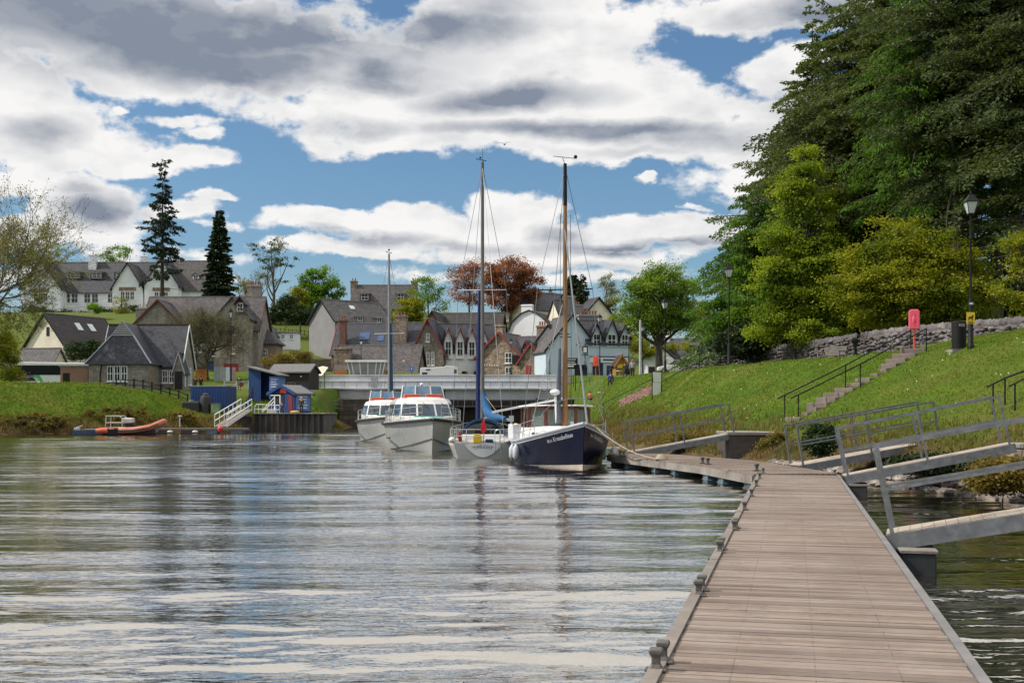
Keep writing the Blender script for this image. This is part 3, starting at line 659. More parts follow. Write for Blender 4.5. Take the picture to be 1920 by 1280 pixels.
def text(name, s, size, mat, parent, loc, rot=(R(90), 0, 0), ext=.004, align='CENTER', sx=1.):
    cu = bpy.data.curves.new(name, 'FONT'); cu.body = s; cu.size = size; cu.extrude = ext; cu.align_x = align; cu.align_y = 'CENTER'; cu.resolution_u = 3
    o = bpy.data.objects.new('tmp', cu); COL.objects.link(o); bpy.context.view_layer.update()
    me_ = bpy.data.meshes.new_from_object(o.evaluated_get(bpy.context.evaluated_depsgraph_get())); bpy.data.objects.remove(o); me_.materials.clear(); me_.materials.append(mat); me_.name = name
    o = bpy.data.objects.new(name, me_); COL.objects.link(o); o.parent = parent; o.location = loc; o.rotation_euler = rot; o.scale = (sx, 1, 1); return o
lq = hit(1820, 653); q = P(1820, 596, lq[1] - .12)
r_ = thing('notice_plate', 'small yellow dog notice strapped to the nearest lamp post', 'sign', (q.x, q.y, q.z)); MB().box(-.16, .16, -.012, 0, -.22, .22).build('plate', m_yel, r_)
mb = MB(); mb.prism([(-.09, -.02), (-.07, .05), (.03, .05), (.07, .12), (.11, .08), (.07, .0), (.07, -.1), (.04, -.1), (.03, -.02), (-.05, -.02), (-.06, -.1), (-.09, -.1)], 'xz', -.02, -.013); mb.build('dog_symbol', m_black, r_)
MB().box(-.10, .10, -.02, -.013, -.19, -.15).build('text_bar', m_black, r_)
q = P(1820.5, 569, lq[1] - .12); r_ = thing('number_plate', 'tiny dark plate above the yellow notice on the lamp post', 'sign', tuple(q)); MB().box(-.11, .11, -.012, 0, -.08, .08).build('plate', M('dark_teal_plate', (.03, .06, .08), .5), r_); MB().box(-.06, .07, -.02, -.013, -.03, .03).build('mark', m_white, r_)
# life ring housing
def ringbox(label, loc, mat, s=1.):
    r_ = thing('lifebuoy_housing', label, 'lifebuoy box', loc, R(-14), 'lifebuoy housings')
    pro = [(-.26, 0), (.26, 0), (.28, .12), (.28, .95), (.2, 1.06), (-.2, 1.06), (-.28, .95), (-.28, .12)]
    mb = MB(); mb.prism([(a, b + 1.1) for a, b in pro], 'xz', -.15, .12); mb.build('housing', mat, r_, bevel=.05)
    mb = MB(); mb.box(-.02, .02, -.165, -.152, 1.28, 1.95); mb.ball((-.02, -.15, 1.6), (.09, .03, .22)); mb.build('front_lid', mat, r_, smooth=True)
    mb = MB(); mb.box(-.14, -.04, -.10, .08, 2.165, 2.2); mb.box(.05, .15, -.10, .08, 2.165, 2.2); mb.build('hinge', m_redp, r_)
    MB().tube([(0, 0, -.3), (0, 0, 1.1)], .045, 8).build('post', m_red, r_, smooth=True)
    r_.scale = (s, s, s); return r_
ringbox('faded pink lifebuoy housing on a red post above the stone steps', hit(1714, 656), m_pink, .8)
ringbox('orange lifebuoy housing on a post in front of the pale blue shop', P(1117, 706, 124), m_red, 1.0)
# bench
q = Vector((.2722 * 70.5, 70.5, gz(.2722 * 70.5, 70.5) + .05)); b_r = thing('park_bench', 'weathered slatted wooden bench in front of the dry stone wall', 'bench', tuple(q), R(-60))
m_bench = M('weathered_bench_wood', (.16, .14, .13), .85, var=.25, vs=6)
mb = MB()
for i in range(5): mb.box(-.9, .9, -.25 + i * .1, -.17 + i * .1, .42, .45)
mb.build('seat', m_bench, b_r)
mb = MB()
for i in range(4): mb.bar((-.9, .27 + .03 * i, .55 + .13 * i), (.9, .27 + .03 * i, .55 + .13 * i), .025, .1)
mb.build('backrest', m_bench, b_r)
for s_ in (-1, 1):
    mb = MB(); mb.bar((s_ * .86, -.25, 0), (s_ * .86, -.25, .66), .07); mb.bar((s_ * .86, .25, 0), (s_ * .86, .4, 1.0), .07); mb.build('leg', m_bench, b_r)
    mb = MB(); mb.bar((s_ * .86, -.3, .67), (s_ * .86, .33, .67), .07, .05); mb.build('armrest', m_bench, b_r)
# white notice board
q = Vector(hit(1232, 742)); r_ = thing('notice_board', 'white two panel notice board standing on the bank beside the handrails', 'sign', tuple(q), R(20))
MB().box(-.30, .30, -.03, .0, .95, 1.62).build('upper_panel', m_white, r_); MB().box(-.33, .27, -.03, 0, .08, .92).build('lower_panel', m_white, r_)
for s_ in (-.36, .36): MB().bar((s_, .02, -.5), (s_, .02, 1.5), .05).build('post', m_black, r_)
# blue saltire sign
q = P(1390, 649, 104); r_ = thing('saltire_sign', 'small blue sign with a white diagonal cross above the stone wall', 'sign', tuple(q))
MB().box(-.36, .36, -.02, 0, -.24, .24).build('plate', M('saltire_blue', (.02, .22, .6), .5), r_)
mb = MB(); mb.bar((-.34, -.026, -.22), (.34, -.026, .22), .008, .09); mb.bar((-.34, -.030, .22), (.34, -.030, -.22), .008, .09); mb.build('cross', m_white, r_)
MB().bar((0, .03, -3), (0, .03, .3), .06).build('post', m_galv, r_)

# riprap stones along the right waterline
m_rip = M('bank_stone', (.20, .17, .155), .85, var=.4, vs=1.5, col2=(.48, .44, .41), bump=.02, bs=12)
protos = []
for k_ in range(6):
    mb = MB(); rock(mb, (0, 0, 0), (.2, .15, .11), 500 + k_); o = mb.build('bank_stone', m_rip, None, smooth=True); protos.append(o)
random.seed(5); cnt = 0
sh = lerp_poly([(a, b) for a, b, _ in SHR if b > 10 and b < 60], 200)
for i, (x, y) in enumerate(sh):
    if y < 19 or y > 54: continue
    for row in range(2 if y < 45 else 1):
        if cnt >= 240: break
        q = (x + .1 + row * .32 + random.uniform(-.08, .12), y + random.uniform(-.12, .12))
        z_ = gz(*q) + .02 if row else .03
        if cnt < 6: o = protos[cnt]
        else: o = protos[cnt % 6].copy(); COL.objects.link(o)
        o.location = (*q, z_); o.rotation_euler = (random.uniform(-.3, .3), random.uniform(-.2, .2), random.uniform(0, 6.3)); s_ = random.uniform(.7, 1.35); o.scale = (s_, s_, s_)
        tag(o, 'rounded grey stone lying along the right bank waterline', 'stone', 'stones edging the right bank'); cnt += 1
# ================================================================== BOATS
def dirto(a): return math.atan2(a[1], a[0])
class Hull:
    """x forward from the stern, z up from the waterline; names the surface so that parts can sit on it"""
    def __init__(s, L, B, zb, zm, zs, tw=.8, full=.55, rake=.5, kd=.5, flare=.82, boot=.12, bootbow=.0, stern_r=0.):
        s.__dict__.update(locals())
    def half(s, t):
        aft = s.tw + (1 - s.tw) * math.sin(min(1, t / .45) * math.pi / 2)
        fwd = 1 if t < s.full else max(0, 1 - ((t - s.full) / (1 - s.full)) ** 2.1)
        return max(.012, s.B / 2 * aft * fwd)
    def sheer(s, t): return s.zm + (s.zb - s.zm) * max(0, (t - .35) / .65) ** 2 + (s.zs - s.zm) * max(0, (.35 - t) / .35) ** 2
    def sec(s, t):
        b = s.half(t); z = s.sheer(t); fl = s.flare if t < .5 else s.flare - (t - .5) * 1.0 * .9
        wl = b * max(.12, fl); bt = s.boot + s.bootbow * max(0, (t - .55) / .45) ** 1.5
        return [(b, z), (b * .995, z - .12), (b + (wl - b) * .35, z - (z - bt) * .45), (wl + (b - wl) * .18, bt + .16 * z), (wl + (b - wl) * .05, bt), (wl, 0.), (wl * .7, -.25), (.01, -s.kd)]
    def x(s, t, z): return t * (s.L - s.rake) + (s.rake * max(0, min(1.1, z / s.zb)) if t > .6 else 0) * max(0, (t - .6) / .4) - (s.stern_r * z if t < .1 else 0)
    def rings(s, n=26):
        out = []
        for i in range(n + 1):
            t = 1 - (1 - i / n) ** 1.4; pr = s.sec(t)
            out.append([(s.x(t, z), y, z) for y, z in pr] + [(s.x(t, z), -y, z) for y, z in reversed(pr[:-1])])
        return out
    def build(s, root, m_side, m_band, m_boot, name='hull'):
        rg = s.rings(); n = len(rg[0]); mb = MB()
        vs = [q for r_ in rg for q in r_]; fs = []; ms = []
        for i in range(len(rg) - 1):
            for j in range(n - 1):
                k_ = j if j < n // 2 else n - 2 - j
                fs.append((i * n + j, i * n + j + 1, (i + 1) * n + j + 1, (i + 1) * n + j)); ms.append(1 if k_ == 0 else (2 if k_ >= 4 else 0))
        fs.append(tuple(range(n))); ms.append(0)
        mb.v = vs; mb.f = fs; mb.m = ms
        o = mb.build(name, [m_side, m_band, m_boot], root, smooth=True)
        return o
    def deck(s, root, mat, drop=.05, name='deck'):
        mb = MB(); n = 26; L_ = [];
        for i in range(n + 1):
            t = 1 - (1 - i / n) ** 1.4; z = s.sheer(t) - drop; L_.append(((s.x(t, z)), s.half(t) * .985, z))
        vs = [(a, b, c) for a, b, c in L_] + [(a, -b, c) for a, b, c in L_]
        mb.add(vs, [(i, i + 1, n + 2 + i, n + 1 + i) for i in range(n)]); return mb.build(name, mat, root)
    def capr(s, root, mat, w_=.05, h=.05, z=.0, t0=0, t1=1, name='gunwale', out=0.):
        for sg in (-1, 1):
            pts = []
            for i in range(31):
                t = t0 + (t1 - t0) * (1 - (1 - i / 30) ** 1.4); zz = s.sheer(t) + z; pts.append((s.x(t, zz), sg * (s.half(t) + out), zz))
            mb = MB(); mb.tube(pts, w_, 6); mb.build(name, mat, root, smooth=True)
    def railing(s, root, mat, t0, t1, n, hgt=.65, r_=.014, inset=.08, rows=(1., .5), name='guard_rail'):
        for sg in (-1, 1):
            mb = MB(); tops = []
            for i in range(n + 1):
                t = t0 + (t1 - t0) * i / n; z = s.sheer(t); y = sg * max(.01, s.half(t) - inset); x_ = s.x(t, z) - .05
                mb.tube([(x_, y, z - .05), (x_, y, z + hgt)], r_, 5); tops.append((x_, y, z))
            for rr in rows: mb.tube([(a, b, c + hgt * rr) for a, b, c in tops], r_ * .9, 5)
            mb.build(name, mat, root, smooth=True)
def text_mesh(s, size):
    cu = bpy.data.curves.new('tmp', 'FONT'); cu.body = s; cu.size = size; cu.align_x = 'CENTER'; cu.align_y = 'CENTER'; cu.resolution_u = 2
    o = bpy.data.objects.new('tmp', cu); COL.objects.link(o); bpy.context.view_layer.update()
    me_ = bpy.data.meshes.new_from_object(o.evaluated_get(bpy.context.evaluated_depsgraph_get())); bpy.data.objects.remove(o)
    return [tuple(v.co) for v in me_.vertices], [tuple(p_.vertices) for p_ in me_.polygons]

# ---- navy motor sailer, bow towards us
hd = Vector((.13, -.99, 0)).normalized(); rz = dirto(hd)
H = Hull(9.2, 3.45, 1.62, .86, .95, tw=.82, full=.50, rake=.35, kd=.6, flare=.93, boot=.01, bootbow=.17)
bowpos = Vector((2.50, 40.7, 0)); nav = thing('motor_sailer', 'navy blue motor sailer with golden wooden mast, bow towards the camera', 'boat', bowpos - hd * 9.1, rz)
H.build(nav, m_navy, m_white, M('cream_boot_top', (.50, .43, .36), .4, var=.15, vs=2))
H.deck(nav, m_white, .10); H.capr(nav, M('pale_grey_capping', (.42, .43, .48), .4, var=.06), .06, z=.0, out=.01); 
# bulwark inner white coachroof
mb = MB(); mb.loft([[(x, sg * w_, z) for sg, w_, z in ((1, b, .8), (1, b * .93, zt), (-1, b * .93, zt), (-1, b, .8))] for x, b, zt in ((1.9, 1.30, 1.38), (4.6, 1.28, 1.42), (6.2, 1.05, 1.48), (7.3, .55, 1.50))]); mb.build('coachroof', m_white, nav, bevel=.03)
mb = MB()
for x in (5.0, 6.1):
    for sg in (-1, 1): mb.box(x, x + .42, sg * 1.20 - .03, sg * 1.20 + .03, 1.08, 1.24)
mb.build('porthole', m_bglass, nav)
# wheelhouse
x0, x1, hw = 2.2, 4.4, 1.18; zb_, zt_ = 1.42, 2.16
wh = MB(); wh.loft([[(x0, -hw, z), (x1 - .5, -hw, z), (x1, -hw * .5, z), (x1, hw * .5, z), (x1 - .5, hw, z), (x0, hw, z)] for z in (1.3, zb_ + .03)]); whb = wh.build('wheelhouse', m_mahog, nav)
mb = MB(); cor = [(x0, -hw), (x1 - .5, -hw), (x1, -hw * .5), (x1, hw * .5), (x1 - .5, hw), (x0, hw)]
for a, b in cor + [(x1, 0.03), ((x0 + x1 - .5) / 2, -hw), ((x0 + x1 - .5) / 2, hw), (x0, 0)]: mb.bar((a, b, zb_), (a, b, zt_), .13)
mb.loft([[(a, b, z) for a, b in cor] for z in (zt_ - .05, zt_ + .04)]); mb.build('window_frame', m_mahog, whb)
gm, gt, gp_ = newmat('clear_wheelhouse_glass'); gp_.inputs['Base Color'].default_value = (.6, .7, .66, 1); gp_.inputs['Roughness'].default_value = .03
trn = gt.node('ShaderNodeBsdfTransparent'); gt.put(trn.inputs[0], (.72, .80, .78)); mxx = gt.node('ShaderNodeMixShader'); mxx.inputs[0].default_value = .75
gt.l.new(gp_.outputs[0], mxx.inputs[1]); gt.l.new(trn.outputs[0], mxx.inputs[2]); gt.l.new(mxx.outputs[0], gt.n['Material Output'].inputs[0])
mb = MB(); mb.loft([[(a * .995, b * .98, z) for a, b in cor] for z in (zb_ + .02, zt_ - .04)], cap=False); mb.build('pane', gm, whb)
mb = MB(); mb.loft([[(x0 - .25, -hw - .16, z), (x1 - .35, -hw - .16, z), (x1 + .17, -hw * .5, z + .03), (x1 + .17, hw * .5, z + .03), (x1 - .35, hw + .16, z), (x0 - .25, hw + .16, z)] for z in (zt_ + .045, zt_ + .10)]); mb.build('roof', m_white, nav, bevel=.02)
mb = MB(); mb.tube([(3.2, -.75, 2.2), (3.2, -.75, 2.55)], .06); mb.build('exhaust_stack', m_black, nav)
# mast and gear
mx_, mz = 5.35, 11.35
mb = MB(); mb.tube([(mx_, 0, 1.4), (mx_, 0, 3), (mx_ , 0, 9.8)], [.105, .10, .075], 12); mb.build('mast', m_wood, nav, smooth=True)
mb = MB(); mb.tube([(mx_, 0, 9.8), (mx_, 0, mz + .05)], [.078, .065], 12); mb.tube([(mx_, 0, mz), (mx_, -.1, mz + .28)], .012, 5); mb.tube([(mx_ - .1, -.45, mz + .34), (mx_, .45, mz + .25)], .012, 5); mb.ball((mx_, .4, mz + .32), .07); mb.build('masthead', m_black, nav, smooth=True)
mb = MB(); mb.tube([(mx_, -1.06, 6.6), (mx_, 1.06, 6.68)], .025, 6); mb.build('spreader', m_black, nav)
def stays(root, lst, r_=.011, name='rigging', mat=None):
    for a, b in lst: mb = MB(); mb.tube([a, b], r_, 4); mb.build(name, mat or m_galv, root)
stays(nav, [((mx_, 0, mz - .1), (mx_, 1.06, 6.65)), ((mx_, 0, mz - .1), (mx_, -1.06, 6.65)), ((mx_, 1.06, 6.65), (mx_ - .3, 1.6, 1.0)), ((mx_, -1.06, 6.65), (mx_ - .3, -1.6, 1.0)), ((mx_, 0, mz - .1), (.1, 0, 1.1)),
            ((mx_, 0, 6.5), (mx_ + .7, 1.5, 1.1)), ((mx_, 0, 6.5), (mx_ + .7, -1.5, 1.1)), ((mx_, .2, 9.5), (mx_, .25, 1.8)), ((mx_, -.18, 9.5), (mx_, -.2, 1.8))])
mb = MB(); mb.tube([(mx_ + .05, -.02, 8.9), (mx_ + 1.2, .62, 1.55)], [.028, .045], 6); mb.build('furled_forestay', m_greymast, nav)
# boom pointing aft-left with furled roll
mb = MB(); mb.tube([(mx_ - .1, .1, 2.55), (.4, -2.2, 2.0)], .045, 8); mb.build('boom', m_steel, nav)
mb = MB(); mb.tube([(mx_ + .12, -.25, 1.6), (mx_ + .1, -.28, 2.2), (mx_ + .1, -.22, 4.4)], [.13, .10, .05], 8); mb.build('furled_sail', M('grey_sail_cover', (.07, .08, .11), .8), nav, smooth=True)
mb = MB(); mb.ball((mx_ + .2, -.42, 2.75), (.2, .2, .12)); mb.tube([(mx_ + .1, -.34, 1.6), (mx_ + .15, -.4, 2.6)], .05, 6); mb.build('radar_bracket', m_white, nav, smooth=True)
# curved pulpit hoop over the foredeck
for zz in (1.0, ):
    mb = MB(); mb.tube([(7.6 - 1.5 * abs(math.sin(a)) * 0, 1.28 * math.sin(a) * 1.05, 1.55 + .95 * math.cos(a)) for a in np.linspace(-1.25, 1.25, 15)], .013, 6); mb.build('pulpit_hoop', m_galv, nav, smooth=True)
H.railing(nav, m_steel, .06, .72, 6, .62)
m_dod = M('grey_white_dodger', (.62, .64, .70), .7, var=.1, vs=4); MB().box(.4, 2.0, 1.1, 1.5, .9, 1.6).build('weather_cloth', m_dod, nav, bevel=.03); MB().box(.4, 2.0, -1.55, -.9, .9, 1.5).build('weather_cloth', m_dod, nav, bevel=.03)
def fender(root, x, y, z, r_=.13, L_=.6, mat=None):
    mb = MB(); mb.lathe([(.02, L_), (.05, L_ - .04), (r_, L_ - .16), (r_, .14), (.05, .02), (.02, 0)], (x, y, z), 10); mb.tube([(x, y, z + L_), (x, y * .97, z + L_ + .5)], .012, 4); mb.build('fender', mat or M('grey_white_fender', (.52, .55, .60), .5), root, smooth=True)
fender(nav, 5.2, -1.86, .18, .13, .62); fender(nav, 4.3, -1.88, .16, .13, .62); fender(nav, 5.5, 1.84, .12, .12, .6); fender(nav, 3.5, 1.9, .12, .12, .6, M('teal_grey_fender', (.25, .38, .42), .5))
mb = MB(); mb.box(8.2, 8.5, -.08, .08, 1.5, 1.62); mb.build('bow_fitting', m_galv, nav)
# name on both bows
m_let = M('white_lettering', (.62, .64, .70), .5)
tv, tf = text_mesh('m.v. Krosabellisse', .23)
for sg in (-1, 1):
    vs = []
    for u, v_, _ in tv:
        t_ = (.885 + u * .082 * (1 if sg < 0 else -1)); zz = H.sheer(t_) - .30 + v_
        pr = H.sec(t_); yy = np.interp(zz, [pr[3][1], pr[2][1], pr[1][1]], [pr[3][0], pr[2][0], pr[1][0]]) + .012
        vs.append((H.x(t_, zz) + .008, sg * yy, zz))
    mb = MB(); mb.add(vs, tf); mb.build('name_lettering', m_let, nav, fix=False)
# mooring ropes from the navy boat
def rope(label, a, b, sag, r_=.018, mat=None):
    a, b = Vector(a), Vector(b); pts = [a.lerp(b, i / 14) - Vector((0, 0, sag * 4 * (i / 14) * (1 - i / 14))) for i in range(15)]
    o = MB(); o.tube(pts, r_, 5); o = o.build('mooring_rope', mat or m_rope, None, smooth=True); tag(o, label, 'rope', 'mooring ropes')
rope('pale mooring rope from the navy bow down to the rope coil', P(1112, 796, 41.5), P(1240, 861, 1.6 * F / 91), .25)
rope('thin rope from the navy boat side to the pontoon end', P(1143, 818, 45), P(1166, 853, 1.6 * F / 83), .1)

# ---- white yacht TWILIGHT, stern towards us
hd = Vector((-.03, 1, 0)).normalized(); rz = dirto(hd)
T = Hull(9.6, 3.05, 1.05, .68, .70, tw=.80, full=.45, rake=1.1, kd=.45, flare=.86, boot=.05)
yac = thing('sailing_yacht', 'pale yacht seen from astern with TWILIGHT on its transom and blue covers', 'boat', (-1.22, 49.4, 0), rz)
T.build(yac, m_hullgrey, M('pale_toe_rail', (.5, .48, .44), .5), M('blue_boot_stripe', (.03, .12, .22), .4)); T.deck(yac, m_gel, .02)
T.capr(yac, M('teak_toe_rail', (.12, .06, .035), .6), .018, z=.01)
# shield-shaped transom, slightly proud
sh_ = [(-.78, .62), (-.4, .69), (0, .72), (.4, .69), (.78, .62), (.60, .40), (.38, .23), (.18, .13), (0, .09), (-.18, .13), (-.38, .23), (-.60, .40)]
mb = MB(); mb.prism(sh_, 'yz', -.05, -.02); mb.build('transom', m_white, yac)
tv, tf = text_mesh('TWILIGHT', .19); vs = []
for u, v_, _ in tv:
    a = u * .92 / .95; rr = .95 + v_ * 1.15; vs.append((-.06, -(rr * math.sin(a)), rr * math.cos(a) - .95 + .54))
mb = MB(); mb.add(vs, tf); mb.build('name_lettering', M('navy_lettering', (.008, .02, .12), .5), yac, fix=False)
mb = MB(); mb.box(1.9, 4.2, -.95, .95, .6, 1.02); mb.box(4.2, 6.8, -.75, .75, .6, .98); mb.build('coachroof', m_gel, yac, bevel=.08)
mb = MB(); mb.box(.25, 1.9, -1.2, -.75, .64, .86); mb.box(.25, 1.9, .75, 1.2, .64, .86); mb.box(.1, .3, -.9, .9, .64, .80); mb.build('cockpit_coaming', m_gel, yac, bevel=.04)
# sprayhood arch
ring = lambda x, w_, h_, th: [(x, w_ * math.cos(a), .95 + h_ * math.sin(a)) for a in np.linspace(0, math.pi, 15)]
mb = MB(); r1, r2 = ring(2.3, .98, .78, 0), ring(3.1, .95, .55, 0); r0 = ring(2.3, .86, .68, 0)
mb.add(r1 + r2, [(i, i + 1, 16 + i, 15 + i) for i in range(14)]); mb.add(r1 + r0, [(i, i + 1, 16 + i, 15 + i) for i in range(14)]); mb.build('sprayhood', M('dark_blue_canvas', (.012, .05, .12), .85, var=.3, vs=3), yac, smooth=True)
mb = MB(); mb.add([(3.1, .93 * math.cos(a), .95 + .53 * math.sin(a)) for a in np.linspace(0, math.pi, 15)], [tuple(range(15))]); mb.build('sprayhood_window', M('milky_plastic_window', (.5, .52, .52), .25), yac)
mb = MB(); mb.box(2.5, 2.56, -.3, .35, .98, 1.28); mb.box(2.45, 2.5, -.75, -.4, 1.0, 1.35); mb.build('companionway', m_dark, yac)
# mast, boom and blue covers
mb = MB(); mb.tube([(4.9, 0, .95), (4.9, 0, 13.55)], [.10, .075], 10); mb.build('mast', M('dull_grey_mast', (.13, .125, .12), .6, .3, var=.15), yac, smooth=True)
mb = MB(); mb.tube([(4.9, 0, 13.55), (4.9, -.0, 14.2)], .008, 4); mb.bar((4.9, -.18, 13.6), (4.9, .3, 13.7), .03); mb.ball((4.9, .1, 13.75), .05); mb.build('masthead', m_black, yac)
mb = MB(); mb.tube([(4.9, -1.1, 7.65), (4.9, 1.15, 7.62)], .022, 6); mb.build('spreader', m_white, yac)
mb = MB(); mb.tube([(5.4, .22, 1.1), (5.3, .20, 4), (5.1, .14, 7.7)], [.10, .105, .055], 8); mb.build('furled_genoa', M('deep_blue_sacrificial_strip', (.006, .020, .11), .8, var=.3, vs=2), yac, smooth=True)
mb = MB(); mb.tube([(4.75, -.02, 2.95), (4.7, -.12, 2.4), (4.3, -.25, 1.95), (3.2, -.6, 1.75), (2.2, -1.0, 1.7)], [.09, .20, .22, .18, .10], 10); mb.build('sail_cover', m_canvas, yac, smooth=True)
mb = MB(); mb.tube([(4.8, -.1, 1.72), (1.9, -1.15, 1.66)], .06, 8); mb.build('boom', m_steel, yac)
stays(yac, [((4.9, 0, 13.4), (4.9, 1.12, 7.63)), ((4.9, 0, 13.4), (4.9, -1.1, 7.63)), ((4.9, 1.12, 7.63), (4.8, 1.4, .7)), ((4.9, -1.1, 7.63), (4.8, -1.4, .7)), ((4.9, 0, 13.4), (.0, .9, .7)), ((4.9, 0, 13.4), (.0, -.9, .7)), ((4.9, 0, 13.4), (9.5, 0, 1.1))])
stays(yac, [((4.9, 0, 2.9), (2.2, -1.3, 1.1))], mat=m_rope)
# pushpit, stern gear
mb = MB()
pts = [(1.6, 1.42), (.9, 1.38), (.05, 1.2), (-.05, .7), (-.08, 0), (-.05, -.7), (.05, -1.2), (.9, -1.38), (1.6, -1.42)]
for zz in (1.0, 1.27): mb.tube([(a, b, zz) for a, b in pts], .013, 5)
for a, b in pts: mb.tube([(a, b, .68), (a, b, 1.28)], .013, 5)
mb.tube([(-.1, -.5, .3), (-.1, -.5, 1.2), (-.1, -.62, 1.27), (-.1, -.74, 1.2), (-.1, -.74, .3)], .015, 5); mb.build('pushpit', m_steel, yac, smooth=True)
T.railing(yac, m_steel, .2, .9, 6, .6, .012)
mb = MB(); mb.box(-.08, .12, .05, .42, .70, 1.0); mb.box(-.05, .1, .09, .38, 1.0, 1.08); mb.build('yellow_float_pack', m_yel, yac, bevel=.03)
mb = MB(); mb.box(-.05, .2, -.42, -.1, .72, .86); mb.build('blue_locker_bag', m_blue, yac, bevel=.03)
mb = MB(); mb.tube([(.1, .95, .75), (.15, 1.0, 1.05), (.2, 1.05, 1.2)], [.06, .09, .03], 8); mb.build('red_danbuoy', m_redp, yac)
mb = MB(); mb.lathe([(.03, 0), (.11, .06), (.12, .5), (.05, .58)], (.5, -1.4, .95), 10); mb.build('horseshoe_buoy', m_yel, yac, smooth=True)
mb = MB(); mb.tube([(.3, -1.2, .7), (.3, -1.2, 1.75)], .05, 8); mb.box(.22, .38, -1.3, -1.1, 1.6, 1.85); mb.build('outboard_bracket', m_alu, yac)
mb = MB(); mb.ball((.35, 1.3, .82), (.17, .17, .13)); mb.ball((.1, -1.05, .76), (.2, .15, .08)); mb.build('rolled_line_bag', m_gel, yac, smooth=True)
mb = MB(); mb.tube([(.05, -.02, .7), (-.12, -.05, 1.75)], .012, 5); fl = mb.build('flag_staff', m_steel, yac)
mb = MB(); fx = [(0, 0), (.05, -.12), (.09, -.3), (.1, -.5), (.03, -.62), (-.06, -.6), (-.14, -.45), (-.12, -.25), (-.05, -.08)]
mb.prism([(a, b + 1.72) for a, b in fx], 'yz', -.145, -.125); mb.build('ensign', M('red_ensign', (.65, .015, .03), .7, var=.25, vs=5), fl)

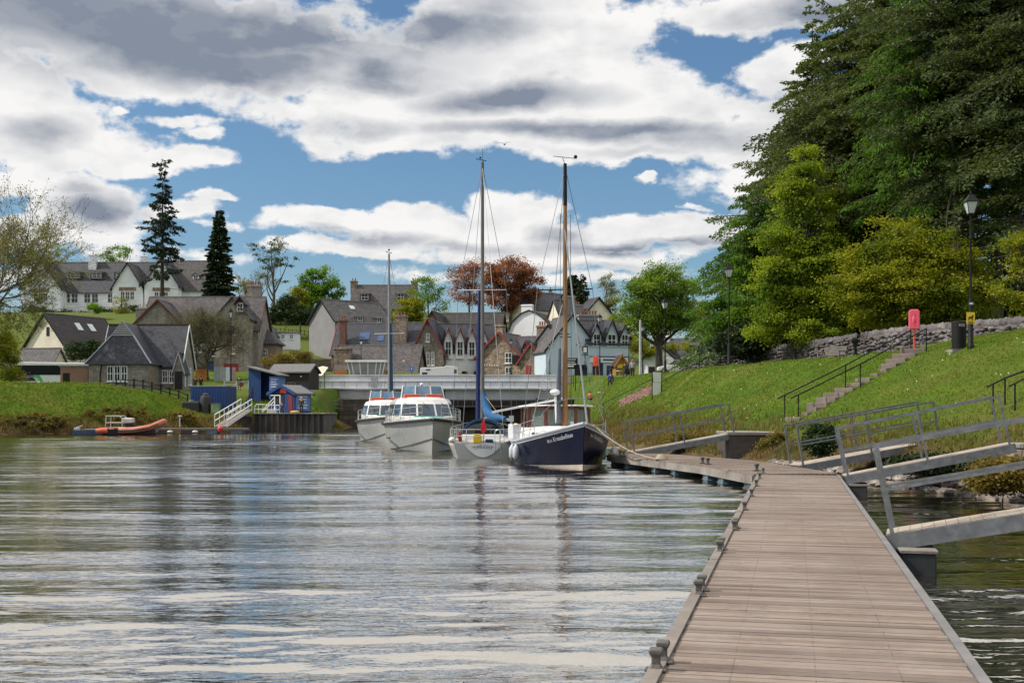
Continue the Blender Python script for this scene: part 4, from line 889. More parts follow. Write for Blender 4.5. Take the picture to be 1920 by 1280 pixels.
# ---- two river cruisers, bows towards us
def cruiser(label, bow, hdv, group):
    hd = Vector((hdv[0], hdv[1], 0)).normalized(); L = 11.2
    C = Hull(L, 4.1, 1.72, 1.42, 1.45, tw=.92, full=.52, rake=.7, kd=.5, flare=.86, boot=.04)
    r_ = thing('river_cruiser', label, 'boat', Vector(bow) - hd * (L - .1), dirto(hd), group)
    C.build(r_, m_hullgrey, m_gel, m_hullgrey); C.deck(r_, m_gel, .03); C.capr(r_, m_black, .075, z=-.10, out=.05, name='rubbing_strake')
    mb = MB()
    for sg in (-1, 1):
        for x_, z_ in ((6.2, .55), (7.9, .62)): pass
        mb.bar((5.6, sg * 1.98, .62), (7.6, sg * 1.93, .64), .07)
    mb.build('side_rubber', m_rubber, r_)
    # raised foredeck and cabin
    def shp(x, w_, z): return (x, w_, z)
    cab = MB(); zt = 2.78
    lo = [(1.2, 1.75), (5.9, 1.72), (7.2, 1.38), (7.55, .5)]; hi = [(1.3, 1.55), (5.4, 1.5), (6.3, 1.22), (6.55, .45)]
    def ringc(pts, z): return [(a, b, z) for a, b in pts] + [(a, -b, z) for a, b in reversed(pts)]
    cab.loft([ringc(lo, 1.35), ringc(lo, 1.72), ringc(hi, 2.5), ringc([(a - .15, b * .93) for a, b in hi], 2.66), ringc([(a - .5, b * .7) for a, b in hi], zt)])
    cb = cab.build('cabin', m_gel, r_, bevel=.03)
    for k_, (i, u0, u1) in enumerate(((0, .08, .48), (0, .54, .95), (1, .1, .92), (2, .08, .94), (3, -.9, .9))):
        for sg in ((-1, 1) if i < 3 else (1,)):
            def at_(u, w_):
                if i < 3: a = Vector((*lo[i], 1.72)).lerp(Vector((*lo[i + 1], 1.72)), u); b = Vector((*hi[i], 2.5)).lerp(Vector((*hi[i + 1], 2.5)), u); q = a.lerp(b, w_); return Vector((q.x, q.y * sg, q.z))
                a = Vector((7.55, .5 * u, 1.72)); b = Vector((6.55, .45 * u, 2.5)); return a.lerp(b, w_)
            q = [at_(u0, .10), at_(u1, .10), at_(u1, .86), at_(u0, .86)]; nrm = (q[1] - q[0]).cross(q[3] - q[0]).normalized()
            if nrm.dot(q[0] - Vector((3.5, 0, 2))) < 0: nrm = -nrm
            mb = MB(); v0 = [p_ + nrm * .028 for p_ in q]; v1 = [p_ - nrm * .01 for p_ in q]; mb.loft([v0, v1]); mb.build('cabin_window', m_bglass, r_)
    for yy in (-.95, .05, 1.0):
        mb = MB(); mb.tube([(7.3, yy, 1.74), (7.05, yy + .12, 2.15), (6.75, yy - .18, 2.5)], .012, 4); mb.build('wiper', m_black, r_)
    # flybridge screen
    for a, b in (((4.9, -1.15), (5.2, -.45)), ((5.2, -.43), (5.2, .43)), ((5.2, .45), (4.9, 1.15))):
        mb = MB(); v0 = [Vector((*a, zt - .06)), Vector((*b, zt - .06)), Vector((b[0] - .25, b[1] * .9, zt + .60)), Vector((a[0] - .25, a[1] * .9, zt + .60))]
        mb.loft([v0, [p_ + Vector((.015, 0, 0)) for p_ in v0]]); mb.build('fly_screen', M('blue_tinted_screen', (.10, .20, .30), .1, var=.3), r_)
    mb = MB()
    for y_ in (-1.17, -.44, .44, 1.17): x_ = 4.9 if abs(y_) > 1 else 5.21; mb.bar((x_ + .01, y_, zt - .06), (x_ - .24, y_ * .9, zt + .64), .06)
    mb.build('screen_post', m_gel, r_)
    for y_ in (-.62, .55):
        mb = MB(); mb.box(5.05, 5.75, y_ - .42, y_ + .42, zt - .10, zt + .12); mb.build('liferaft_case', m_red, r_, bevel=.03)
        mb = MB(); mb.box(5.02, 5.78, y_ - .44, y_ + .44, zt + .121, zt + .16); mb.build('liferaft_lid', M('pale_orange_lid', (.80, .25, .15), .5), r_, bevel=.015)
    mb = MB(); mb.box(7.6, 8.6, -.7, .8, 1.72, 1.80); mb.build('deck_cover', M('teal_canvas', (.06, .30, .28), .8), r_, bevel=.03)
    mb = MB(); mb.loft([ringc([(6.5, 1.62), (8.6, 1.25), (9.8, .6), (10.3, .15)], z) for z in (1.55, 1.74)]); mb.build('foredeck', m_gel, r_, bevel=.04)
    C.railing(r_, m_steel, .30, .93, 8, .62, .016, .10)
    mb = MB(); mb.box(L - .5, L - .1, -.06, .06, 1.62, 1.76); mb.build('bow_roller', m_steel, r_)
    for sg in (-1, 1):                      # chine strake climbing to the stem
        pts = []
        for i in range(12):
            t = .52 + .475 * i / 11; zz = .05 + .62 * (i / 11) ** 1.6; pr = C.sec(t); zs_ = [a[1] for a in pr][::-1]; ys_ = [a[0] for a in pr][::-1]; pts.append((C.x(t, zz), sg * (float(np.interp(zz, zs_, ys_)) + .015), zz))
        mb = MB(); mb.tube(pts, .035, 5); mb.build('chine_strake', M('shadowed_chine', (.12, .12, .12), .6), r_, smooth=True)
    return r_, C
cr1, C1 = cruiser('large grey white cruiser behind TWILIGHT with two red roof boxes', (-3.87, 57.6, 0), (.16, -1), 'river cruisers')
cr2 = dup(cr1, Vector((-7.75, 73.5, 0)) - Vector((.12, -1, 0)).normalized() * 11.1, dirto((.12, -1)), 'smaller looking cruiser farthest back beside the swing bridge', 'river cruisers')
# ---- yacht behind the cruisers, only its mast stands clear
hd = Vector((0, 1, 0)); Q = Hull(10, 3.0, 1.1, .8, .8, tw=.7, full=.45, rake=1.0, kd=.4)
yb = thing('sailing_yacht', 'yacht hidden behind the cruisers, showing a slim blue grey mast', 'boat', (-9.75, 89, 0), R(90))
Q.build(yb, m_hullgrey, m_gel, m_gel); Q.deck(yb, m_gel, .03); MB().box(2, 7, -.8, .8, .7, 1.1).build('coachroof', m_gel, yb, bevel=.05)
mb = MB(); mb.tube([(4, 0, 1), (4, 0, 14.5)], [.11, .08], 10); mb.build('mast', m_greymast, yb, smooth=True)
mb = MB(); mb.tube([(4.1, -.22, 1.3), (4.1, -.12, 9)], [.15, .10], 8); mb.build('furled_sail', M('slate_blue_cover', (.03, .08, .16), .8), yb, smooth=True)
mb = MB(); mb.tube([(4, -1.2, 8.2), (4, 1.15, 8.15)], .028, 6); mb.build('spreader', m_white, yb); mb = MB(); mb.bar((4, -.25, 14.55), (4, .25, 14.65), .05); mb.ball((4, 0, 14.8), .08); mb.build('masthead', m_black, yb)
stays(yb, [((4, 0, 14.4), (4, 1.15, 8.15)), ((4, 0, 14.4), (4, -1.2, 8.2)), ((4, 0, 14.4), (0, 0, .9)), ((4, 0, 14.4), (10, 0, 1))], .014)

# ---- rigid inflatable, bow right
rb = thing('inflatable_boat', 'orange rigid inflatable with a steel frame, moored at the left bank', 'boat', P(186, 814, 100.5), R(4)); rb.location.z = 0
s_ = F / 100.5
def tubepath(sg): return [(1.9, sg * .95, .38), (3.2, sg * .97, .42), (4.4, sg * .85, .62), (5.1, sg * .55, .92), (5.45, sg * .15, 1.1)]
mb = MB(); mb.tube(tubepath(-1) + list(reversed(tubepath(1))), .27, 10); mb.build('tube', M('salmon_orange_tube', (.50, .17, .11), .6, var=.15, vs=2, col2=(.55, .36, .30), amt=.8), rb, smooth=True)
mb = MB(); mb.tube([(.0, -.95, .36), (.5, -.97, .38), (1.0, -.97, .38)], [.18, .27, .27], 10); mb.tube([(.0, .95, .36), (.5, .97, .38), (1.0, .97, .38)], [.18, .27, .27], 10); mb.build('stern_tube', M('orange_tube', (.55, .12, .06), .6), rb, smooth=True)
mb = MB(); mb.loft([[(x, -w_, z), (x, 0, k_), (x, w_, z)] for x, w_, z, k_ in ((.3, .85, .2, -.2), (3.4, .85, .22, -.2), (4.8, .55, .5, .15), (5.3, .1, .85, .7))]); mb.build('hull', m_hullgrey, rb)
mb = MB(); mb.box(.7, 1.95, -1.05, -.9, .05, .5); mb.build('black_side_panel', m_black, rb)
mb = MB(); mb.tube([(x, y - .27, z - .02) for x, y, z in tubepath(-1)], .045, 5); mb.build('rubbing_strake', m_black, rb)
mb = MB()
for yy in (-.8, .8): mb.tube([(.75, yy, .4), (.75, yy, 1.05), (.8, yy, 1.62), (1.9, yy, 1.62), (2.1, yy, 1.45), (2.15, yy, .4)], .045, 6); mb.tube([(.75, yy, 1.05), (2.1, yy, 1.05)], .04, 6); mb.tube([(1, yy, .62), (2.1, yy, .62)], .04, 6)
for x, z in ((.8, 1.62), (1.9, 1.62)): mb.tube([(x, -.8, z), (x, .8, z)], .045, 6)
mb.build('a_frame', m_steel, rb, smooth=True)
mb = MB(); mb.box(2.0, 2.9, -.4, .45, 1.0, 1.45); mb.build('console', m_gel, rb, bevel=.1); mb = MB(); mb.box(2.3, 2.9, -.35, .4, .4, 1.0); mb.build('console_base', m_dark, rb)
mb = MB()
for i in range(4): mb.box(3.1 + i * .38, 3.36 + i * .38, -.25, .25, .4, .62)
mb.build('seat_pod', M('red_seat', (.35, .05, .04), .6), rb, bevel=.04)
mb = MB(); mb.loft([[(a, b, c) for b, c in ((-.5, .55), (.5, .55), (.45, .72), (-.45, .72))] for a in (4.2, 4.9)]); mb.build('bow_locker', M('red_liner', (.5, .03, .03), .6), rb)
# smaller dark boats to the left of it
o = thing('dinghy', 'low dark dinghy with a silver outboard, left of the inflatable', 'boat', P(140, 814, 101), 0); o.location.z = 0
mb = MB(); mb.loft([[(x, -w_, .38), (x, -w_ * .8, 0), (x, w_ * .8, 0), (x, w_, .38)] for x, w_ in ((0, .6), (1.6, .7), (2.6, .35), (3.0, .04))]); mb.build('hull', M('dark_blue_grp', (.03, .06, .12), .4), o)
mb = MB(); mb.box(.0, .5, -.2, .1, .38, .62); mb.bar((.1, 0, .6), (.7, .0, .8), .06); mb.build('outboard', m_alu, o, bevel=.05)
MB().box(1.0, 2.0, -.5, .5, .38, .5).build('tarpaulin', M('slate_blue_tarp', (.12, .17, .26), .7), o, bevel=.05)
# ================================================================== VILLAGE
def block_(root, cx, cy, z0, W_, D, He, Hr, ax, wall, roof, over=.35, barge=None, hip=0., name='', clip=0., ridge=True):
    """one building volume in the local frame of root (front = -y). ax 'x': ridge runs left-right; 'y': gable faces the front"""
    a, b = (W_ / 2, D / 2) if ax == 'x' else (D / 2, W_ / 2)     # a: half length along ridge, b: half span
    def tr(u, v, z): return (cx + u, cy + v, z) if ax == 'x' else (cx + v, cy - u, z)
    mb = MB()
    z00, ze, zr = z0 - 2.5, z0 + He, z0 + He + Hr
    gab = [(-b, z00), (b, z00), (b, ze), (0, zr - .05), (-b, ze)] if not hip else [(-b, z00), (b, z00), (b, ze), (-b, ze)]
    vs = [tr(-a, v, z) for v, z in gab] + [tr(a, v, z) for v, z in gab]; n = len(gab)
    mb.add(vs, [tuple(range(n)), tuple(range(2 * n - 1, n - 1, -1))] + [(i, i + n, (i + 1) % n + n, (i + 1) % n) for i in range(n)])
    w_ = mb.build('wall', wall, root)
    th = .16; sl = Hr / b; bo = b + over; zo = ze - over * sl; ao = a + over; mb = MB()
    ri = a + over if not hip else a - hip
    if not hip:
        for s in (-1, 1):
            p = [(-ao, s * bo, zo), (ao, s * bo, zo), (ao, 0, zr), (-ao, 0, zr)]
            mb.add([tr(*q) for q in p] + [tr(q[0], q[1], q[2] + th) for q in p], [(0, 1, 2, 3), (7, 6, 5, 4), (0, 4, 5, 1), (1, 5, 6, 2), (2, 6, 7, 3), (3, 7, 4, 0)])
    else:
        p = [(-ao, -bo, zo), (ao, -bo, zo), (ao, bo, zo), (-ao, bo, zo), (-ri, 0, zr), (ri, 0, zr)]
        q_ = [tr(*q) for q in p] + [tr(q[0], q[1], q[2] + th) for q in p]
        mb.add(q_, [(6, 7, 11, 10), (7, 8, 11), (8, 9, 10, 11), (9, 6, 10), (0, 1, 7, 6), (1, 2, 8, 7), (2, 3, 9, 8), (3, 0, 6, 9), (3, 2, 1, 0)])
    ro = mb.build('roof', roof, root)
    if ridge:
        mb = MB(); mb.bar(tr(-ri, 0, zr + th + .02), tr(ri, 0, zr + th + .02), .22, .14); mb.build('ridge_cap', m_conc if ridge is True else ridge, ro)
    if barge and not hip:
        for s in (-1, 1):
            mb = MB()
            for k in (-1, 1):
                p = [(s * (ao + .03), k * bo, zo - .12), (s * (ao + .03), k * bo, zo + th + .06), (s * (ao + .03), 0, zr + th + .06), (s * (ao + .03), 0, zr - .12)]
                q0 = [tr(*q) for q in p]; q1 = [tr(q[0] - s * .10, q[1], q[2]) for q in p]; mb.loft([q0, q1])
            mb.build('bargeboard', barge, ro)
    return dict(cx=cx, cy=cy, W=W_, D=D, z0=z0, He=He, Hr=Hr, zr=zr, ax=ax, roof=ro)
def win(root, B, face, u, z, w_=1.0, h=1.5, frame_=None, pane=None, sill=True, bars=1, name='window', panes=True):
    """window on a face: f front, b back, l left, r right; u along the face from its middle, z its sill height"""
    frame_ = frame_ or m_white; pane = pane or m_glass
    cx, cy, W_, D, z0 = B['cx'], B['cy'], B['W'], B['D'], B['z0']
    def pos(t, o, zz):
        if face == 'f': return (cx + t, cy - D / 2 - o, zz)
        if face == 'r': return (cx + W_ / 2 + o, cy + t, zz)
        if face == 'l': return (cx - W_ / 2 - o, cy - t, zz)
    def bx(mb, t0, t1, o0, o1, za, zb):
        p, q = pos(t0, o0, za), pos(t1, o1, zb); mb.box(min(p[0], q[0]), max(p[0], q[0]), min(p[1], q[1]), max(p[1], q[1]), za, zb)
    z = z0 + z; mb = MB(); f = .09
    bx(mb, u - w_ / 2, u + w_ / 2, -.05, .07, z, z + f); bx(mb, u - w_ / 2, u + w_ / 2, -.05, .07, z + h - f, z + h)
    bx(mb, u - w_ / 2, u - w_ / 2 + f, -.05, .068, z + f, z + h - f); bx(mb, u + w_ / 2 - f, u + w_ / 2, -.05, .068, z + f, z + h - f)
    bx(mb, u - w_ / 2 + f, u + w_ / 2 - f, -.05, .06, z + h / 2 - .04, z + h / 2 + .04)
    for i in range(bars): t = u - w_ / 2 + w_ * (i + 1) / (bars + 1); bx(mb, t - .035, t + .035, -.05, .055, z + f, z + h - f)
    if sill: bx(mb, u - w_ / 2 - .1, u + w_ / 2 + .1, -.05, .14, z - .12, z - .002)
    o = mb.build(name, frame_, root)
    mb = MB(); bx(mb, u - w_ / 2 + f, u + w_ / 2 - f, -.04, .02, z + f, z + h - f); mb.build('pane', pane, o)
    return o
def slab(root, B, face, u, z, w_, h, mat, name, o0=.0, o1=.05):
    cx, cy, W_, D, z0 = B['cx'], B['cy'], B['W'], B['D'], B['z0']; mb = MB()
    if face == 'f': mb.box(cx + u - w_ / 2, cx + u + w_ / 2, cy - D / 2 - o1, cy - D / 2 - o0, z0 + z, z0 + z + h)
    else: mb.box(cx + W_ / 2 + o0, cx + W_ / 2 + o1, cy + u - w_ / 2, cy + u + w_ / 2, z0 + z, z0 + z + h)
    return mb.build(name, mat, root)
def chimney(root, x, y, z, w_, d, h, mat, pots=2, potmat=None):
    mb = MB(); mb.box(x - w_ / 2, x + w_ / 2, y - d / 2, y + d / 2, z, z + h); mb.box(x - w_ / 2 - .1, x + w_ / 2 + .1, y - d / 2 - .1, y + d / 2 + .1, z + h - .3, z + h - .08)
    o = mb.build('chimney', mat, root, bevel=.02)
    for i in range(pots):
        px_ = x + (i - (pots - 1) / 2) * (w_ * .8 / max(1, pots)); mb = MB(); mb.lathe([(.15, 0), (.13, .45), (.16, .5), (.16, .6), (.11, .6)], (px_, y, z + h), 8); mb.build('chimney_pot', potmat or m_terr, o, smooth=True)
    return o
def dormer(root, x, y, z, w_, h, d, wall, roof, barge=None, rise=None, winh=1.1, frame_=None, flat=False):
    """gabled dormer whose front is at y, running back by d"""
    rise = rise or w_ * .6; mb = MB()
    o_ = .15
    if flat: mb.box(x - w_ / 2, x + w_ / 2, y, y + d, z, z + h); wl = mb.build('dormer_cheek', wall, root); mb = MB(); mb.add([(x - w_ / 2 - o_, y - .2, z + h), (x + w_ / 2 + o_, y - .2, z + h), (x + w_ / 2 + o_, y + d + .8, z + h + .35), (x - w_ / 2 - o_, y + d + .8, z + h + .35), (x - w_ / 2 - o_, y - .2, z + h + .12), (x + w_ / 2 + o_, y - .2, z + h + .12), (x + w_ / 2 + o_, y + d + .8, z + h + .47), (x - w_ / 2 - o_, y + d + .8, z + h + .47)], [(0, 3, 2, 1), (4, 5, 6, 7), (0, 1, 5, 4), (1, 2, 6, 5), (2, 3, 7, 6), (3, 0, 4, 7)]); mb.build('dormer_roof', roof, root)
    else:
        mb.prism([(x - w_ / 2, z), (x + w_ / 2, z), (x + w_ / 2, z + h), (x, z + h + rise - .03), (x - w_ / 2, z + h)], 'xz', y, y + d); wl = mb.build('dormer_wall', wall, root)
        mb = MB()
        for s in (-1, 1):
            e = w_ / 2 + .22; p = [(x + s * e, z + h - .22 * rise / (w_ / 2)), (x, z + h + rise)]
            mb.prism([p[0], p[1], (p[1][0], p[1][1] + .12), (p[0][0], p[0][1] + .12)], 'xz', y - .3, y + d + 1.2)
        dr = mb.build('dormer_roof', roof, root)
        if barge:
            mb = MB()
            for s in (-1, 1):
                e = w_ / 2 + .24; p = [(x + s * e, z + h - .22 * rise / (w_ / 2) - .1), (x, z + h + rise - .1)]; mb.prism([p[0], p[1], (p[1][0], p[1][1] + .28), (p[0][0], p[0][1] + .28)], 'xz', y - .42, y - .31)
            mb.build('bargeboard', barge, dr)
    B = dict(cx=x, cy=y + .5, W=w_, D=1., z0=z); win(root, B, 'f', 0, h * .5 - winh * .4, w_ * .72, winh, frame_, sill=False, name='dormer_window')
def skylight(root, B, u, k, w_=.8, h=1.2, side=-1, mat=None):
    """roof light on the front slope of an x-ridge block; u along, k 0..1 from eave to ridge"""
    b = B['D'] / 2; sl = B['Hr'] / b; y = B['cy'] + side * b * (1 - k); z = B['z0'] + B['He'] + B['Hr'] * k + .18
    n = Vector((0, side * sl, 1)).normalized(); up = Vector((0, -side, sl)).normalized(); c = Vector((B['cx'] + u, y, z))
    mb = MB(); q = [c + Vector((sx * w_ / 2, 0, 0)) + up * sy * h / 2 + n * .05 for sx, sy in ((-1, -1), (1, -1), (1, 1), (-1, 1))]
    mb.loft([q, [p_ - n * .12 for p_ in q]]); mb.build('roof_window', mat or M('bright_skylight', (.55, .60, .66), .12, coat=.5), root)
def bld(label, px, Y, z, rz=0, name='house', group='village houses', cat='house'):
    return thing(name, label, cat, ((px - 960) / F * Y, Y, z), rz, group)

# ---- old stone house with the half-hipped wing (left)
s = F / 137; r_ = bld('grey stone house with half hipped slate wing, behind the left bank fence', 268, 139, 4.6)
A = block_(r_, -.1, 2.7, 0, 9.3, 5.6, 2.95, 4.75, 'x', m_stone3, m_slate, .25, m_white, ridge=M('mossy_ridge_tile', (.13, .06, .045), .9, var=.4))
# wing, roof hipped low and a small louvred gablet on top
x0, x1, y0, y1 = -4.85, 2.05, -4.4, 0; mb = MB(); mb.box(x0, x1, y0, y1 + .2, -2, 2.9); mb.build('wing_wall', m_stone3, r_)
mb = MB(); xm = (x0 + x1) / 2; e = .35; zt = 7.75; zg = 6.15; ze = 2.8; yg = y0 + 1.3
mb.add([(x0 - e, y0 - e, ze), (x1 + e, y0 - e, ze), (xm + 1.25, yg, zg), (xm - 1.25, yg, zg), (xm, yg, zt), (x1 + e, 3.0, ze), (xm, 3.0, zt), (x0 - e, 3.0, ze)],
       [(0, 1, 2, 3), (1, 5, 6, 4, 2), (0, 3, 4, 6, 7), (3, 2, 4)]); wr = mb.build('wing_roof', m_slate, r_)
mb = MB()
for i in range(6): a = 1.2 - i * .2; mb.box(xm - a, xm + a, yg - .09, yg - .02, zg + i * .25, zg + i * .25 + .16)
mb.build('louvred_gablet', M('weathered_white_boards', (.42, .43, .46), .7, var=.2), wr)
lead = M('lead_flashing', (.30, .34, .42), .5, var=.1)
for a, b in (((x0 - e, y0 - e, ze + .06), (xm - 1.25, yg, zg + .06)), ((x1 + e, y0 - e, ze + .06), (xm + 1.25, yg, zg + .06)), ((xm - 1.25, yg, zg + .06), (xm, yg, zt + .05)), ((xm + 1.25, yg, zg + .06), (xm, yg, zt + .05))):
    mb = MB(); mb.bar(a, b, .2, .1); mb.build('hip_flashing', lead, wr)
mb = MB(); mb.bar((x1 + e, 0, ze), (xm, 0, zt), .05); WB = dict(cx=xm, cy=(y0 + y1) / 2, W=x1 - x0, D=y1 - y0, z0=0)
for u in (-.95, -.15, .65): win(r_, WB, 'f', u, .85, .72, 1.75)
for u in (-.9, 0, .9): win(r_, WB, 'r', u - .8, .6, .55, 1.7, M('sandstone_mullion', (.33, .26, .2), .8))
for u in (2.75, 3.55): win(r_, A, 'f', u, .75, .65, 1.5)
for u in (-1.2, 0, 1.2): win(r_, A, 'r', u, .6, .6, 2.1)
MB().tube([(-3.5, y0 - .08, 0), (-3.5, y0 - .08, 1.6), (-3.3, y0 - .1, 2.8)], .06).build('downpipe', m_black, r_)
# stone porch gable on the right end
PB = block_(r_, 4.45, .2, 0, 1.2, 2.0, 2.3, 1.9, 'y', m_stone3, m_slate, .2, M('pale_bargeboard', (.45, .45, .47), .6)); slab(r_, PB, 'f', 0, 0, .9, 2.1, m_dark, 'porch_door'); slab(r_, PB, 'r', -.4, .3, .5, 1.6, m_bluew, 'poster_panel')
r_ = bld('low flat roofed brown store with a dark doorway beside the stone house', 139, 136.5, 4.55, name='outbuilding')
B = dict(cx=0, cy=1.2, W=3.2, D=2.4, z0=0); MB().box(-1.6, 1.6, 0, 2.4, -1, 2.6).build('wall', m_pinkh, r_); MB().box(-1.75, 1.75, -.12, 2.5, 2.602, 2.78).build('roof', m_conc, r_); slab(r_, B, 'f', -.9, 0, .8, 1.9, m_dark, 'door', .0, .03)

# ---- white house with roof windows
r_ = bld('cream gabled house with two white roof windows, behind the coach', 125, 180, 8.2, R(62)); s = F / 180
B = block_(r_, 1.5, 0, 0, 11, 8.6, 3.6, 4.8, 'x', m_cream, m_tile, .45, m_black)
for k_, (u, z, a, h) in enumerate(((-.6, 1.8, 1.1, 1.3), (.6, 5.1, .6, 1.3))): win(r_, B, 'l', u, z, a, h, m_black, sill=False)
skylight(r_, B, -.6, .62, 1.0, 1.5); skylight(r_, B, 1.9, .62, 1.0, 1.5)
r_ = bld('long low slate roof, half hidden behind the left bare tree', 58, 170, 6.0, R(-8)); B = block_(r_, 0, 3, 0, 5.5, 6, 1.9, 3.2, 'x', m_cream, m_slate2, .3)

# ---- the big white hotel on the hill
HY_ = 290; s = F / HY_; zb = CH + (HY - 592) / s
r_ = bld('long white hotel with steep slate roofs on the hill at the left', 222, HY_, zb, 0, 'hotel', None, 'hotel'); g = lambda px: (px - 222) / s
A = block_(r_, g(225), 5, 0, 44, 10, 6.3, 7.4, 'x', m_harl, m_slate3, .5, m_black)
B1 = block_(r_, g(90), 0, 0, 9.6, 9, 6.6, 6.6, 'y', m_harl, m_slate3, .5, m_black); B2 = block_(r_, g(249), 0, 0, 7.4, 8, 6.6, 5.9, 'y', m_harl, m_slate2, .5, m_black); B3 = block_(r_, g(314), -.6, 0, 8.2, 9, 7.2, 6.3, 'y', m_harl, m_slate3, .5, m_black)
B4 = block_(r_, g(356), 3, 0, 8.6, 9, 6.6, 7.2, 'x', m_harl, m_slate2, .5)
for px in (133, 171, 215): 
    for u in (-.95, .95): win(r_, A, 'f', g(px) - A['cx'] + u, 3.2, 1.6, 2.3)
for px in (136, 177, 222): dormer(r_, g(px), 1.6, 9.2, 3.2, 1.7, 2.2, m_slate, m_slate3, flat=True, winh=1.3)
for BB, z_ in ((B1, 3.2), (B2, 3.6), (B3, 3.4)):
    for u in (-1.15, 0, 1.15): win(r_, BB, 'f', u, z_, 1.05, 2.0)
    slab(r_, BB, 'f', 0, z_ + 2.15, 4.2, .9, m_stone2, 'stone_panel', 0, .06)
for u in (-.8, .8): win(r_, B3, 'f', u, 8.0, 1.3, 1.6)
for u in (-.8, .8): win(r_, B1, 'f', u, .1, 1.2, 1.9)
dormer(r_, g(367), .0, 8.4, 1.6, 1.6, 2.2, m_white, m_slate3, winh=1.5, rise=.5)
chimney(r_, g(163), 4.3, 11.6, 1.9, 1.3, 4.1, m_harl, 1); chimney(r_, g(256), 6, 12, 1.5, 1.2, 3.6, m_harl, 1)

# ---- stone building with red gable boards, left centre
r_ = bld('long grey stone building with dark red gable boards behind the bare tree', 350, 176, 7.3, 0, 'stone_building', None, 'building'); s = F / 176; g = lambda px: (px - 350) / s
A = block_(r_, g(372), 5.5, 0, 17.5, 9, 7.0, 5.2, 'x', m_stone3, m_slate2, .3, m_dredp)
B1 = block_(r_, g(303), 1.2, 0, 8.6, 6, 6.8, 4.3, 'y', m_stone3, m_slate2, .4, m_dredp)
B2 = block_(r_, g(440), 2.0, 0, 5.2, 7, 8.6, 3.0, 'y', m_stone3, m_slate, .35, None)
for px, z_ in ((285, 4.2), (303, 4.5), (309, 4.5)): win(r_, B1, 'f', g(px) - B1['cx'], z_, .7, 1.7)
for px, z_, w_, h_ in ((367, 3.6, 1.2, 2.2), (400, 3.0, 1.3, 2.0), (413, 3.0, 1.5, 1.9), (362, 6.0, .8, 1.3), (405, 6.2, .8, 1.3)): win(r_, A, 'f', g(px) - A['cx'], z_, w_, h_)
for z_ in (3.2, 6.1): win(r_, B2, 'f', .1, z_, .75, 1.5)
slab(r_, B2, 'f', -.3, 2.6, 2.9, 3.4, m_larch, 'timber_cladding', .0, .05); slab(r_, A, 'f', g(417) - A['cx'], .2, 1.1, 2.2, m_redp, 'door'); slab(r_, B2, 'f', -.2, -.2, 2.2, 2.0, m_redp, 'garage_door')
dormer(r_, g(455), -1.7, 9.2, 1.3, 1.6, 2, m_slate, m_slate, m_dredp, winh=1.3, rise=.9)
chimney(r_, g(262), 1.5, 5.6, 1.7, 1.5, 4.7, m_stone3, 3, M('pale_pot', (.5, .45, .4), .8)); chimney(r_, g(455), 8, 11, 2.0, 1.2, 3.4, m_stone3, 4)
r_ = bld('timber boarded annex with pale slate roof and paired white window', 492, 181, 8.7, 0, 'annex', None, 'annex'); B = block_(r_, 0, 2.4, 0, 4.4, 4.8, 3.9, 1.9, 'x', m_larch, m_slate2, .4, None, hip=1.7)
for u in (-.25, .45): win(r_, B, 'f', u, 1.55, .65, 1.3)
r_ = bld('white two storey wing with blue trim up the slope behind the annex', 482, 200, 11.6); B = block_(r_, 0, 4, 0, 5.0, 10, 3.6, 2.4, 'y', m_harl, m_slate, .4, m_black)
for u in (-1.2, .2, 1.4): win(r_, B, 'f', u, .9, .8, 2.0)
r_ = bld('small white flat roofed hut in front of the terrace field', 537, 205, CH + (HY - 645) * 205 / F, 0, 'hut', None, 'hut'); MB().box(-1.9, 1.9, 0, 3, -1, 2.0).build('wall', m_harl, r_); MB().box(-2.1, 2.1, -.3, 3.2, 2.003, 2.2).build('roof', m_conc, r_); B = dict(cx=0, cy=1.5, W=3.8, D=3, z0=0); win(r_, B, 'f', -.6, .9, .7, .8); win(r_, B, 'f', .9, .9, .7, .8)

# ---- houses in the middle
r_ = bld('large grey harled house with plain left gable and paired dormers', 664, 216, CH + (HY - 668) * 216 / F, R(42)); s = F / 216
B = block_(r_, 1.2, 3, 0, 12.5, 8.6, 6.4, 3.9, 'x', m_greyh, m_slate2, .45, m_black)
for u in (-.9, 3.4): dormer(r_, u + 1.2, -1.45, 5.4, 1.5, 1.7, 2.4, m_slate2, m_slate2, winh=1.7, flat=True)
win(r_, B, 'f', .9, 4.3, .9, 1.2); skylight(r_, B, -.6, .66, 1.0, 1.0)
r_ = bld('stone villa on the skyline with twin chimneys and canted dormers', 717, 268, CH + (HY - 592) * 268 / F); s = F / 268
B = block_(r_, 0, 4, 0, 14.6, 8.2, 1.7, 5.6, 'x', m_stone, m_slate2, .2)
for u in (-4.1, 4.1): dormer(r_, u, .6, 3.4, 2.2, 1.6, 2.0, m_slate2, m_slate2, winh=1.5, flat=True)
for u in (-7.0, 7.0): chimney(r_, u, 4, 5.2, 1.5, 1.5, 3.2, m_stone2, 2)
r_ = bld('old brown stone store below the villa, hiding behind the mast', 690, 225, CH + (HY - 640) * 225 / F); B = block_(r_, 0, 4, 0, 8, 6, 3, 3.4, 'x', m_stone2, m_slate3, .2)

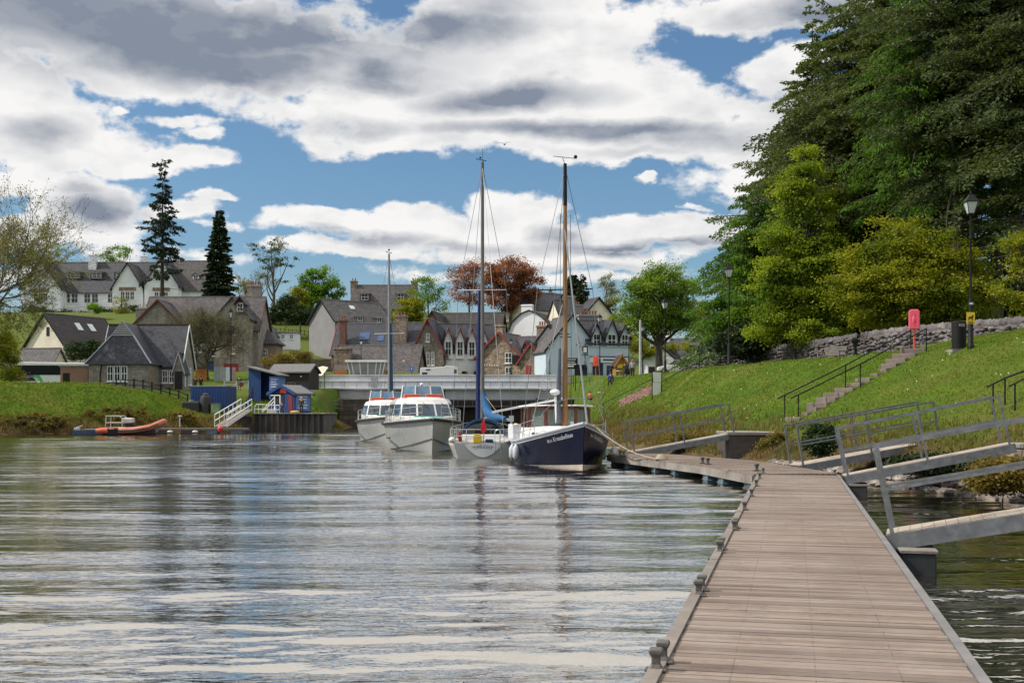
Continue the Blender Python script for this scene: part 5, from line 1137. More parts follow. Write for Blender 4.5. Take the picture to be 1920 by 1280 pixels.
s = F / 184; r_ = bld('long dark slated house with red brown chimneys above the bridge', 725, 184, 6.0, R(-7)); g = lambda px: (px - 725) / s
B = block_(r_, -.4, 3, 0, 16.2, 9, 4.9, 5.0, 'x', m_stone2, m_slate, .25, m_redp)
for px, k_, w_, h_, mt in ((680, .55, 1.6, 1.6, m_glass), (712, .48, 1.0, 1.2, m_glass)): skylight(r_, B, g(px) + .4, k_, w_, h_, mat=M('blue_roof_window', (.05, .10, .22), .15))
chimney(r_, g(642), -.2, 5.0, 1.0, 1.1, 5.4, M('red_brown_stack', (.16, .08, .06), .9, var=.3), 2); chimney(r_, g(752), 0.6, 6.0, 1.8, 1.4, 5.0, m_stone2, 3)
B2 = block_(r_, g(812), 1.2, 0, 4.8, 9.5, 5.2, 4.9, 'y', m_stone, m_slate, .5, m_redp)
for u in (-.75, 0, .75): win(r_, B2, 'f', u, 3.0, .5, 2.0)
win(r_, B2, 'f', 0, 6.6, .5, 1.3); win(r_, B, 'f', g(779) + .4, 2.9, 1.0, 1.7)
r_ = bld('lower brown slate roof sloping down right behind the control cabin', 706, 171, 6.0, R(-5)); B = block_(r_, 0, 3, 0, 12.2, 8, 1.7, 3.9, 'x', m_stone2, m_slate2, .3, m_black)
chimney(r_, -5.1, .6, 2, 2.4, 1.6, 3.3, m_stone2, 0)
for u, w_, lb in ((-4.6, 3.2, 'orange'), (4.0, 1.6, 'orange')): pass
mo = M('orange_brown_boards', (.50, .19, .04), .7, var=.2, vs=3)
for px, w_, lb in ((639, 1.8, 'wide orange brown sign board left of the bridge control cabin'), (726, .8, 'narrow orange brown sign board right of the bridge control cabin')):
    r_ = bld(lb, px, 160, 5.6, 0, 'sign_board', 'orange sign boards', 'sign'); MB().box(-w_ / 2, w_ / 2, 0, .08, .5, 2.0).build('board', mo, r_); MB().box(-w_ / 2 + .2, w_ / 2 - .2, -.03, -.001, .9, 1.15).build('painted_line', m_yel, r_)
    for sx in (-1, 1): MB().box(sx * w_ / 2 - .06, sx * w_ / 2 + .06, .09, .2, -1, 2.1).build('post', m_black, r_)
r_ = bld('pink brown gabled house with a very dark roof behind the row of white dormers', 865, 222, CH + (HY - 655) * 222 / F - 2.6, R(-10)); B = block_(r_, .6, 3, 0, 13.5, 9, 4.4, 5.2, 'x', m_pinkh, m_tile, .5, m_black); skylight(r_, B, -1.2, .3, .9, 1.4); skylight(r_, B, 1.2, .3, .9, 1.4)
B2 = block_(r_, -4.4, -1.6, 0, 5.4, 7, 4.4, 5.0, 'y', m_pinkh, m_tile, .5, m_black); win(r_, B2, 'f', .2, 4.1, 1.5, 1.4, m_black)
# terrace with four steep white dormers
s = F / 187; r_ = bld('white fronted terrace with a row of steep dormers and red boards', 872, 182, 5.5, R(12), 'terrace', None, 'terrace')
B = block_(r_, .6, 4, 0, 8.6, 8, 5.6, 4.6, 'x', m_harl, m_slate3, .2)
for i, u in enumerate((-2.7, -.85, 1.0, 2.85)):
    dormer(r_, u, -.35, 4.6, 1.3, 2.7, 2.6, m_harl, m_slate3, m_redp, rise=2.0, winh=2.2)
    win(r_, B, 'f', u + .2, .9, .9, 1.8, m_redp)
# brown stone shop house
s = F / 181; r_ = bld('brown rubble stone gable house with red boards and shop front', 940, 180, 6.3, R(-22), 'shop_house', None, 'house')
A = block_(r_, 0, 3.2, 0, 7.6, 8.5, 3.9, 3.7, 'y', m_stone2, m_slate2, .35, m_redp)
B = block_(r_, 5.6, 4.6, 0, 8.4, 7, 3.9, 3.3, 'x', m_stone2, m_slate3, .25, m_redp)
for i, u in enumerate((3.7, 5.9, 8.1)): dormer(r_, u, .95, 3.0, 1.3, 1.9, 2.2, m_stone2, m_slate3, m_redp, rise=1.5, winh=2.0); slab(r_, B, 'f', u - 5.6, .1, .9, 2.1, m_redp if i != 1 else m_dark, 'shop_door')
win(r_, A, 'f', 1.6, 3.0, 1.1, 1.6); win(r_, A, 'f', 1.6, .5, 1.0, 1.9)
slab(r_, B, 'f', .3, 2.15, 2.2, .7, m_redp, 'shop_sign', .02, .12); MB().box(5.0, 6.8, .95, .975, 2.42, 2.58).build('sign_line', m_yel, r_)
slab(r_, A, 'f', 2.9, 2.9, 1.2, 1.3, m_black, 'hanging_sign', .02, .12)
chimney(r_, 0, -.4, 7.0, 1.3, 1.2, 1.9, m_stone2, 1); chimney(r_, 5.0, 4.6, 6.4, 1.5, 1.2, 2.6, m_stone2, 3)
mb = MB()
for i in range(9): mb.box(-3.6 + i * .42, -3.5 + i * .42, -1.25, -1.2, 2.62 - .02 * (i - 4) ** 2 * .3, 2.85); 
mb.build('bunting', m_white, r_)
# mansard white building
s = F / 226; zb = CH + (HY - 655) * 226 / F; r_ = bld('white gable ended house with a curved dark mansard roof', 992, 226, zb, R(-20), 'mansard_house')
pf = [(-4.6, -2), (4.6, -2), (4.6, 2.6), (3.4, 5.2), (1.6, 6.8), (0, 7.4), (-1.6, 6.8), (-3.4, 5.2), (-4.6, 2.6)]
MB().prism(pf, 'xz', 0, 9).build('wall', m_harl, r_)
mb = MB(); ou = [(4.95, 2.5), (3.7, 5.35), (1.75, 7.0), (0, 7.65), (-1.75, 7.0), (-3.7, 5.35), (-4.95, 2.5)]; inn = [(a * .965, b - .16) for a, b in ou]; mb.prism(ou + inn[::-1], 'xz', -.3, 9.3); ro = mb.build('roof', m_tile, r_)
mb = MB()
for i in range(3): mb.bar((4.9, 2.0 + i * 2.2, 3.1), (4.1, 2.0 + i * 2.2, 4.9), .12, .8)
mb.build('roof_window', M('bright_skylight', (.55, .60, .66), .12), r_); chimney(r_, -.6, .8, 6.8, 2.2, 1, 1.9, m_harl, 0)
r_ = bld('cream gabled house seen above the mansard roof', 1012, 250, CH + (HY - 640) * 250 / F, R(35)); B = block_(r_, 2, 3, 0, 13, 8, 6.8, 3.8, 'x', m_cream, m_slate3, .4, m_black); win(r_, B, 'l', -1.5, 3.6, .9, 1.8, m_black)
r_ = bld('dark roofed house peeping out right of the copper beech', 1019, 290, CH + (HY - 580) * 290 / F); B = block_(r_, 0, 3, 0, 5, 7, 1.6, 2.6, 'x', m_stone, m_slate3, .3); chimney(r_, 1.8, 3, 3.0, .9, .9, 2.2, m_stone, 1)
r_ = bld('cream house with steep grey gable behind the tall dark conifers', 1115, 224, CH + (HY - 660) * 224 / F, R(24)); B = block_(r_, 0, 3, 0, 7.6, 9, 6.2, 4.0, 'y', m_cream, m_slate3, .4, m_black); B2 = block_(r_, -3.5, 4.4, 0, 6, 6, 6.2, 3.8, 'x', m_cream, m_slate3, .3)
chimney(r_, -4.6, 0, 5.5, 3.6, 1.4, 3.4, m_greyh, 6)
# small white gable in front of the pale blue shop
s = F / 168; r_ = bld('low white gabled building with lean-to brown roof, left of the pale blue shop', 1034, 168, 6.4, R(-26)); B = block_(r_, 0, 2.5, 0, 7.2, 7, 3.4, 4.4, 'y', m_harl, m_slate2, .3, m_black)
B2 = block_(r_, -1.8, -1.2, 0, 4.0, 3.4, 2.5, 2.6, 'y', m_stone2, m_slate2, .35, m_redp); slab(r_, B2, 'f', -.5, .1, .8, 2.0, m_redp, 'door'); win(r_, B2, 'f', .9, .9, .7, 1.1, m_redp)
slab(r_, B, 'f', 1.2, 1.5, 2.6, .5, M('pink_board', (.5, .25, .25), .6), 'menu_board', .02, .1); win(r_, B, 'f', 2.4, .6, 1.0, 1.2, m_bluew)
# pale blue grocer
s = F / 163; r_ = bld('pale blue white shop house with painted gable letters and slate dormers', 1106, 163, 6.2, R(14), 'shop_house', None, 'house'); g = lambda px: (px - 1106) / s
A = block_(r_, -2.9, 3.5, 0, 7.6, 9.5, 4.2, 4.8, 'y', m_bluew, m_slate2, .3, m_black); B = block_(r_, 2.2, 1.6, 0, 6.0, 6.5, 5.2, 3.2, 'x', m_bluew, m_slate3, .3)
for i, u in enumerate((.4, 2.6, 4.5)): dormer(r_, u, -1.75, 4.6, 1.35 if i != 1 else 1.7, 1.6, 2.4, m_bluew, m_slate3, m_black, rise=1.6 if i != 1 else 2.2, winh=1.7)
for u in (-1.6, 1.5): win(r_, B, 'f', u, .5, 1.5, 1.9, m_blue, m_glass)
slab(r_, B, 'f', 0, 2.5, 5.4, .75, m_white, 'shop_fascia', .02, .14); slab(r_, B, 'f', 0, 3.26, 5.6, .12, m_blue, 'fascia_trim', .02, .2); MB().box(1.3, 3.1, -1.83, -1.80, 2.78, 2.98).build('sign_line', m_blue, r_)
slab(r_, B, 'f', .1, 0, .8, 2.1, m_blue, 'shop_door'); slab(r_, A, 'f', 1.4, .4, 2.2, 1.8, m_glass, 'shop_window', .0, .04)
for i, ch in enumerate('CER'): text('gable_letter', ch, .95, m_black, r_, (-2.05 + i * .78, -1.27, 4.9 - i * .62), ext=.015)
for i, (u, z_) in enumerate(((0, 6.3), (.25, 5.9))): slab(r_, A, 'f', -1.2 + u, z_, 1.6, .14, m_blue, 'painted_line', 0, .02)
chimney(r_, -3.0, 0, 8.5, 1.4, 1.2, 3.2, m_greyh, 0); chimney(r_, 1.0, 3.8, 7.0, 3.2, 1.2, 2.5, m_greyh, 6)
# yellow kiosk, white cottage on the right
r_ = bld('little kiosk with yellow gable board by the shop', 1166, 158, 6.6, R(10), 'kiosk', None, 'kiosk'); B = block_(r_, 0, 1, -.6, 1.7, 2, 2.2, 1.3, 'y', M('ochre_boards', (.30, .17, .04), .8), m_tile, .2, M('orange_barge', (.5, .2, .05), .6)); slab(r_, B, 'f', 0, 1.8, 1.3, .5, m_yel, 'board', .02, .1)
r_ = bld('white cottage with twin dark dormers beyond the bank, right of the big green tree', 1282, 176, 6.6, R(-28)); B = block_(r_, 1.6, 2.5, 0, 11.5, 7, 2.9, 3.4, 'x', m_harl, m_slate3, .35, m_black); B2 = block_(r_, -2.6, -1.2, 0, 5.6, 5, 2.9, 2.6, 'y', m_harl, m_slate3, .35, m_black)
for u in (-1.1, 1.1): win(r_, B2, 'f', u, .9, 1.0, 1.1, m_black)
for u in (1.6, 4.6): dormer(r_, u, -.6, 3.6, 1.6, 1.4, 2, m_tile, m_tile, winh=1.0, flat=True)
chimney(r_, -3.6, 2.5, 5.6, 1.2, .9, 1.4, m_harl, 2)
r_ = bld('stone gatehouse in the trees behind the blue saltire sign', 1385, 150, 7.0, R(-12)); B = block_(r_, 1, 2.5, 0, 7.5, 6, 2.7, 3.2, 'x', m_stone2, m_slate2, .3); win(r_, B, 'f', 1.4, .9, 1.0, 1.2); B2 = block_(r_, -2.4, 0, 0, 2.6, 3, 3.0, 1.6, 'y', m_stone2, m_slate2, .25, None)

# ================================================================== SWING BRIDGE
BY = 150.; s = F / BY; r_ = thing('swing_bridge', 'long white riveted swing bridge crossing the canal behind the boats', 'bridge', (-10, BY, 4.9)); g = lambda px: (px - 960) / s + 10; zz = lambda py: CH + (HY - py) / s - 4.9
x0, x1 = g(578), g(1043)
MB().box(x0, x1, 0, 4.6, zz(728), zz(724)).build('deck', m_conc, r_)
mb = MB(); mb.box(x0, x1, -.1, .0, zz(730), zz(703)); mb.build('near_parapet', m_bwhite, r_)
mb = MB(); mb.box(x0, x1, 4.62, 4.7, zz(727), zz(702)); mb.build('far_parapet', m_bwhite, r_)
for zt_, nm in ((703, 'top_rail'), (714, 'mid_rail'), (727.5, 'bottom_flange')): MB().box(x0, x1, -.24, -.105, zz(zt_ + 1.0), zz(zt_ - .7)).build(nm, m_bwhite, r_)
mb = MB(); k_ = 0
while x0 + k_ * 1.55 < x1: mb.box(x0 + k_ * 1.55, x0 + k_ * 1.55 + .05, -.16, -.103, zz(726), zz(714.8)); k_ += 1
mb.build('stiffener_rib', m_bgrey, r_)
mb = MB(); k_ = 0
while x0 + .2 + k_ * .3 < x1: mb.box(x0 + .2 + k_ * .3, x0 + .26 + k_ * .3, -.115, -.101, zz(709), zz(708)); mb.box(x0 + .2 + k_ * .3, x0 + .26 + k_ * .3, -.115, -.101, zz(717.5), zz(716.8)); k_ += 1
mb.build('rivet_row', M('rivet_shadow_grey', (.22, .22, .26), .6), r_)
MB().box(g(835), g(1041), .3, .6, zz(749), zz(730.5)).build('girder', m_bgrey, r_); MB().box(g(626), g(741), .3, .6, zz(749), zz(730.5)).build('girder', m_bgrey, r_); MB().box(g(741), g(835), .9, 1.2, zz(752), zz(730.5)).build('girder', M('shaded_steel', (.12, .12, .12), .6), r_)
MB().box(g(700), g(835), 1.2, 4, zz(764), zz(752)).build('pivot_drum', m_dark, r_)
for i in range(2): MB().box(g(696 + i * 7), g(701.5 + i * 7), -.27, -.245, zz(724), zz(706)).build('vent_panel', m_bgrey, r_)
mb = MB()
for a in range(5): mb.box(x0 - .2 + a * .25, x0 - .08 + a * .25, -.3, -.27, zz(711), zz(707)); mb.box(x0 - .2 + a * .25, x0 - .08 + a * .25, -.3, -.27, zz(719), zz(715))
mb.build('vent_slot', m_dark, r_)
# control cabin
r_ = bld('glazed white bridge control cabin with outward leaning windows', 687, 156.5, 5.2, 0, 'control_cabin', None, 'cabin'); s = F / 156.5
h0, h1, w0, w1 = 1.2, 3.3, 2.05, 2.5
MB().box(-w0, w0, 0, 3, -.5, 1.2).build('base_wall', m_bwhite, r_)
mb = MB(); mb.loft([[(-w0, 0, h0), (w0, 0, h0), (w0, 3, h0), (-w0, 3, h0)], [(-w1, -.35, h1), (w1, -.35, h1), (w1, 3.2, h1), (-w1, 3.2, h1)]]); mb.build('glazing', M('cabin_glass', (.26, .28, .25), .1, var=.3, vs=.6), r_)
mb = MB()
for t_ in (-1, -.78, -.35, .1, .55, .8, 1): mb.bar((t_ * w0, -.03, h0), (t_ * w1, -.38, h1), .12, .06)
mb.build('window_post', m_white, r_)
MB().box(-w1 - .25, w1 + .25, -.75, 3.5, h1 + .01, h1 + .28).build('roof', m_white, r_, bevel=.03)

# motorhome, coach, cars, caravan
def wheels(root, xs_, r__, y0, y1):
    for x in xs_:
        for y in (y0, y1):
            mb = MB(); a = .22 if y < (y0 + y1) / 2 else -.22; mb.loft([[(x + r__ * math.cos(t), yy, r__ + r__ * math.sin(t)) for t in np.linspace(0, 2 * math.pi, 16, endpoint=False)] for yy in (y, y + a)]); w_ = mb.build('wheel', m_rubber, root)
            mb = MB(); yy = y - .02 if a > 0 else y + .02; mb.loft([[(x + r__ * .55 * math.cos(t), q, r__ + r__ * .55 * math.sin(t)) for t in np.linspace(0, 2 * math.pi, 12, endpoint=False)] for q in (yy, yy + a * .3)]); mb.build('rim', m_alu, w_)
r_ = bld('white motorhome crossing the swing bridge, showing above the parapet', 823, 152.5, 4.97, 0, 'motorhome', None, 'motorhome'); 
mb = MB(); mb.prism([(-2.45, .45), (2.0, .45), (2.0, 1.3), (2.55, 1.6), (2.45, 2.65), (2.2, 2.85), (.9, 2.95), (.6, 2.8), (-2.35, 2.7), (-2.45, 2.55)], 'xz', -.0, 2.2); mb.build('body', m_gel, r_, bevel=.06)
mb = MB(); mb.box(-2.2, -1.5, -.02, .01, 1.75, 2.1); mb.box(.3, .75, -.02, .01, 1.3, 1.6); mb.box(.8, 1.05, -.02, .01, 1.3, 1.6); mb.box(1.95, 2.3, -.02, .01, 1.95, 2.45); mb.box(-1.7, -1.1, -.02, .01, 2.32, 2.5)
mb.build('window', m_glass, r_); MB().prism([(2.0, .45), (2.9, .5), (3.0, 1.0), (2.5, 1.55), (2.0, 1.3)], 'xz', .1, 2.1).build('cab', m_gel, r_, bevel=.05)
mb = MB(); mb.tube([(-1.2, -.02, 1.2), (-.9, -.02, 1.65), (-.7, -.02, 1.3), (-.4, -.02, 1.7)], .05, 4); mb.build('side_stripe', m_lblue, r_); wheels(r_, (-1.3, 2.2), .36, .0, 2.2)
r_ = bld('long black and white coach with red, purple and green stripes', 100, 152, 4.75, R(3), 'coach', None, 'coach')
mb = MB(); mb.prism([(-5, .4), (6.2, .4), (6.2, 3.2), (5.9, 3.5), (-4.2, 3.62), (-5, 3.3)], 'xz', 0, 2.5); mb.build('body', m_white, r_, bevel=.08); MB().box(-4.95, 6.15, -.03, .0, 1.95, 3.2).build('window_band', M('black_coach_glass', (.006, .006, .008), .2, spec=.2), r_)
for x, mt in ((-4.6, M('stripe_red', (.6, .03, .03), .4)), (-3.6, M('stripe_purple', (.12, .03, .3), .4)), (-2.7, M('stripe_green', (.05, .45, .08), .4))): mb = MB(); mb.prism([(x, 1.93), (x + .95, 1.93), (x + 1.75, .62), (x + .8, .62)], 'xz', -.028, .0); mb.build('stripe', mt, r_)
MB().box(.9, 2.3, -.03, -.001, 1.2, 1.5).build('side_marking', M('teal_paint', (.02, .2, .4), .5), r_); wheels(r_, (-3.4, 4.2), .5, -.03, 2.5)
def car(label, px, Y, z, rz, body):
    r_ = bld(label, px, Y, z, rz, 'parked_car', 'parked cars', 'car')
    mb = MB(); mb.loft([[(x, y, .32), (x, y, a), (x, -y, a), (x, -y, .32)] for x, y, a in ((-2.05, .78, .75), (-1.9, .84, .92), (1.0, .85, .90), (1.9, .80, .72), (2.05, .7, .62))]); mb.build('body', body, r_, bevel=.06)
    mb = MB(); mb.loft([[(-1.75, .74, .90), (.95, .76, .90), (.95, -.76, .90), (-1.75, -.74, .90)], [(-1.3, .60, 1.40), (.25, .62, 1.42), (.25, -.62, 1.42), (-1.3, -.60, 1.40)]]); gh = mb.build('cabin_glass', m_glass, r_, bevel=.04)
    mb = MB(); mb.loft([[(-1.32, .62, z_), (.27, .64, z_ + .02), (.27, -.64, z_ + .02), (-1.32, -.62, z_)] for z_ in (1.405, 1.45)]); mb.build('roof', body, r_)
    for s_ in (-1, 1): MB().ball((1.95, s_ * .6, .62), (.1, .13, .08)).build('headlight', m_lglass, r_)
    wheels(r_, (-1.25, 1.3), .31, -.88, .88); return r_
car('dark blue estate car parked on the terrace by the field', 580, 208, gz((580 - 960) / F * 208, 208) + .05, R(4), M('dark_blue_car_paint', (.02, .03, .06), .25, coat=.8))
car('pale silver car low on the left road under the coach', 46, 144, 4.75, R(180), M('silver_car_paint', (.55, .58, .62), .3, .3, coat=.6))
car('white topped car parked behind the white notice board', 1268, 125, CH + (HY - 697) * 125 / F - .2, R(175), m_gel)

# lock sides under the bridge
for a, b, lb, nm in (((-21.2, 144, 0), (-17.5, 170, 0), 'dark masonry abutment under the left end of the swing bridge', 'bridge_abutment'), ((4.6, 146, 0), (7.5, 170, 0), 'dark masonry abutment under the right end of the swing bridge', 'bridge_abutment')):
    r_ = thing(nm, lb, 'abutment', (a[0], a[1], 0), 0, 'bridge abutments'); MB().box(0, b[0] - a[0], 0, b[1] - a[1], -1, 3.4).build('wall', m_lockst, r_); MB().box(-.1, b[0] - a[0] + .1, -.1, b[1] - a[1], 3.402, 3.65).build('coping', m_conc, r_, bevel=.02)
r_ = thing('lock_gate', 'dark timber lock gates under the swing bridge', 'lock gate', (-17.4, 160, 0)); MB().box(0, 22, 0, .5, -1, 4.5).build('gate_leaf', m_dark, r_); MB().box(0, 22, -.6, -.01, 2.6, 2.7).build('walkway', m_larch, r_)
mb = MB()
for i in range(12): mb.box(i * 2, i * 2 + .06, -.45, -.4, 2.7, 3.5)
mb.box(0, 22, -.45, -.4, 3.45, 3.52); mb.build('handrail', m_galv, r_)
# ================================================================== TREES
def leafmesh(name, pos, ax, L, Wd, mat, parent, rng, side=None, fold=0., world=False):
    n = len(pos); ax = ax / np.maximum(1e-6, np.linalg.norm(ax, axis=1, keepdims=True))
    if side is None:
        sd_ = rng.normal(size=(n, 3)); sd_ = np.cross(ax, sd_); sd_ /= np.maximum(1e-6, np.linalg.norm(sd_, axis=1, keepdims=True))
    else: sd_ = side
    L = np.broadcast_to(L, (n,))[:, None]; Wd = np.broadcast_to(Wd, (n,))[:, None]
    v = np.stack([pos, pos + ax * L * .45 + sd_ * Wd * .5, pos + ax * L, pos + ax * L * .45 - sd_ * Wd * .5], 1)
    me_ = bpy.data.meshes.new(name); me_.vertices.add(n * 4); me_.vertices.foreach_set('co', v.ravel().astype(np.float32))
    me_.loops.add(n * 4); me_.loops.foreach_set('vertex_index', np.arange(n * 4, dtype=np.int32)); me_.polygons.add(n); me_.polygons.foreach_set('loop_start', np.arange(0, n * 4, 4, dtype=np.int32))
    me_.update(calc_edges=True); me_.materials.append(mat); o = bpy.data.objects.new(name, me_); COL.objects.link(o); o.parent = parent; return o
LM = dict(
    spruce=leafmat('spruce_needles', (.058, .092, .028), (.13, .17, .046), (.10, .135, .024), .38),
    pine=leafmat('pine_needles', (.046, .072, .030), (.10, .135, .048), (.08, .105, .024), .36),
    dark=leafmat('dark_cypress_foliage', (.018, .036, .016), (.035, .06, .022), (.03, .05, .014), .15),
    blue=leafmat('blue_spruce_needles', (.022, .040, .032), (.04, .06, .048), None, .1),
    larch=leafmat('larch_needles', (.075, .17, .014), (.13, .25, .025), (.05, .11, .014), .5),
    beech=leafmat('young_beech_leaves', (.19, .27, .016), (.34, .40, .035), (.12, .20, .016), .5),
    olive=leafmat('olive_beech_leaves', (.19, .22, .012), (.32, .32, .02), (.12, .17, .012), .5),
    green=leafmat('fresh_green_leaves', (.10, .22, .016), (.20, .33, .03), (.06, .14, .014), .5),
    round=leafmat('pale_spring_leaves', (.17, .27, .03), (.28, .38, .05), (.12, .21, .03), .5),
    yel=leafmat('yellow_green_leaves', (.20, .22, .02), (.32, .30, .03), (.12, .15, .015), .5),
    copper=leafmat('copper_beech_leaves', (.24, .085, .045), (.40, .17, .09), (.15, .06, .035), .45),
    bare=leafmat('sparse_spring_leaves', (.17, .18, .04), (.28, .27, .07), (.12, .12, .03), .4),
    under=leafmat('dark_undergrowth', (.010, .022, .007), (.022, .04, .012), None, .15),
    scrub=leafmat('dry_scrub_leaves', (.15, .11, .02), (.24, .18, .03), (.09, .09, .02), .35),
    hedge=leafmat('dark_hedge', (.02, .045, .012), (.035, .065, .018), None, .2))
def limb(mb, a, b, r0, r1, bend, rng, n=5, sag=0., sides=5):
    a = np.array(a, float); b = np.array(b, float); L = np.linalg.norm(b - a); off = rng.normal(size=3) * bend * L; pts = []
    for i in range(n + 1):
        t = i / n; q = a + (b - a) * t + off * math.sin(math.pi * t); q[2] += sag * L * (t * t - t) * 4; pts.append(tuple(q))
    mb.tube(pts, [r0 + (r1 - r0) * i / n for i in range(n + 1)], sides, cap=False); return pts
def conifer(name, label, loc, H, R_, mat, seed, base=.08, nwh=26, nb=7, droop=.25, leafL=.5, leafW=.16, per=26, power=.85, group=None, trunk=m_bark, up=.1, width=.34, bare=0., hang=.25, irr=.25, cat='tree', r0=None, ragged=.0):
    rng = np.random.default_rng(seed); root = thing(name, label, cat, loc, 0, group); mb = MB(); lean = rng.normal(size=2) * .01 * H
    mb.tube([(lean[0] * t * t, lean[1] * t * t, H * t - (.6 if t == 0 else 0)) for t in np.linspace(0, 1, 9)], [(r0 or H * .016) * (1 - t) + .03 for t in np.linspace(0, 1, 9)], 9)
    P_, A_ = [], []
    for w_ in range(nwh):
        t = base + (1 - base) * (w_ / nwh) ** .92; zc = H * t; rad = R_ * max(.03, (1 - t)) ** power * (1 if t > base + .12 else .75 + .25 * (t - base) / .12)
        a0 = rng.uniform(0, 6.3)
        for b in range(nb):
            a = a0 + 2 * math.pi * b / nb + rng.normal() * .2; L = rad * (1 + rng.normal() * irr); 
            if L < .15: continue
            if ragged and rng.random() < ragged: continue
            d = np.array([math.cos(a), math.sin(a), 0]); n = max(4, int(L * 2.2)); z_ = zc + rng.normal() * H / nwh * (.4 + 1.6 * (irr > .27)); tilt = rng.normal() * (.06 + .22 * (irr > .27)); kn = rng.normal() * .12 * (irr > .27); pts = []
            for i in range(n + 1):
                u = i / n; pts.append(np.array([lean[0] * t * t, lean[1] * t * t, z_]) + d * L * u + np.array([-d[1], d[0], 0]) * kn * L * u * u + np.array([0, 0, (up + tilt) * L * u - droop * L * 1.6 * u * u + .25 * droop * L * u ** 4 + 0]))
            mb.tube([tuple(q) for q in pts], [max(.012, .05 * L * .35 * (1 - i / n) + .01) for i in range(n + 1)], 4, cap=False)
            m_ = int(per * L); u = rng.uniform(bare, 1, m_) ** .8; ix = np.clip((u * n).astype(int), 0, n - 1); fr_ = (u * n - ix)[:, None]; pa = np.array(pts); base_p = pa[ix] * (1 - fr_) + pa[ix + 1] * fr_
            lat = np.array([-d[1], d[0], 0]); sgn = rng.choice([-1, 1], m_); wd = width * L * (1 - u * .75) * rng.uniform(.05, 1, m_)
            p_ = base_p + lat[None] * (sgn * wd)[:, None] + d[None] * (wd * .55)[:, None]; p_[:, 2] -= wd * .25 + rng.uniform(0, hang, m_) * leafL; p_ += rng.normal(size=(m_, 3)) * (.035 * L * (irr > .27)) * (1 - u * .6)[:, None]
            ax = d[None] * .75 + lat[None] * sgn[:, None] * .75 + rng.normal(size=(m_, 3)) * (.28 + .14 * (irr > .27)); ax[:, 2] -= hang * 1.2
            P_.append(p_); A_.append(ax)
    if irr > .27:
        for i in range(16):
            z0_ = H * rng.uniform(.1, base + .25); a = rng.uniform(0, 6.3); L = R_ * rng.uniform(.35, .95); mb.tube([(math.cos(a) * L * q, math.sin(a) * L * q, z0_ + L * (.12 * q - .3 * q * q) + .1 * rng.normal()) for q in (0, .3, .6, 1)], [.06, .05, .035, .012], 4, cap=False)
    mb.build('trunk', trunk, root, fix=False, smooth=True); P_ = np.concatenate(P_); A_ = np.concatenate(A_)
    leafmesh('crown', P_, A_, leafL * rng.uniform(.6, 1.3, len(P_)), leafW * rng.uniform(.7, 1.3, len(P_)), mat, root, rng); return root
def broad(name, label, loc, H, lobes, mat, seed, nclu=110, per=130, crad=1.0, leaf=.22, group=None, trunk=m_bark2, r0=None, flat=.55, twig=True, cat='tree', shell=.5, lw=.75, fork=.3, jit=.07):
    """lobes: list of ellipsoids (x, y, z, rx, ry, rz) relative to the base"""
    rng = np.random.default_rng(seed); root = thing(name, label, cat, loc, 0, group); mb = MB(); r0 = r0 or H * .02
    lobes = np.array(lobes, float); vol = lobes[:, 3] * lobes[:, 4] * lobes[:, 5]; pick = rng.choice(len(lobes), nclu, p=vol ** .75 / (vol ** .75).sum())
    d = rng.normal(size=(nclu, 3)); d /= np.linalg.norm(d, axis=1, keepdims=True); rr = rng.uniform(shell, 1.0, nclu) ** .7 * (1 + rng.normal(size=nclu) * jit)
    C_ = lobes[pick, :3] + d * rr[:, None] * lobes[pick, 3:]
    mb.tube([(rng.normal() * .015 * H * t, rng.normal() * .015 * H * t, H * .62 * t - (.6 if t == 0 else 0)) for t in np.linspace(0, 1, 7)], [r0 * (1.25 if t == 0 else 1) * (1 - .75 * t) for t in np.linspace(0, 1, 7)], 9)
    lim = {}
    for k_ in range(len(lobes)):
        c = lobes[k_, :3]; st_ = (0, 0, min(H * .6, max(H * fork * .6, c[2] * .45))); pts = limb(mb, st_, c, r0 * .45, r0 * .14, .08, rng, 6); lim[k_] = pts
    for i in range(nclu):
        pts = lim[pick[i]]; a = pts[rng.integers(2, len(pts))]; limb(mb, a, C_[i], r0 * .10, .015, .12, rng, 4, sides=4)
    n = nclu * per; cl = np.repeat(np.arange(nclu), per); cr = crad * rng.uniform(.65, 1.3, nclu)[cl]
    g_ = rng.normal(size=(n, 3)) * .48; g_[:, 2] *= flat; p_ = C_[cl] + g_ * cr[:, None]
    ax = rng.normal(size=(n, 3)) + d[cl] * .5; ax[:, 2] *= .5; ax[:, 2] -= .2
    mb.build('trunk', trunk, root, fix=False, smooth=True)
    leafmesh('crown', p_, ax, leaf * rng.uniform(.6, 1.4, n), leaf * lw * rng.uniform(.6, 1.4, n), mat, root, rng); return root
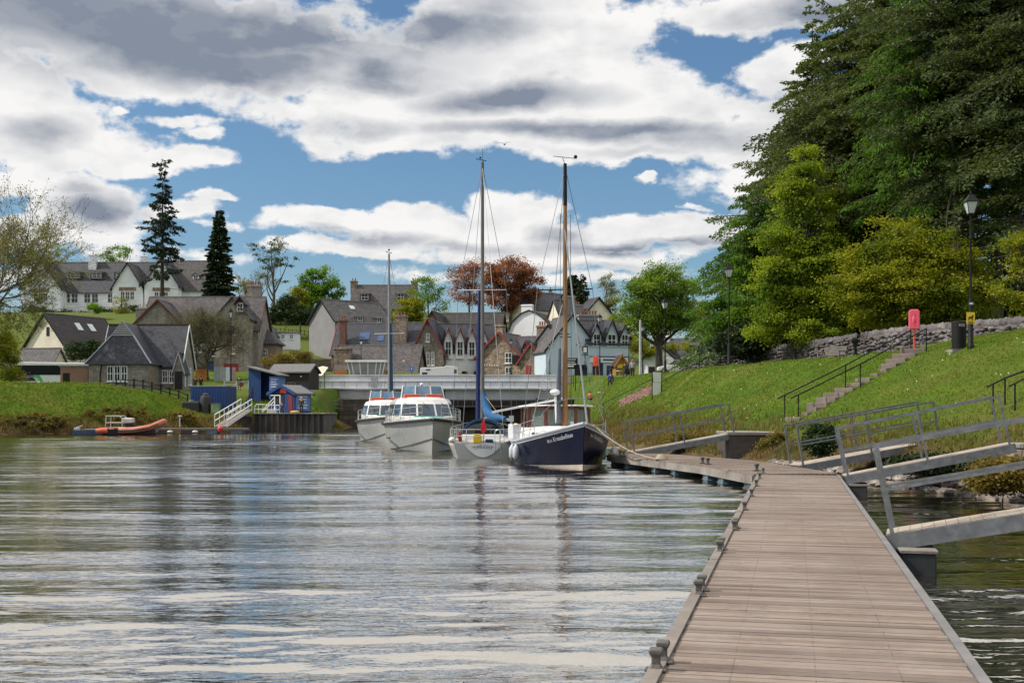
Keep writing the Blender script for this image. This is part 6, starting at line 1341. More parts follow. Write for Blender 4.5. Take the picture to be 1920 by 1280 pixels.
def twiggy(name, label, loc, H, seed, mat, spread=.5, levels=6, nleaf=9000, leaf=.16, trunk=m_bark2, group=None, up=.35, r0=None, lean=(0, 0), kids=3, l0=.3, shrink=.74, droop=0.):
    rng = np.random.default_rng(seed); root = thing(name, label, 'tree', loc, 0, group); mb = MB(); tips = []
    def rec(p, d, L, r, lv):
        n = 3; pts = [p]; q = p.copy(); dd = d.copy()
        for i in range(n):
            dd = dd + rng.normal(size=3) * .13; dd[2] += up * .10 - droop * .05 * (levels - lv < 2); dd /= np.linalg.norm(dd); q = q + dd * L / n; pts.append(q.copy())
        mb.tube([tuple(a) for a in pts], [r * (1 - .35 * i / n) for i in range(n + 1)], 3 if lv < levels - 2 else 5, cap=False)
        if lv <= 2:
            for a in pts[1:]: tips.append((a, dd))
        if lv == 0: return
        for k_ in range(kids + (1 if lv > levels - 2 else 0)):
            nd = dd + rng.normal(size=3) * spread; nd[2] += up * .3; nd /= np.linalg.norm(nd)
            rec(pts[-1] if k_ < 2 else pts[-2], nd, L * shrink * rng.uniform(.8, 1.2), max(.012, r * .60), lv - 1)
    r0 = r0 or H * .02; rec(np.array([0, 0, -.5]), np.array([lean[0], lean[1], 1.]), H * l0, r0, levels)
    mb.build('trunk', trunk, root, fix=False); T_ = np.array([a for a, _ in tips]); D_ = np.array([b for _, b in tips])
    ix = rng.integers(0, len(T_), nleaf); p_ = T_[ix] + rng.normal(size=(nleaf, 3)) * .14; leafmesh('crown', p_, D_[ix] + rng.normal(size=(nleaf, 3)) * .8, leaf * rng.uniform(.6, 1.4, nleaf), leaf * .6, mat, root, rng); return root
def tz(px, py, Y): q = P(px, py, Y); return (q.x, q.y, gz(q.x, q.y))
def topH(loc, py): return CH + (HY - py) / F * loc[1] - loc[2]
def shape_lobes(loc, lst, dep=.8):
    """ellipses given in photo pixels at the tree's own distance -> lobes with real depth"""
    out = []
    for px, py, rx, ry in lst:
        q = P(px, py, loc[1]); s_ = F / loc[1]; out.append((q.x - loc[0], random.uniform(-.35, .35) * rx / s_, q.z - loc[2], rx / s_, max(rx, ry) * dep / s_, ry / s_))
    return out
G1 = 'conifers of the wood behind the right wall'
G2 = 'broadleaf trees of the wood behind the right wall'
# --- left and middle skyline
l = tz(304, 590, 262); conifer('spruce_tree', 'tall open spruce standing in front of the hotel roof', l, topH(l, 322), 6.3, LM['blue'], 1, base=.34, nwh=21, nb=7, droop=.10, leafL=.8, leafW=.30, per=24, power=.8, up=.18, width=.28, irr=.3, ragged=.22, hang=.3, r0=.5)
l = tz(411, 560, 262); conifer('cypress_tree', 'dense narrow dark conifer right of the hotel', l, topH(l, 391), 3.5, LM['dark'], 2, base=.02, nwh=30, nb=9, droop=.2, leafL=.75, leafW=.35, per=34, power=.62, up=.25, width=.3)
l = tz(513, 600, 245); broad('pine_tree', 'tall bare stemmed pine with a thin flat topped crown', l, topH(l, 447), shape_lobes(l, [(510, 462, 38, 14), (485, 485, 16, 10), (540, 488, 16, 14), (512, 495, 26, 12), (528, 520, 14, 12), (498, 520, 12, 8)]), LM['pine'], 3, 46, 60, .95, .30, trunk=m_bark2, r0=.42, flat=.4)
l = tz(598, 590, 240); broad('broadleaf_tree', 'round fresh green tree left of the grey harled house', l, topH(l, 495), shape_lobes(l, [(600, 530, 36, 32), (575, 555, 26, 24), (622, 548, 20, 26), (598, 572, 34, 20)]), LM['green'], 4, 130, 130, 1.15, .34)
l = tz(563, 600, 234); broad('broadleaf_tree', 'small yellow green tree in front of the round green tree', l, topH(l, 530), shape_lobes(l, [(563, 558, 20, 22), (555, 575, 14, 14)]), LM['yel'], 5, 50, 110, .9, .3)
l = tz(535, 600, 230); broad('evergreen_shrubbery', 'dark evergreen bushes at the foot of the bare pine', l, 5, shape_lobes(l, [(525, 580, 20, 20), (560, 588, 26, 16), (540, 570, 12, 16)]), LM['hedge'], 6, 70, 130, 1., .3, cat='bushes')
l = tz(487, 590, 250); twiggy('bare_tree', 'thin bare tree left of the flat topped pine', l, 12, 7, LM['bare'], levels=5, nleaf=2500, leaf=.25, up=.5)
l = tz(803, 600, 232); broad('broadleaf_tree', 'light feathery green tree behind the roof left of the copper beech', l, topH(l, 515), shape_lobes(l, [(800, 545, 26, 30), (825, 565, 18, 26), (790, 575, 20, 20)]), LM['green'], 8, 60, 60, 1.2, .3)
l = tz(768, 600, 226); broad('broadleaf_tree', 'yellow green bushy tree against the villa wall', l, topH(l, 540), shape_lobes(l, [(770, 580, 22, 30), (748, 590, 12, 14)]), LM['olive'], 9, 70, 130, 1., .3)
l = tz(880, 600, 258); broad('copper_beech', 'thin reddish tree, its branches showing, left of the yacht mast', l, topH(l, 490), shape_lobes(l, [(872, 520, 32, 26), (895, 500, 24, 16), (858, 550, 20, 18), (890, 550, 26, 20)]), LM['copper'], 10, 150, 50, 1.3, .30, group='copper beeches')
l = tz(958, 600, 250); broad('copper_beech', 'full copper red beech right of the yacht mast', l, topH(l, 483), shape_lobes(l, [(955, 515, 42, 30), (925, 530, 26, 26), (990, 530, 28, 26), (950, 560, 46, 22), (985, 558, 28, 16)]), LM['copper'], 11, 280, 95, 1.25, .32, group='copper beeches')
l = tz(1073, 620, 232); conifer('cypress_tree', 'dark twin topped conifer behind the wooden mast', l, topH(l, 512), 3.6, LM['dark'], 12, base=.02, nwh=24, nb=9, droop=.2, leafL=.7, leafW=.3, per=34, power=.55, up=.2)
l = tz(1090, 630, 228); conifer('cypress_tree', 'slim dark conifer with a pointed tip right of the wooden mast', l, topH(l, 514), 2.8, LM['dark'], 13, base=.02, nwh=24, nb=8, droop=.2, leafL=.6, leafW=.26, per=30, power=.8)
l = tz(1140, 640, 225); broad('birch_tree', 'slender pale brown birch above the shop roofs', l, topH(l, 510), shape_lobes(l, [(1137, 535, 12, 24), (1148, 560, 12, 24), (1135, 575, 12, 16)]), LM['bare'], 14, 46, 80, .9, .24)
l = tz(1160, 640, 205); broad('broadleaf_tree', 'yellowish green tree low behind the shop', l, 8, shape_lobes(l, [(1162, 605, 18, 22), (1180, 630, 20, 18), (1150, 630, 14, 16)]), LM['olive'], 15, 60, 110, .9, .28)
l = tz(1236, 690, 145); broad('oak_tree', 'big round fresh green tree behind the notice board lamp', l, topH(l, 492), shape_lobes(l, [(1236, 535, 48, 42), (1200, 550, 34, 34), (1280, 550, 30, 38), (1215, 590, 44, 26), (1268, 592, 34, 24), (1245, 515, 34, 22), (1188, 592, 28, 26), (1294, 600, 26, 26), (1232, 612, 40, 16)]), LM['round'], 16, 290, 120, 1.15, .22, r0=.55, fork=.45, shell=.35, trunk=m_bark)
l = tz(1320, 650, 190); broad('broadleaf_tree', 'yellow tree in the gap between the green tree and the larch', l, topH(l, 560), shape_lobes(l, [(1320, 598, 26, 30), (1305, 615, 18, 18)]), LM['yel'], 17, 70, 90, 1., .26)
l = tz(1185, 660, 175); broad('broadleaf_tree', 'low green bushes under the big round tree', l, 5, shape_lobes(l, [(1195, 640, 26, 18), (1225, 655, 24, 14), (1275, 650, 22, 8)]), LM['olive'], 18, 60, 120, .9, .22, cat='bushes')
# --- left edge
l = tz(-90, 722, 128); twiggy('bare_tree', 'big spreading spring tree with tiny leaves cut by the left picture edge', l, 22, 21, LM['bare'], spread=.46, levels=7, nleaf=42000, leaf=.18, up=.3, r0=.36, l0=.27, shrink=.77, lean=(-.1, 0))
l = tz(-110, 722, 118); twiggy('bare_tree', 'second spring tree mostly outside the left picture edge', l, 20, 22, LM['bare'], spread=.5, levels=6, nleaf=16000, leaf=.17, up=.2, r0=.34, l0=.24, shrink=.74, lean=(.1, 0))
l = tz(20, 722, 118); broad('bush', 'yellow green bush at the foot of the left edge tree', l, 6, shape_lobes(l, [(10, 690, 24, 34), (34, 708, 12, 16), (-6, 640, 30, 46), (14, 660, 18, 22)]), LM['olive'], 23, 110, 120, .75, .16, cat='bush')
l = tz(88, 560, 300); broad('poplar_tree', 'thin feathery poplars rising behind the hotel at the left', l, 14, shape_lobes(l, [(70, 470, 14, 34), (98, 475, 14, 34), (108, 480, 12, 26), (50, 480, 14, 30)]), LM['olive'], 24, 60, 60, 1.1, .3)
l = tz(222, 520, 330); broad('broadleaf_tree', 'rounded green treetop behind the hotel ridge', l, 12, shape_lobes(l, [(222, 478, 24, 20), (196, 488, 14, 14)]), LM['green'], 25, 50, 60, 1.3, .36)
l = tz(392, 690, 160); twiggy('bare_tree', 'grey brown leafless tree in front of the stone building', l, 12.5, 26, LM['bare'], spread=.55, levels=8, nleaf=16000, leaf=.11, up=.2, r0=.26, l0=.24, shrink=.76)
l = tz(150, 665, 160); broad('holly_bush', 'dark green bush between the cream house and the coach', l, 4, shape_lobes(l, [(145, 658, 26, 15), (175, 648, 12, 10)]), LM['hedge'], 27, 50, 120, .8, .2, cat='bush')
l = tz(176, 585, 250); broad('bush', 'small bright round bush before the hotel wall', l, 3, shape_lobes(l, [(176, 578, 11, 9)]), LM['green'], 28, 20, 90, .7, .25, cat='bush')
l = tz(545, 690, 165); broad('bush', 'golden brown shrubs on the slope above the black shed', l, 3, shape_lobes(l, [(520, 675, 26, 14), (560, 668, 22, 12), (548, 690, 26, 10)]), LM['scrub'], 29, 60, 120, .8, .2, cat='bush')
l = tz(120, 600, 272); broad('garden_bushes', 'mixed green garden bushes along the foot of the white hotel', l, 5, shape_lobes(l, [(70, 588, 26, 13), (118, 590, 26, 8), (150, 590, 24, 6), (205, 589, 24, 8), (250, 586, 22, 12)]), LM['hedge'], 62, 150, 110, 1.1, .3, cat='bushes')
l = tz(228, 590, 262); broad('broadleaf_tree', 'pale yellow green sapling in front of the hotel mid gable', l, 9, shape_lobes(l, [(226, 572, 14, 20), (238, 590, 16, 16)]), LM['yel'], 63, 36, 60, .9, .25)
# --- the wood on the right
def wood_con(label, px, pyb, Y, pytop, R_, mat, seed, **k):
    l = tz(px, pyb, Y); return conifer('conifer_tree', label, l, topH(l, pytop), R_, LM[mat], seed, group=G1, **k)
def wood_br(label, px, Y, pytop, lobes, mat, seed, **k):
    l = tz(px, 660, Y); return broad('broadleaf_tree', label, l, topH(l, pytop), shape_lobes(l, lobes, .7), LM[mat], seed, group=G2, **k)
wood_con('drooping larch at the left end of the wood, behind the second lamp', 1415, 650, 92, 380, 5.4, 'larch', 31, base=.16, nwh=24, nb=8, droop=.30, leafL=0.28, leafW=0.104, per=73, power=.5, up=.1, hang=.9, irr=.28, width=.3)
wood_con('dark ragged conifer behind the larch, leaning over the lamp', 1478, 650, 104, 215, 7.0, 'spruce', 32, base=.30, nwh=26, nb=8, droop=.22, leafL=0.30, leafW=0.120, per=73, power=.55, irr=.35, hang=.5)
wood_con('tall spruce with a spiky open tip standing clear of the canopy', 1520, 650, 96, 52, 6.0, 'spruce', 33, base=.3, nwh=34, nb=8, droop=.16, leafL=0.30, leafW=0.120, per=63, power=.72, irr=.3, ragged=.1)
wood_con('broad dark conifer just left of the wall gap, filling the middle canopy', 1590, 650, 88, 20, 7.4, 'pine', 34, base=.28, nwh=34, nb=8, droop=.15, leafL=0.30, leafW=0.120, per=70, power=.5, irr=.35, hang=.4)
wood_con('tall dark conifer over the wall gap reaching the picture top', 1680, 650, 84, -60, 7.2, 'spruce', 35, base=.30, nwh=34, nb=8, droop=.18, leafL=0.28, leafW=0.112, per=70, power=.42, irr=.35, hang=.4)
wood_con('light green larch with hanging sprays high up above the pink box', 1730, 650, 76, -40, 6.0, 'larch', 36, base=.42, nwh=26, nb=7, droop=.32, leafL=0.26, leafW=0.096, per=59, power=.42, irr=.3, hang=1.1, ragged=.15)
wood_con('dark conifer with bare lower trunk behind the litter bin', 1795, 650, 74, -160, 6.4, 'pine', 37, base=.40, nwh=30, nb=8, droop=.15, leafL=0.26, leafW=0.112, per=73, power=.4, irr=.35)
wood_con('dark conifer behind the nearest lamp with sky gaps round its trunk', 1868, 650, 78, -140, 6.6, 'spruce', 38, base=.40, nwh=30, nb=8, droop=.18, leafL=0.28, leafW=0.112, per=73, power=.4, irr=.3)
wood_con('green conifer cut by the right picture edge', 1945, 650, 70, -200, 6.6, 'pine', 39, base=.34, nwh=30, nb=8, droop=.2, leafL=0.26, leafW=0.112, per=73, power=.4, irr=.3)
wood_con('bare lower trunked conifer just inside the right edge, farther back', 1905, 650, 92, -60, 5.6, 'spruce', 40, base=.5, nwh=24, nb=7, droop=.18, leafL=0.30, leafW=0.120, per=52, power=.4)
wood_con('second larch standing deeper in the wood over the olive beech', 1640, 650, 98, 90, 6.2, 'larch', 41, base=.35, nwh=26, nb=8, droop=.28, leafL=0.30, leafW=0.112, per=56, power=.5, hang=.9)
wood_br('bright yellow green young beech between the larch and the dark conifers', 1492, 80, 250, [(1510, 290, 22, 34), (1512, 325, 28, 28), (1490, 355, 40, 34), (1515, 400, 50, 36), (1475, 445, 52, 26), (1480, 500, 60, 36), (1530, 480, 50, 50), (1450, 530, 44, 30), (1500, 570, 76, 46), (1560, 560, 50, 46), (1440, 600, 44, 30), (1520, 620, 70, 34)], 'beech', 42, nclu=340, per=150, crad=.85, leaf=.17, flat=.4, shell=.25, jit=.2, trunk=m_bark, r0=.3)
wood_br('olive green beech spreading low over the wall behind the pink box', 1690, 70, 420, [(1690, 455, 70, 40), (1735, 480, 80, 40), (1600, 500, 50, 36), (1620, 540, 74, 40), (1720, 540, 100, 44), (1800, 520, 60, 50), (1600, 560, 44, 26), (1750, 585, 80, 30), (1660, 590, 70, 28), (1840, 580, 60, 34)], 'olive', 43, nclu=380, per=150, crad=.85, leaf=.15, flat=.35, shell=.25, jit=.22, trunk=m_bark, r0=.3)
wood_br('low spring green tree at the left foot of the wood below the larch', 1390, 90, 470, [(1385, 600, 42, 38), (1350, 622, 24, 22), (1420, 560, 44, 40), (1400, 515, 34, 30), (1440, 610, 46, 34)], 'green', 47, nclu=150, per=140, crad=.9, leaf=.17, flat=.4, shell=.3, jit=.2, trunk=m_bark, r0=.2)
wood_br('yellow green foliage column in the middle of the wood behind the bench', 1565, 84, 330, [(1560, 380, 34, 40), (1580, 440, 46, 40), (1560, 500, 50, 40), (1590, 560, 60, 40)], 'beech', 48, nclu=150, per=110, crad=.9, leaf=.17, flat=.4, shell=.2, jit=.25, trunk=m_bark, r0=.2)
wood_br('thin yellow green sapling foliage at the right picture edge', 1930, 62, 430, [(1925, 470, 40, 40), (1910, 540, 40, 34), (1945, 590, 40, 30)], 'olive', 44, nclu=80, per=90, crad=.6, leaf=.13, flat=.35, trunk=m_bark, r0=.15)
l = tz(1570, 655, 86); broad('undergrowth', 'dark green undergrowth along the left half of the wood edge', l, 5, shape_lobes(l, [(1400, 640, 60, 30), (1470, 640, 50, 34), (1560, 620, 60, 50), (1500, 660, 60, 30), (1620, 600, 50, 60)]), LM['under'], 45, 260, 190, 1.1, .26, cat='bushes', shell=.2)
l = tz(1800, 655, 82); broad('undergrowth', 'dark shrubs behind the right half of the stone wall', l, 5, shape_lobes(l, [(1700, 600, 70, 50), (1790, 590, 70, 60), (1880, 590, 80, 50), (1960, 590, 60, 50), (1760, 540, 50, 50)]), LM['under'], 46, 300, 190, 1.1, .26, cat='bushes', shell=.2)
# far belt of wood that closes the view behind the trunks
rng = np.random.default_rng(77); mb = MB()
for i in range(9):
    x, y = 34 + i * 5.5 + rng.uniform(-1.5, 1.5), 108 + rng.uniform(-4, 10) - i * 1.8
    if i == 0: far0 = conifer('conifer_tree', 'conifer at the left end of the dim rear row inside the wood', (x, y, gz(x, y)), 24, 5.5, LM['spruce'], 80, base=.18, nwh=22, nb=7, droop=.2, leafL=.7, leafW=.26, per=20, power=.45, group='rear row of conifers in the wood')
    else: dup(far0, (x, y, gz(x, y)), rng.uniform(0, 6.3), label=f'conifer of the dim rear row deep inside the wood, ' + ('second third fourth fifth sixth seventh eighth ninth'.split()[i - 1]) + ' from its left end', scale=float(rng.uniform(.85, 1.15)))

# ================================================================== BANK PLANTS
def scatter_grass(name, mat, n, xr, yr, seed, cond, hmin, hmax, wd, label=None):
    rng = np.random.default_rng(seed); y = rng.uniform(0, 1, n) ** 1.4 * (yr[1] - yr[0]) + yr[0]; d, _ = seg(np.zeros(n), y, SHR)
    x = rng.uniform(xr[0], xr[1], n); z = ground(x, y); dr, wr = seg(x, y, SHR); ins = inside(x, y); k = (~ins) & cond(x, y, z, dr, wr, rng) & ((pnoise(x * .55, y * .4, 7) > -.28) | (rng.random(n) < .35)); x, y, z = x[k], y[k], z[k]; n = len(x)
    ax = rng.normal(size=(n, 3)) * .35; ax[:, 2] = 1; a = rng.uniform(0, math.pi, n); sdv = np.stack([np.cos(a), np.sin(a), np.zeros(n)], 1)
    h = rng.uniform(hmin, hmax, n) * (.7 + .3 * np.minimum(1.6, y / 40)); pos = np.stack([x, y, z - .03], 1)
    o = leafmesh(name, pos, ax, h, wd * (.7 + .5 * y / 40), mat, None, rng, side=sdv); tag(o, kind='stuff'); return o
gm1 = leafmat('grass_blades', (.10, .17, .013), (.145, .215, .018), (.15, .19, .025), .45, .5); gm2 = leafmat('dry_reed_blades', (.13, .09, .03), (.24, .17, .06), (.10, .12, .02), .35, .6)
scatter_grass('grass', gm1, 330000, (5, 27), (16, 120), 1, lambda x, y, z, d, w_, r: (d > 2.0) & (d < w_ + 5) & (x / y < .47), .04, .12, .035)
scatter_grass('dry_grass', gm2, 150000, (4.5, 18), (16, 100), 2, lambda x, y, z, d, w_, r: (d > .5) & (d < 3.1 + r.normal(size=x.shape) * .5) & (r.random(x.shape) < .8), .10, .34, .03)
rngl = np.random.default_rng(9)
def left_grass(name, mat, n, seed, lo, hi, h0, h1, wd):
    rng = np.random.default_rng(seed); x = rng.uniform(-56, -18, n); y = rng.uniform(98, 134, n); z = ground(x, y); dl, wl = seg(x, y, SHL); k = (~inside(x, y)) & (dl > lo) & (dl < hi) & (y < 145); x, y, z, = x[k], y[k], z[k]; n = len(x)
    ax = rng.normal(size=(n, 3)) * .35; ax[:, 2] = 1; a = rng.uniform(0, math.pi, n); o = leafmesh(name, np.stack([x, y, z - .03], 1), ax, rng.uniform(h0, h1, n), wd, mat, None, rng, side=np.stack([np.cos(a), np.sin(a), np.zeros(n)], 1)); tag(o, kind='stuff')
left_grass('grass', gm1, 60000, 3, 2.2, 12, .15, .35, .10); left_grass('dry_grass', gm2, 60000, 4, .2, 2.8, .2, .7, .09)
def shrub(label, px, py, Y, rx, ry, mat, seed, n=26, per=130, leaf=.09):
    q = P(px, py, Y); l = (q.x, q.y, gz(q.x, q.y)); broad('shrub', label, l, 1.2, shape_lobes(l, [(px, py, rx, ry), (px - rx * .4, py + ry * .3, rx * .6, ry * .6)]), LM[mat], seed, n, per, .28, leaf, cat='shrub', r0=.03)
shrub('golden shrub right of the dark concrete pier', 1460, 838, 44, 30, 28, 'scrub', 51, 60)
shrub('leafy green bramble behind the double railed gangway', 1540, 825, 36.5, 26, 30, 'hedge', 52, 40, leaf=.09)
shrub('brown bank scrub under the farthest gangway', 1290, 828, 52, 50, 18, 'scrub', 53, 60)
shrub('brown bank scrub between the middle and nearest gangway', 1760, 868, 30, 90, 16, 'under', 54, 70, leaf=.08)
shrub('low green brown scrub at the right edge over the stones', 1880, 890, 25.5, 60, 30, 'scrub', 55, 70, leaf=.08)
shrub('brown waterside scrub on the far left bank', 60, 790, 103, 60, 16, 'scrub', 56, 60, leaf=.16)
shrub('dark waterside scrub behind the inflatable boat', 230, 775, 108, 70, 12, 'scrub', 57, 60, leaf=.16)
shrub('reddish brown scrub by the blue tanks on the left bank', 345, 785, 110, 26, 16, 'scrub', 58, 40, leaf=.16)
# flower strip below the notice board
rng = np.random.default_rng(91); n = 2600; t_ = rng.uniform(0, 1, n); 
fp = []
for i in range(n):
    q = hit(1165 + 55 * t_[i] + rng.normal() * 3, 757 - 26 * t_[i] + rng.normal() * 3)
    if q is not None: fp.append(q)
fp = np.array(fp); o = leafmesh('pink_flowers', fp + [0, 0, .03], rng.normal(size=(len(fp), 3)) * .5 + [0, 0, 1], .10, .10, M('pink_flower_heads', (.55, .33, .33), .8, var=.25, vs=20), None, rng); tag(o, kind='stuff')

rng = np.random.default_rng(17); n = 1500; x = rng.uniform(6, 24, n); y = rng.uniform(24, 110, n); dr, wr = seg(x, y, SHR); k = (~inside(x, y)) & (dr > 3) & (dr < wr + 2) & (x / y < .46) & (pnoise(x * .3, y * .3, 8) > .05)
x, y = x[k], y[k]; o = leafmesh('daisies', np.stack([x, y, ground(x, y) + .10], 1), rng.normal(size=(len(x), 3)) + [0, 0, .5], .05, .05, M('white_daisy_heads', (.7, .7, .55), .8), None, rng); tag(o, kind='stuff')
# ================================================================== LEFT WATERFRONT
def base(label, name, cat, px, py, Y, rz=0, group=None): return thing(name, label, cat, tuple(P(px, py, Y)), rz, group)
# sheet pile quay
yq = 120.6; r_ = thing('sheet_pile_quay', 'dark corrugated sheet pile quay under the blue ticket hut', 'quay', (-26.6, yq, 0)); mb = MB(); x = 0; pr = []
while x < 7.3: pr += [(x, 0), (x + .22, 0), (x + .30, .2), (x + .52, .2)]; x += .6
pr = [(a, b) for a, b in pr if a < 7.2] + [(7.2, .2)]
top = 1.72; mb.loft([[(a, b, -.6) for a, b in pr], [(a, b, top) for a, b in pr]], cap=False, closed=False); mb.loft([[(7.2, b, -.6) for b in (.2, 5, 9)], [(7.2, b, top) for b in (.2, 5, 9)]], cap=False, closed=False)
m_pile = M('tarry_steel_piling', (.055, .050, .045), .8, var=.5, vs=1.4, stretch=(1, 1, .25), col2=(.13, .10, .08), bump=.02, bs=8); mb.build('piling', m_pile, r_)
MB().box(-.3, 7.35, -.12, 9, top + .002, top + .12).build('coping', m_conc, r_, bevel=.02)
r_ = thing('quay_wall', 'low grey concrete wall left of the white gangway', 'wall', (-33.2, 120.2, 0)); MB().box(0, 6.5, 0, .6, -.5, 1.45).build('wall', m_pier, r_); MB().box(-.05, 6.5, -.08, .7, 1.452, 1.6).build('coping', m_conc, r_)
# floating jetty with its fenders
r_ = thing('floating_jetty', 'thin floating jetty reaching from the inflatable to the quay', 'jetty', (-34.5, 104.6, 0), R(3)); MB().box(0, 10.7, 0, 1.5, .34, .5).build('deck', m_kerb, r_)
for i in range(5): MB().box(.5 + i * 2.2, 1.5 + i * 2.2, .05, 1.4, -.3, .33).build('float', m_float if i > 2 else m_rubber, r_)
for i, x in enumerate((1.8, 4.0, 6.2)): MB().ball((x, -.12, .18), (.28, .13, .13)).build('fender', m_gel, r_, smooth=True)
o = MB().ball((0, 0, 0), .27, 14, 8).build('mooring_buoy', M('red_buoy', (.6, .02, .03), .35), None, smooth=True); o.location = P(413, 804, 103.8); tag(o, 'round red buoy hanging on the floating jetty', 'buoy')
r_ = base('short pale post with a crossbar on the floating jetty', 'mooring_post', 'post', 337, 800, 106); MB().tube([(0, 0, 0), (0, 0, .95)], .06).build('post', m_alu, r_); MB().box(-.15, .15, -.1, .1, .95, 1.05).build('cap', m_white, r_)
# white gangway
a, b = P(414, 800, 106.3), P(462, 768, 121); d = (b - a); n_ = Vector((-d.y, d.x, 0)).normalized() * .55
r_ = thing('white_gangway', 'white railed gangway climbing from the jetty to the left quay', 'gangway', tuple(a)); mb = MB(); mb.bar(a, b, 1.1, .1); mb.build('deck', m_kerb, r_, world=True)
for k_ in (-1, 1):
    mb = MB(); o_ = n_ * k_
    for h in (0, .55, 1.1): mb.bar(a + o_ + Vector((0, 0, h)), b + o_ + Vector((0, 0, h)), .07)
    for i in range(7): q = a.lerp(b, i / 6) + o_; mb.bar(q, q + Vector((0, 0, 1.1)), .06)
    mb.build('handrail', m_white, r_, world=True)
r_ = thing('ramp_rail', 'black handrail with a plant continuing the white gangway up the slope', 'handrail', tuple(b)); c = P(474, 742, 133); mb = MB()
for h in (.5, 1.0): mb.bar(b + Vector((0, 0, h)), c + Vector((0, 0, h)), .07)
for i in range(5): q = b.lerp(c, i / 4); mb.bar(q - Vector((0, 0, .5)), q + Vector((0, 0, 1)), .06)
mb.build('rail', m_black, r_, world=True)
# container, tanks, box
r_ = base('long blue steel container behind the black tanks', 'shipping_container', 'container', 357, 769, 124, R(-7)); mb = MB(); mb.box(0, 4.1, 0, 2.6, 0, 2.5)
mb.build('body', m_blue, r_)
mb = MB()
for i in range(13): mb.box(.15 + i * .3, .27 + i * .3, -.03, -.001, .15, 2.35)
mb.build('side_rib', m_blue, r_); MB().box(-.04, 4.14, -.04, 2.64, 2.502, 2.6).build('roof', M('container_grey_roof', (.25, .27, .32), .6), r_)
mb = MB()
for i in range(5): mb.box(4.101, 4.14, .2 + i * .5, .35 + i * .5, .1, 2.4)
mb.build('end_rib', M('slate_grey_ribs', (.06, .08, .16), .6), r_)
r_ = base('low black water tank in front of the blue container', 'water_tank', 'tank', 356, 775, 120.9, 0, 'black tanks'); mb = MB(); mb.box(-.9, .95, 0, 1.4, 0, 1.25); mb.build('tank', m_rubber, r_, bevel=.15); MB().ball((0, .6, 1.28), (.35, .35, .14)).build('lid', M('dark_green_lid', (.03, .08, .05), .5), r_, smooth=True)
r_ = base('tall black conical tank beside the low tank', 'water_tank', 'tank', 382, 775, 120.9, 0, 'black tanks'); MB().lathe([(.62, 0), (.62, 1.3), (.5, 1.75), (.28, 1.9), (.27, 1.98)], (0, .7, 0), 14).build('tank', m_rubber, r_, smooth=True); MB().lathe([(.3, 1.985), (.3, 2.06), (.05, 2.09)], (0, .7, 0), 12).build('lid', m_galv, r_)
r_ = base('pale green cabinet right of the black tanks', 'cabinet', 'cabinet', 403, 775, 121, 0); MB().box(-.42, .42, 0, .7, 0, 1.0).build('body', M('pale_green_paint', (.16, .25, .12), .6), r_, bevel=.02); MB().box(-.46, .46, -.05, .75, 1.002, 1.06).build('lid', m_conc, r_); MB().box(-.38, .38, -.02, -.002, .08, .92).build('door', M('pale_green_door', (.19, .28, .15), .6), r_)
# blue huts and black shed
def hutlines(root, x0, y, z0, n, w_, nm='sign_line'):
    for i in range(n): MB().box(x0, x0 + w_ * (1 - .15 * (i % 2)), y - .03, y - .005, z0 - i * .28, z0 - i * .28 + .12).build(nm, M('sign_white', (.6, .64, .75), .6), root)
r_ = base('tall blue shelter with a sloping mono pitch roof above the ticket hut', 'blue_shelter', 'hut', 466, 746, 134, R(-12)); mb = MB(); mb.prism([(0, -.5), (3.6, -.5), (3.6, 2.55), (0, 3.45)], 'xz', 2.0, 2.1); mb.build('back_wall', m_blue, r_)
mb = MB(); mb.prism([(0, -.5), (1.5, -.5), (1.5, 3.05), (0, 3.45)], 'xz', 0, .1); mb.build('front_panel', m_blue, r_); MB().box(0, .1, .1, 2, -.5, 3.4).build('side_wall', m_blue, r_); MB().box(3.5, 3.6, .1, 2.0, -.5, 2.5).build('side_wall', m_lblue, r_)
MB().box(2.55, 3.7, -.04, .06, -.1, 2.45).build('sign_board', m_lblue, r_); hutlines(r_, 2.75, -.04, 2.05, 4, .75); MB().box(.1, 3.5, 1.0, 1.9, -.4, .2).build('dark_floor', m_dark, r_)
mb = MB(); mb.prism([(-.25, 3.53), (3.95, 2.5), (3.95, 2.64), (-.25, 3.68)], 'xz', -.4, 2.4); mb.build('roof', M('felt_roof_grey', (.15, .15, .15), .9, var=.15), r_)
r_ = base('black timber shed with a grey roof and two small lights', 'black_shed', 'shed', 543, 733, 142, R(-10)); B = block_(r_, 0, 1.8, -.6, 4.9, 3.6, 2.9, .9, 'x', M('black_boards', (.022, .019, .018), .8, stretch=(8, 8, .4)), M('felt_roof_grey2', (.14, .14, .15), .9, var=.15), .25, None, ridge=False)
for u in (-1.0, 1.5): MB().ball((u, -.1, 1.75), .09).build('lamp', m_white, r_)
mb = MB(); mb.bar((.1, -.9, 0), (.1, -.9, 1), .06); mb.bar((1.1, -.9, 0), (1.1, -.9, 1), .06); mb.bar((.1, -.9, 1), (1.1, -.9, 1), .06); mb.build('door_rail', m_galv, r_)
r_ = base('small blue ticket hut with an orange sign on its gable', 'ticket_hut', 'hut', 530, 771, 123.5, R(-26)); B = block_(r_, 0, 1.4, -.05, 3.1, 2.9, 1.95, .75, 'y', m_blue, M('felt_roof_grey3', (.17, .17, .18), .9, var=.15), .3, m_blue, ridge=False)
slab(r_, B, 'f', -.5, .9, 1.5, 1.0, m_dark, 'serving_hatch', .0, .03); slab(r_, B, 'f', .15, 2.0, .75, .45, m_red, 'orange_sign', .02, .09); slab(r_, B, 'f', 1.05, .1, .5, 1.7, M('hut_window_red', (.2, .03, .03), .5), 'poster', 0, .04)
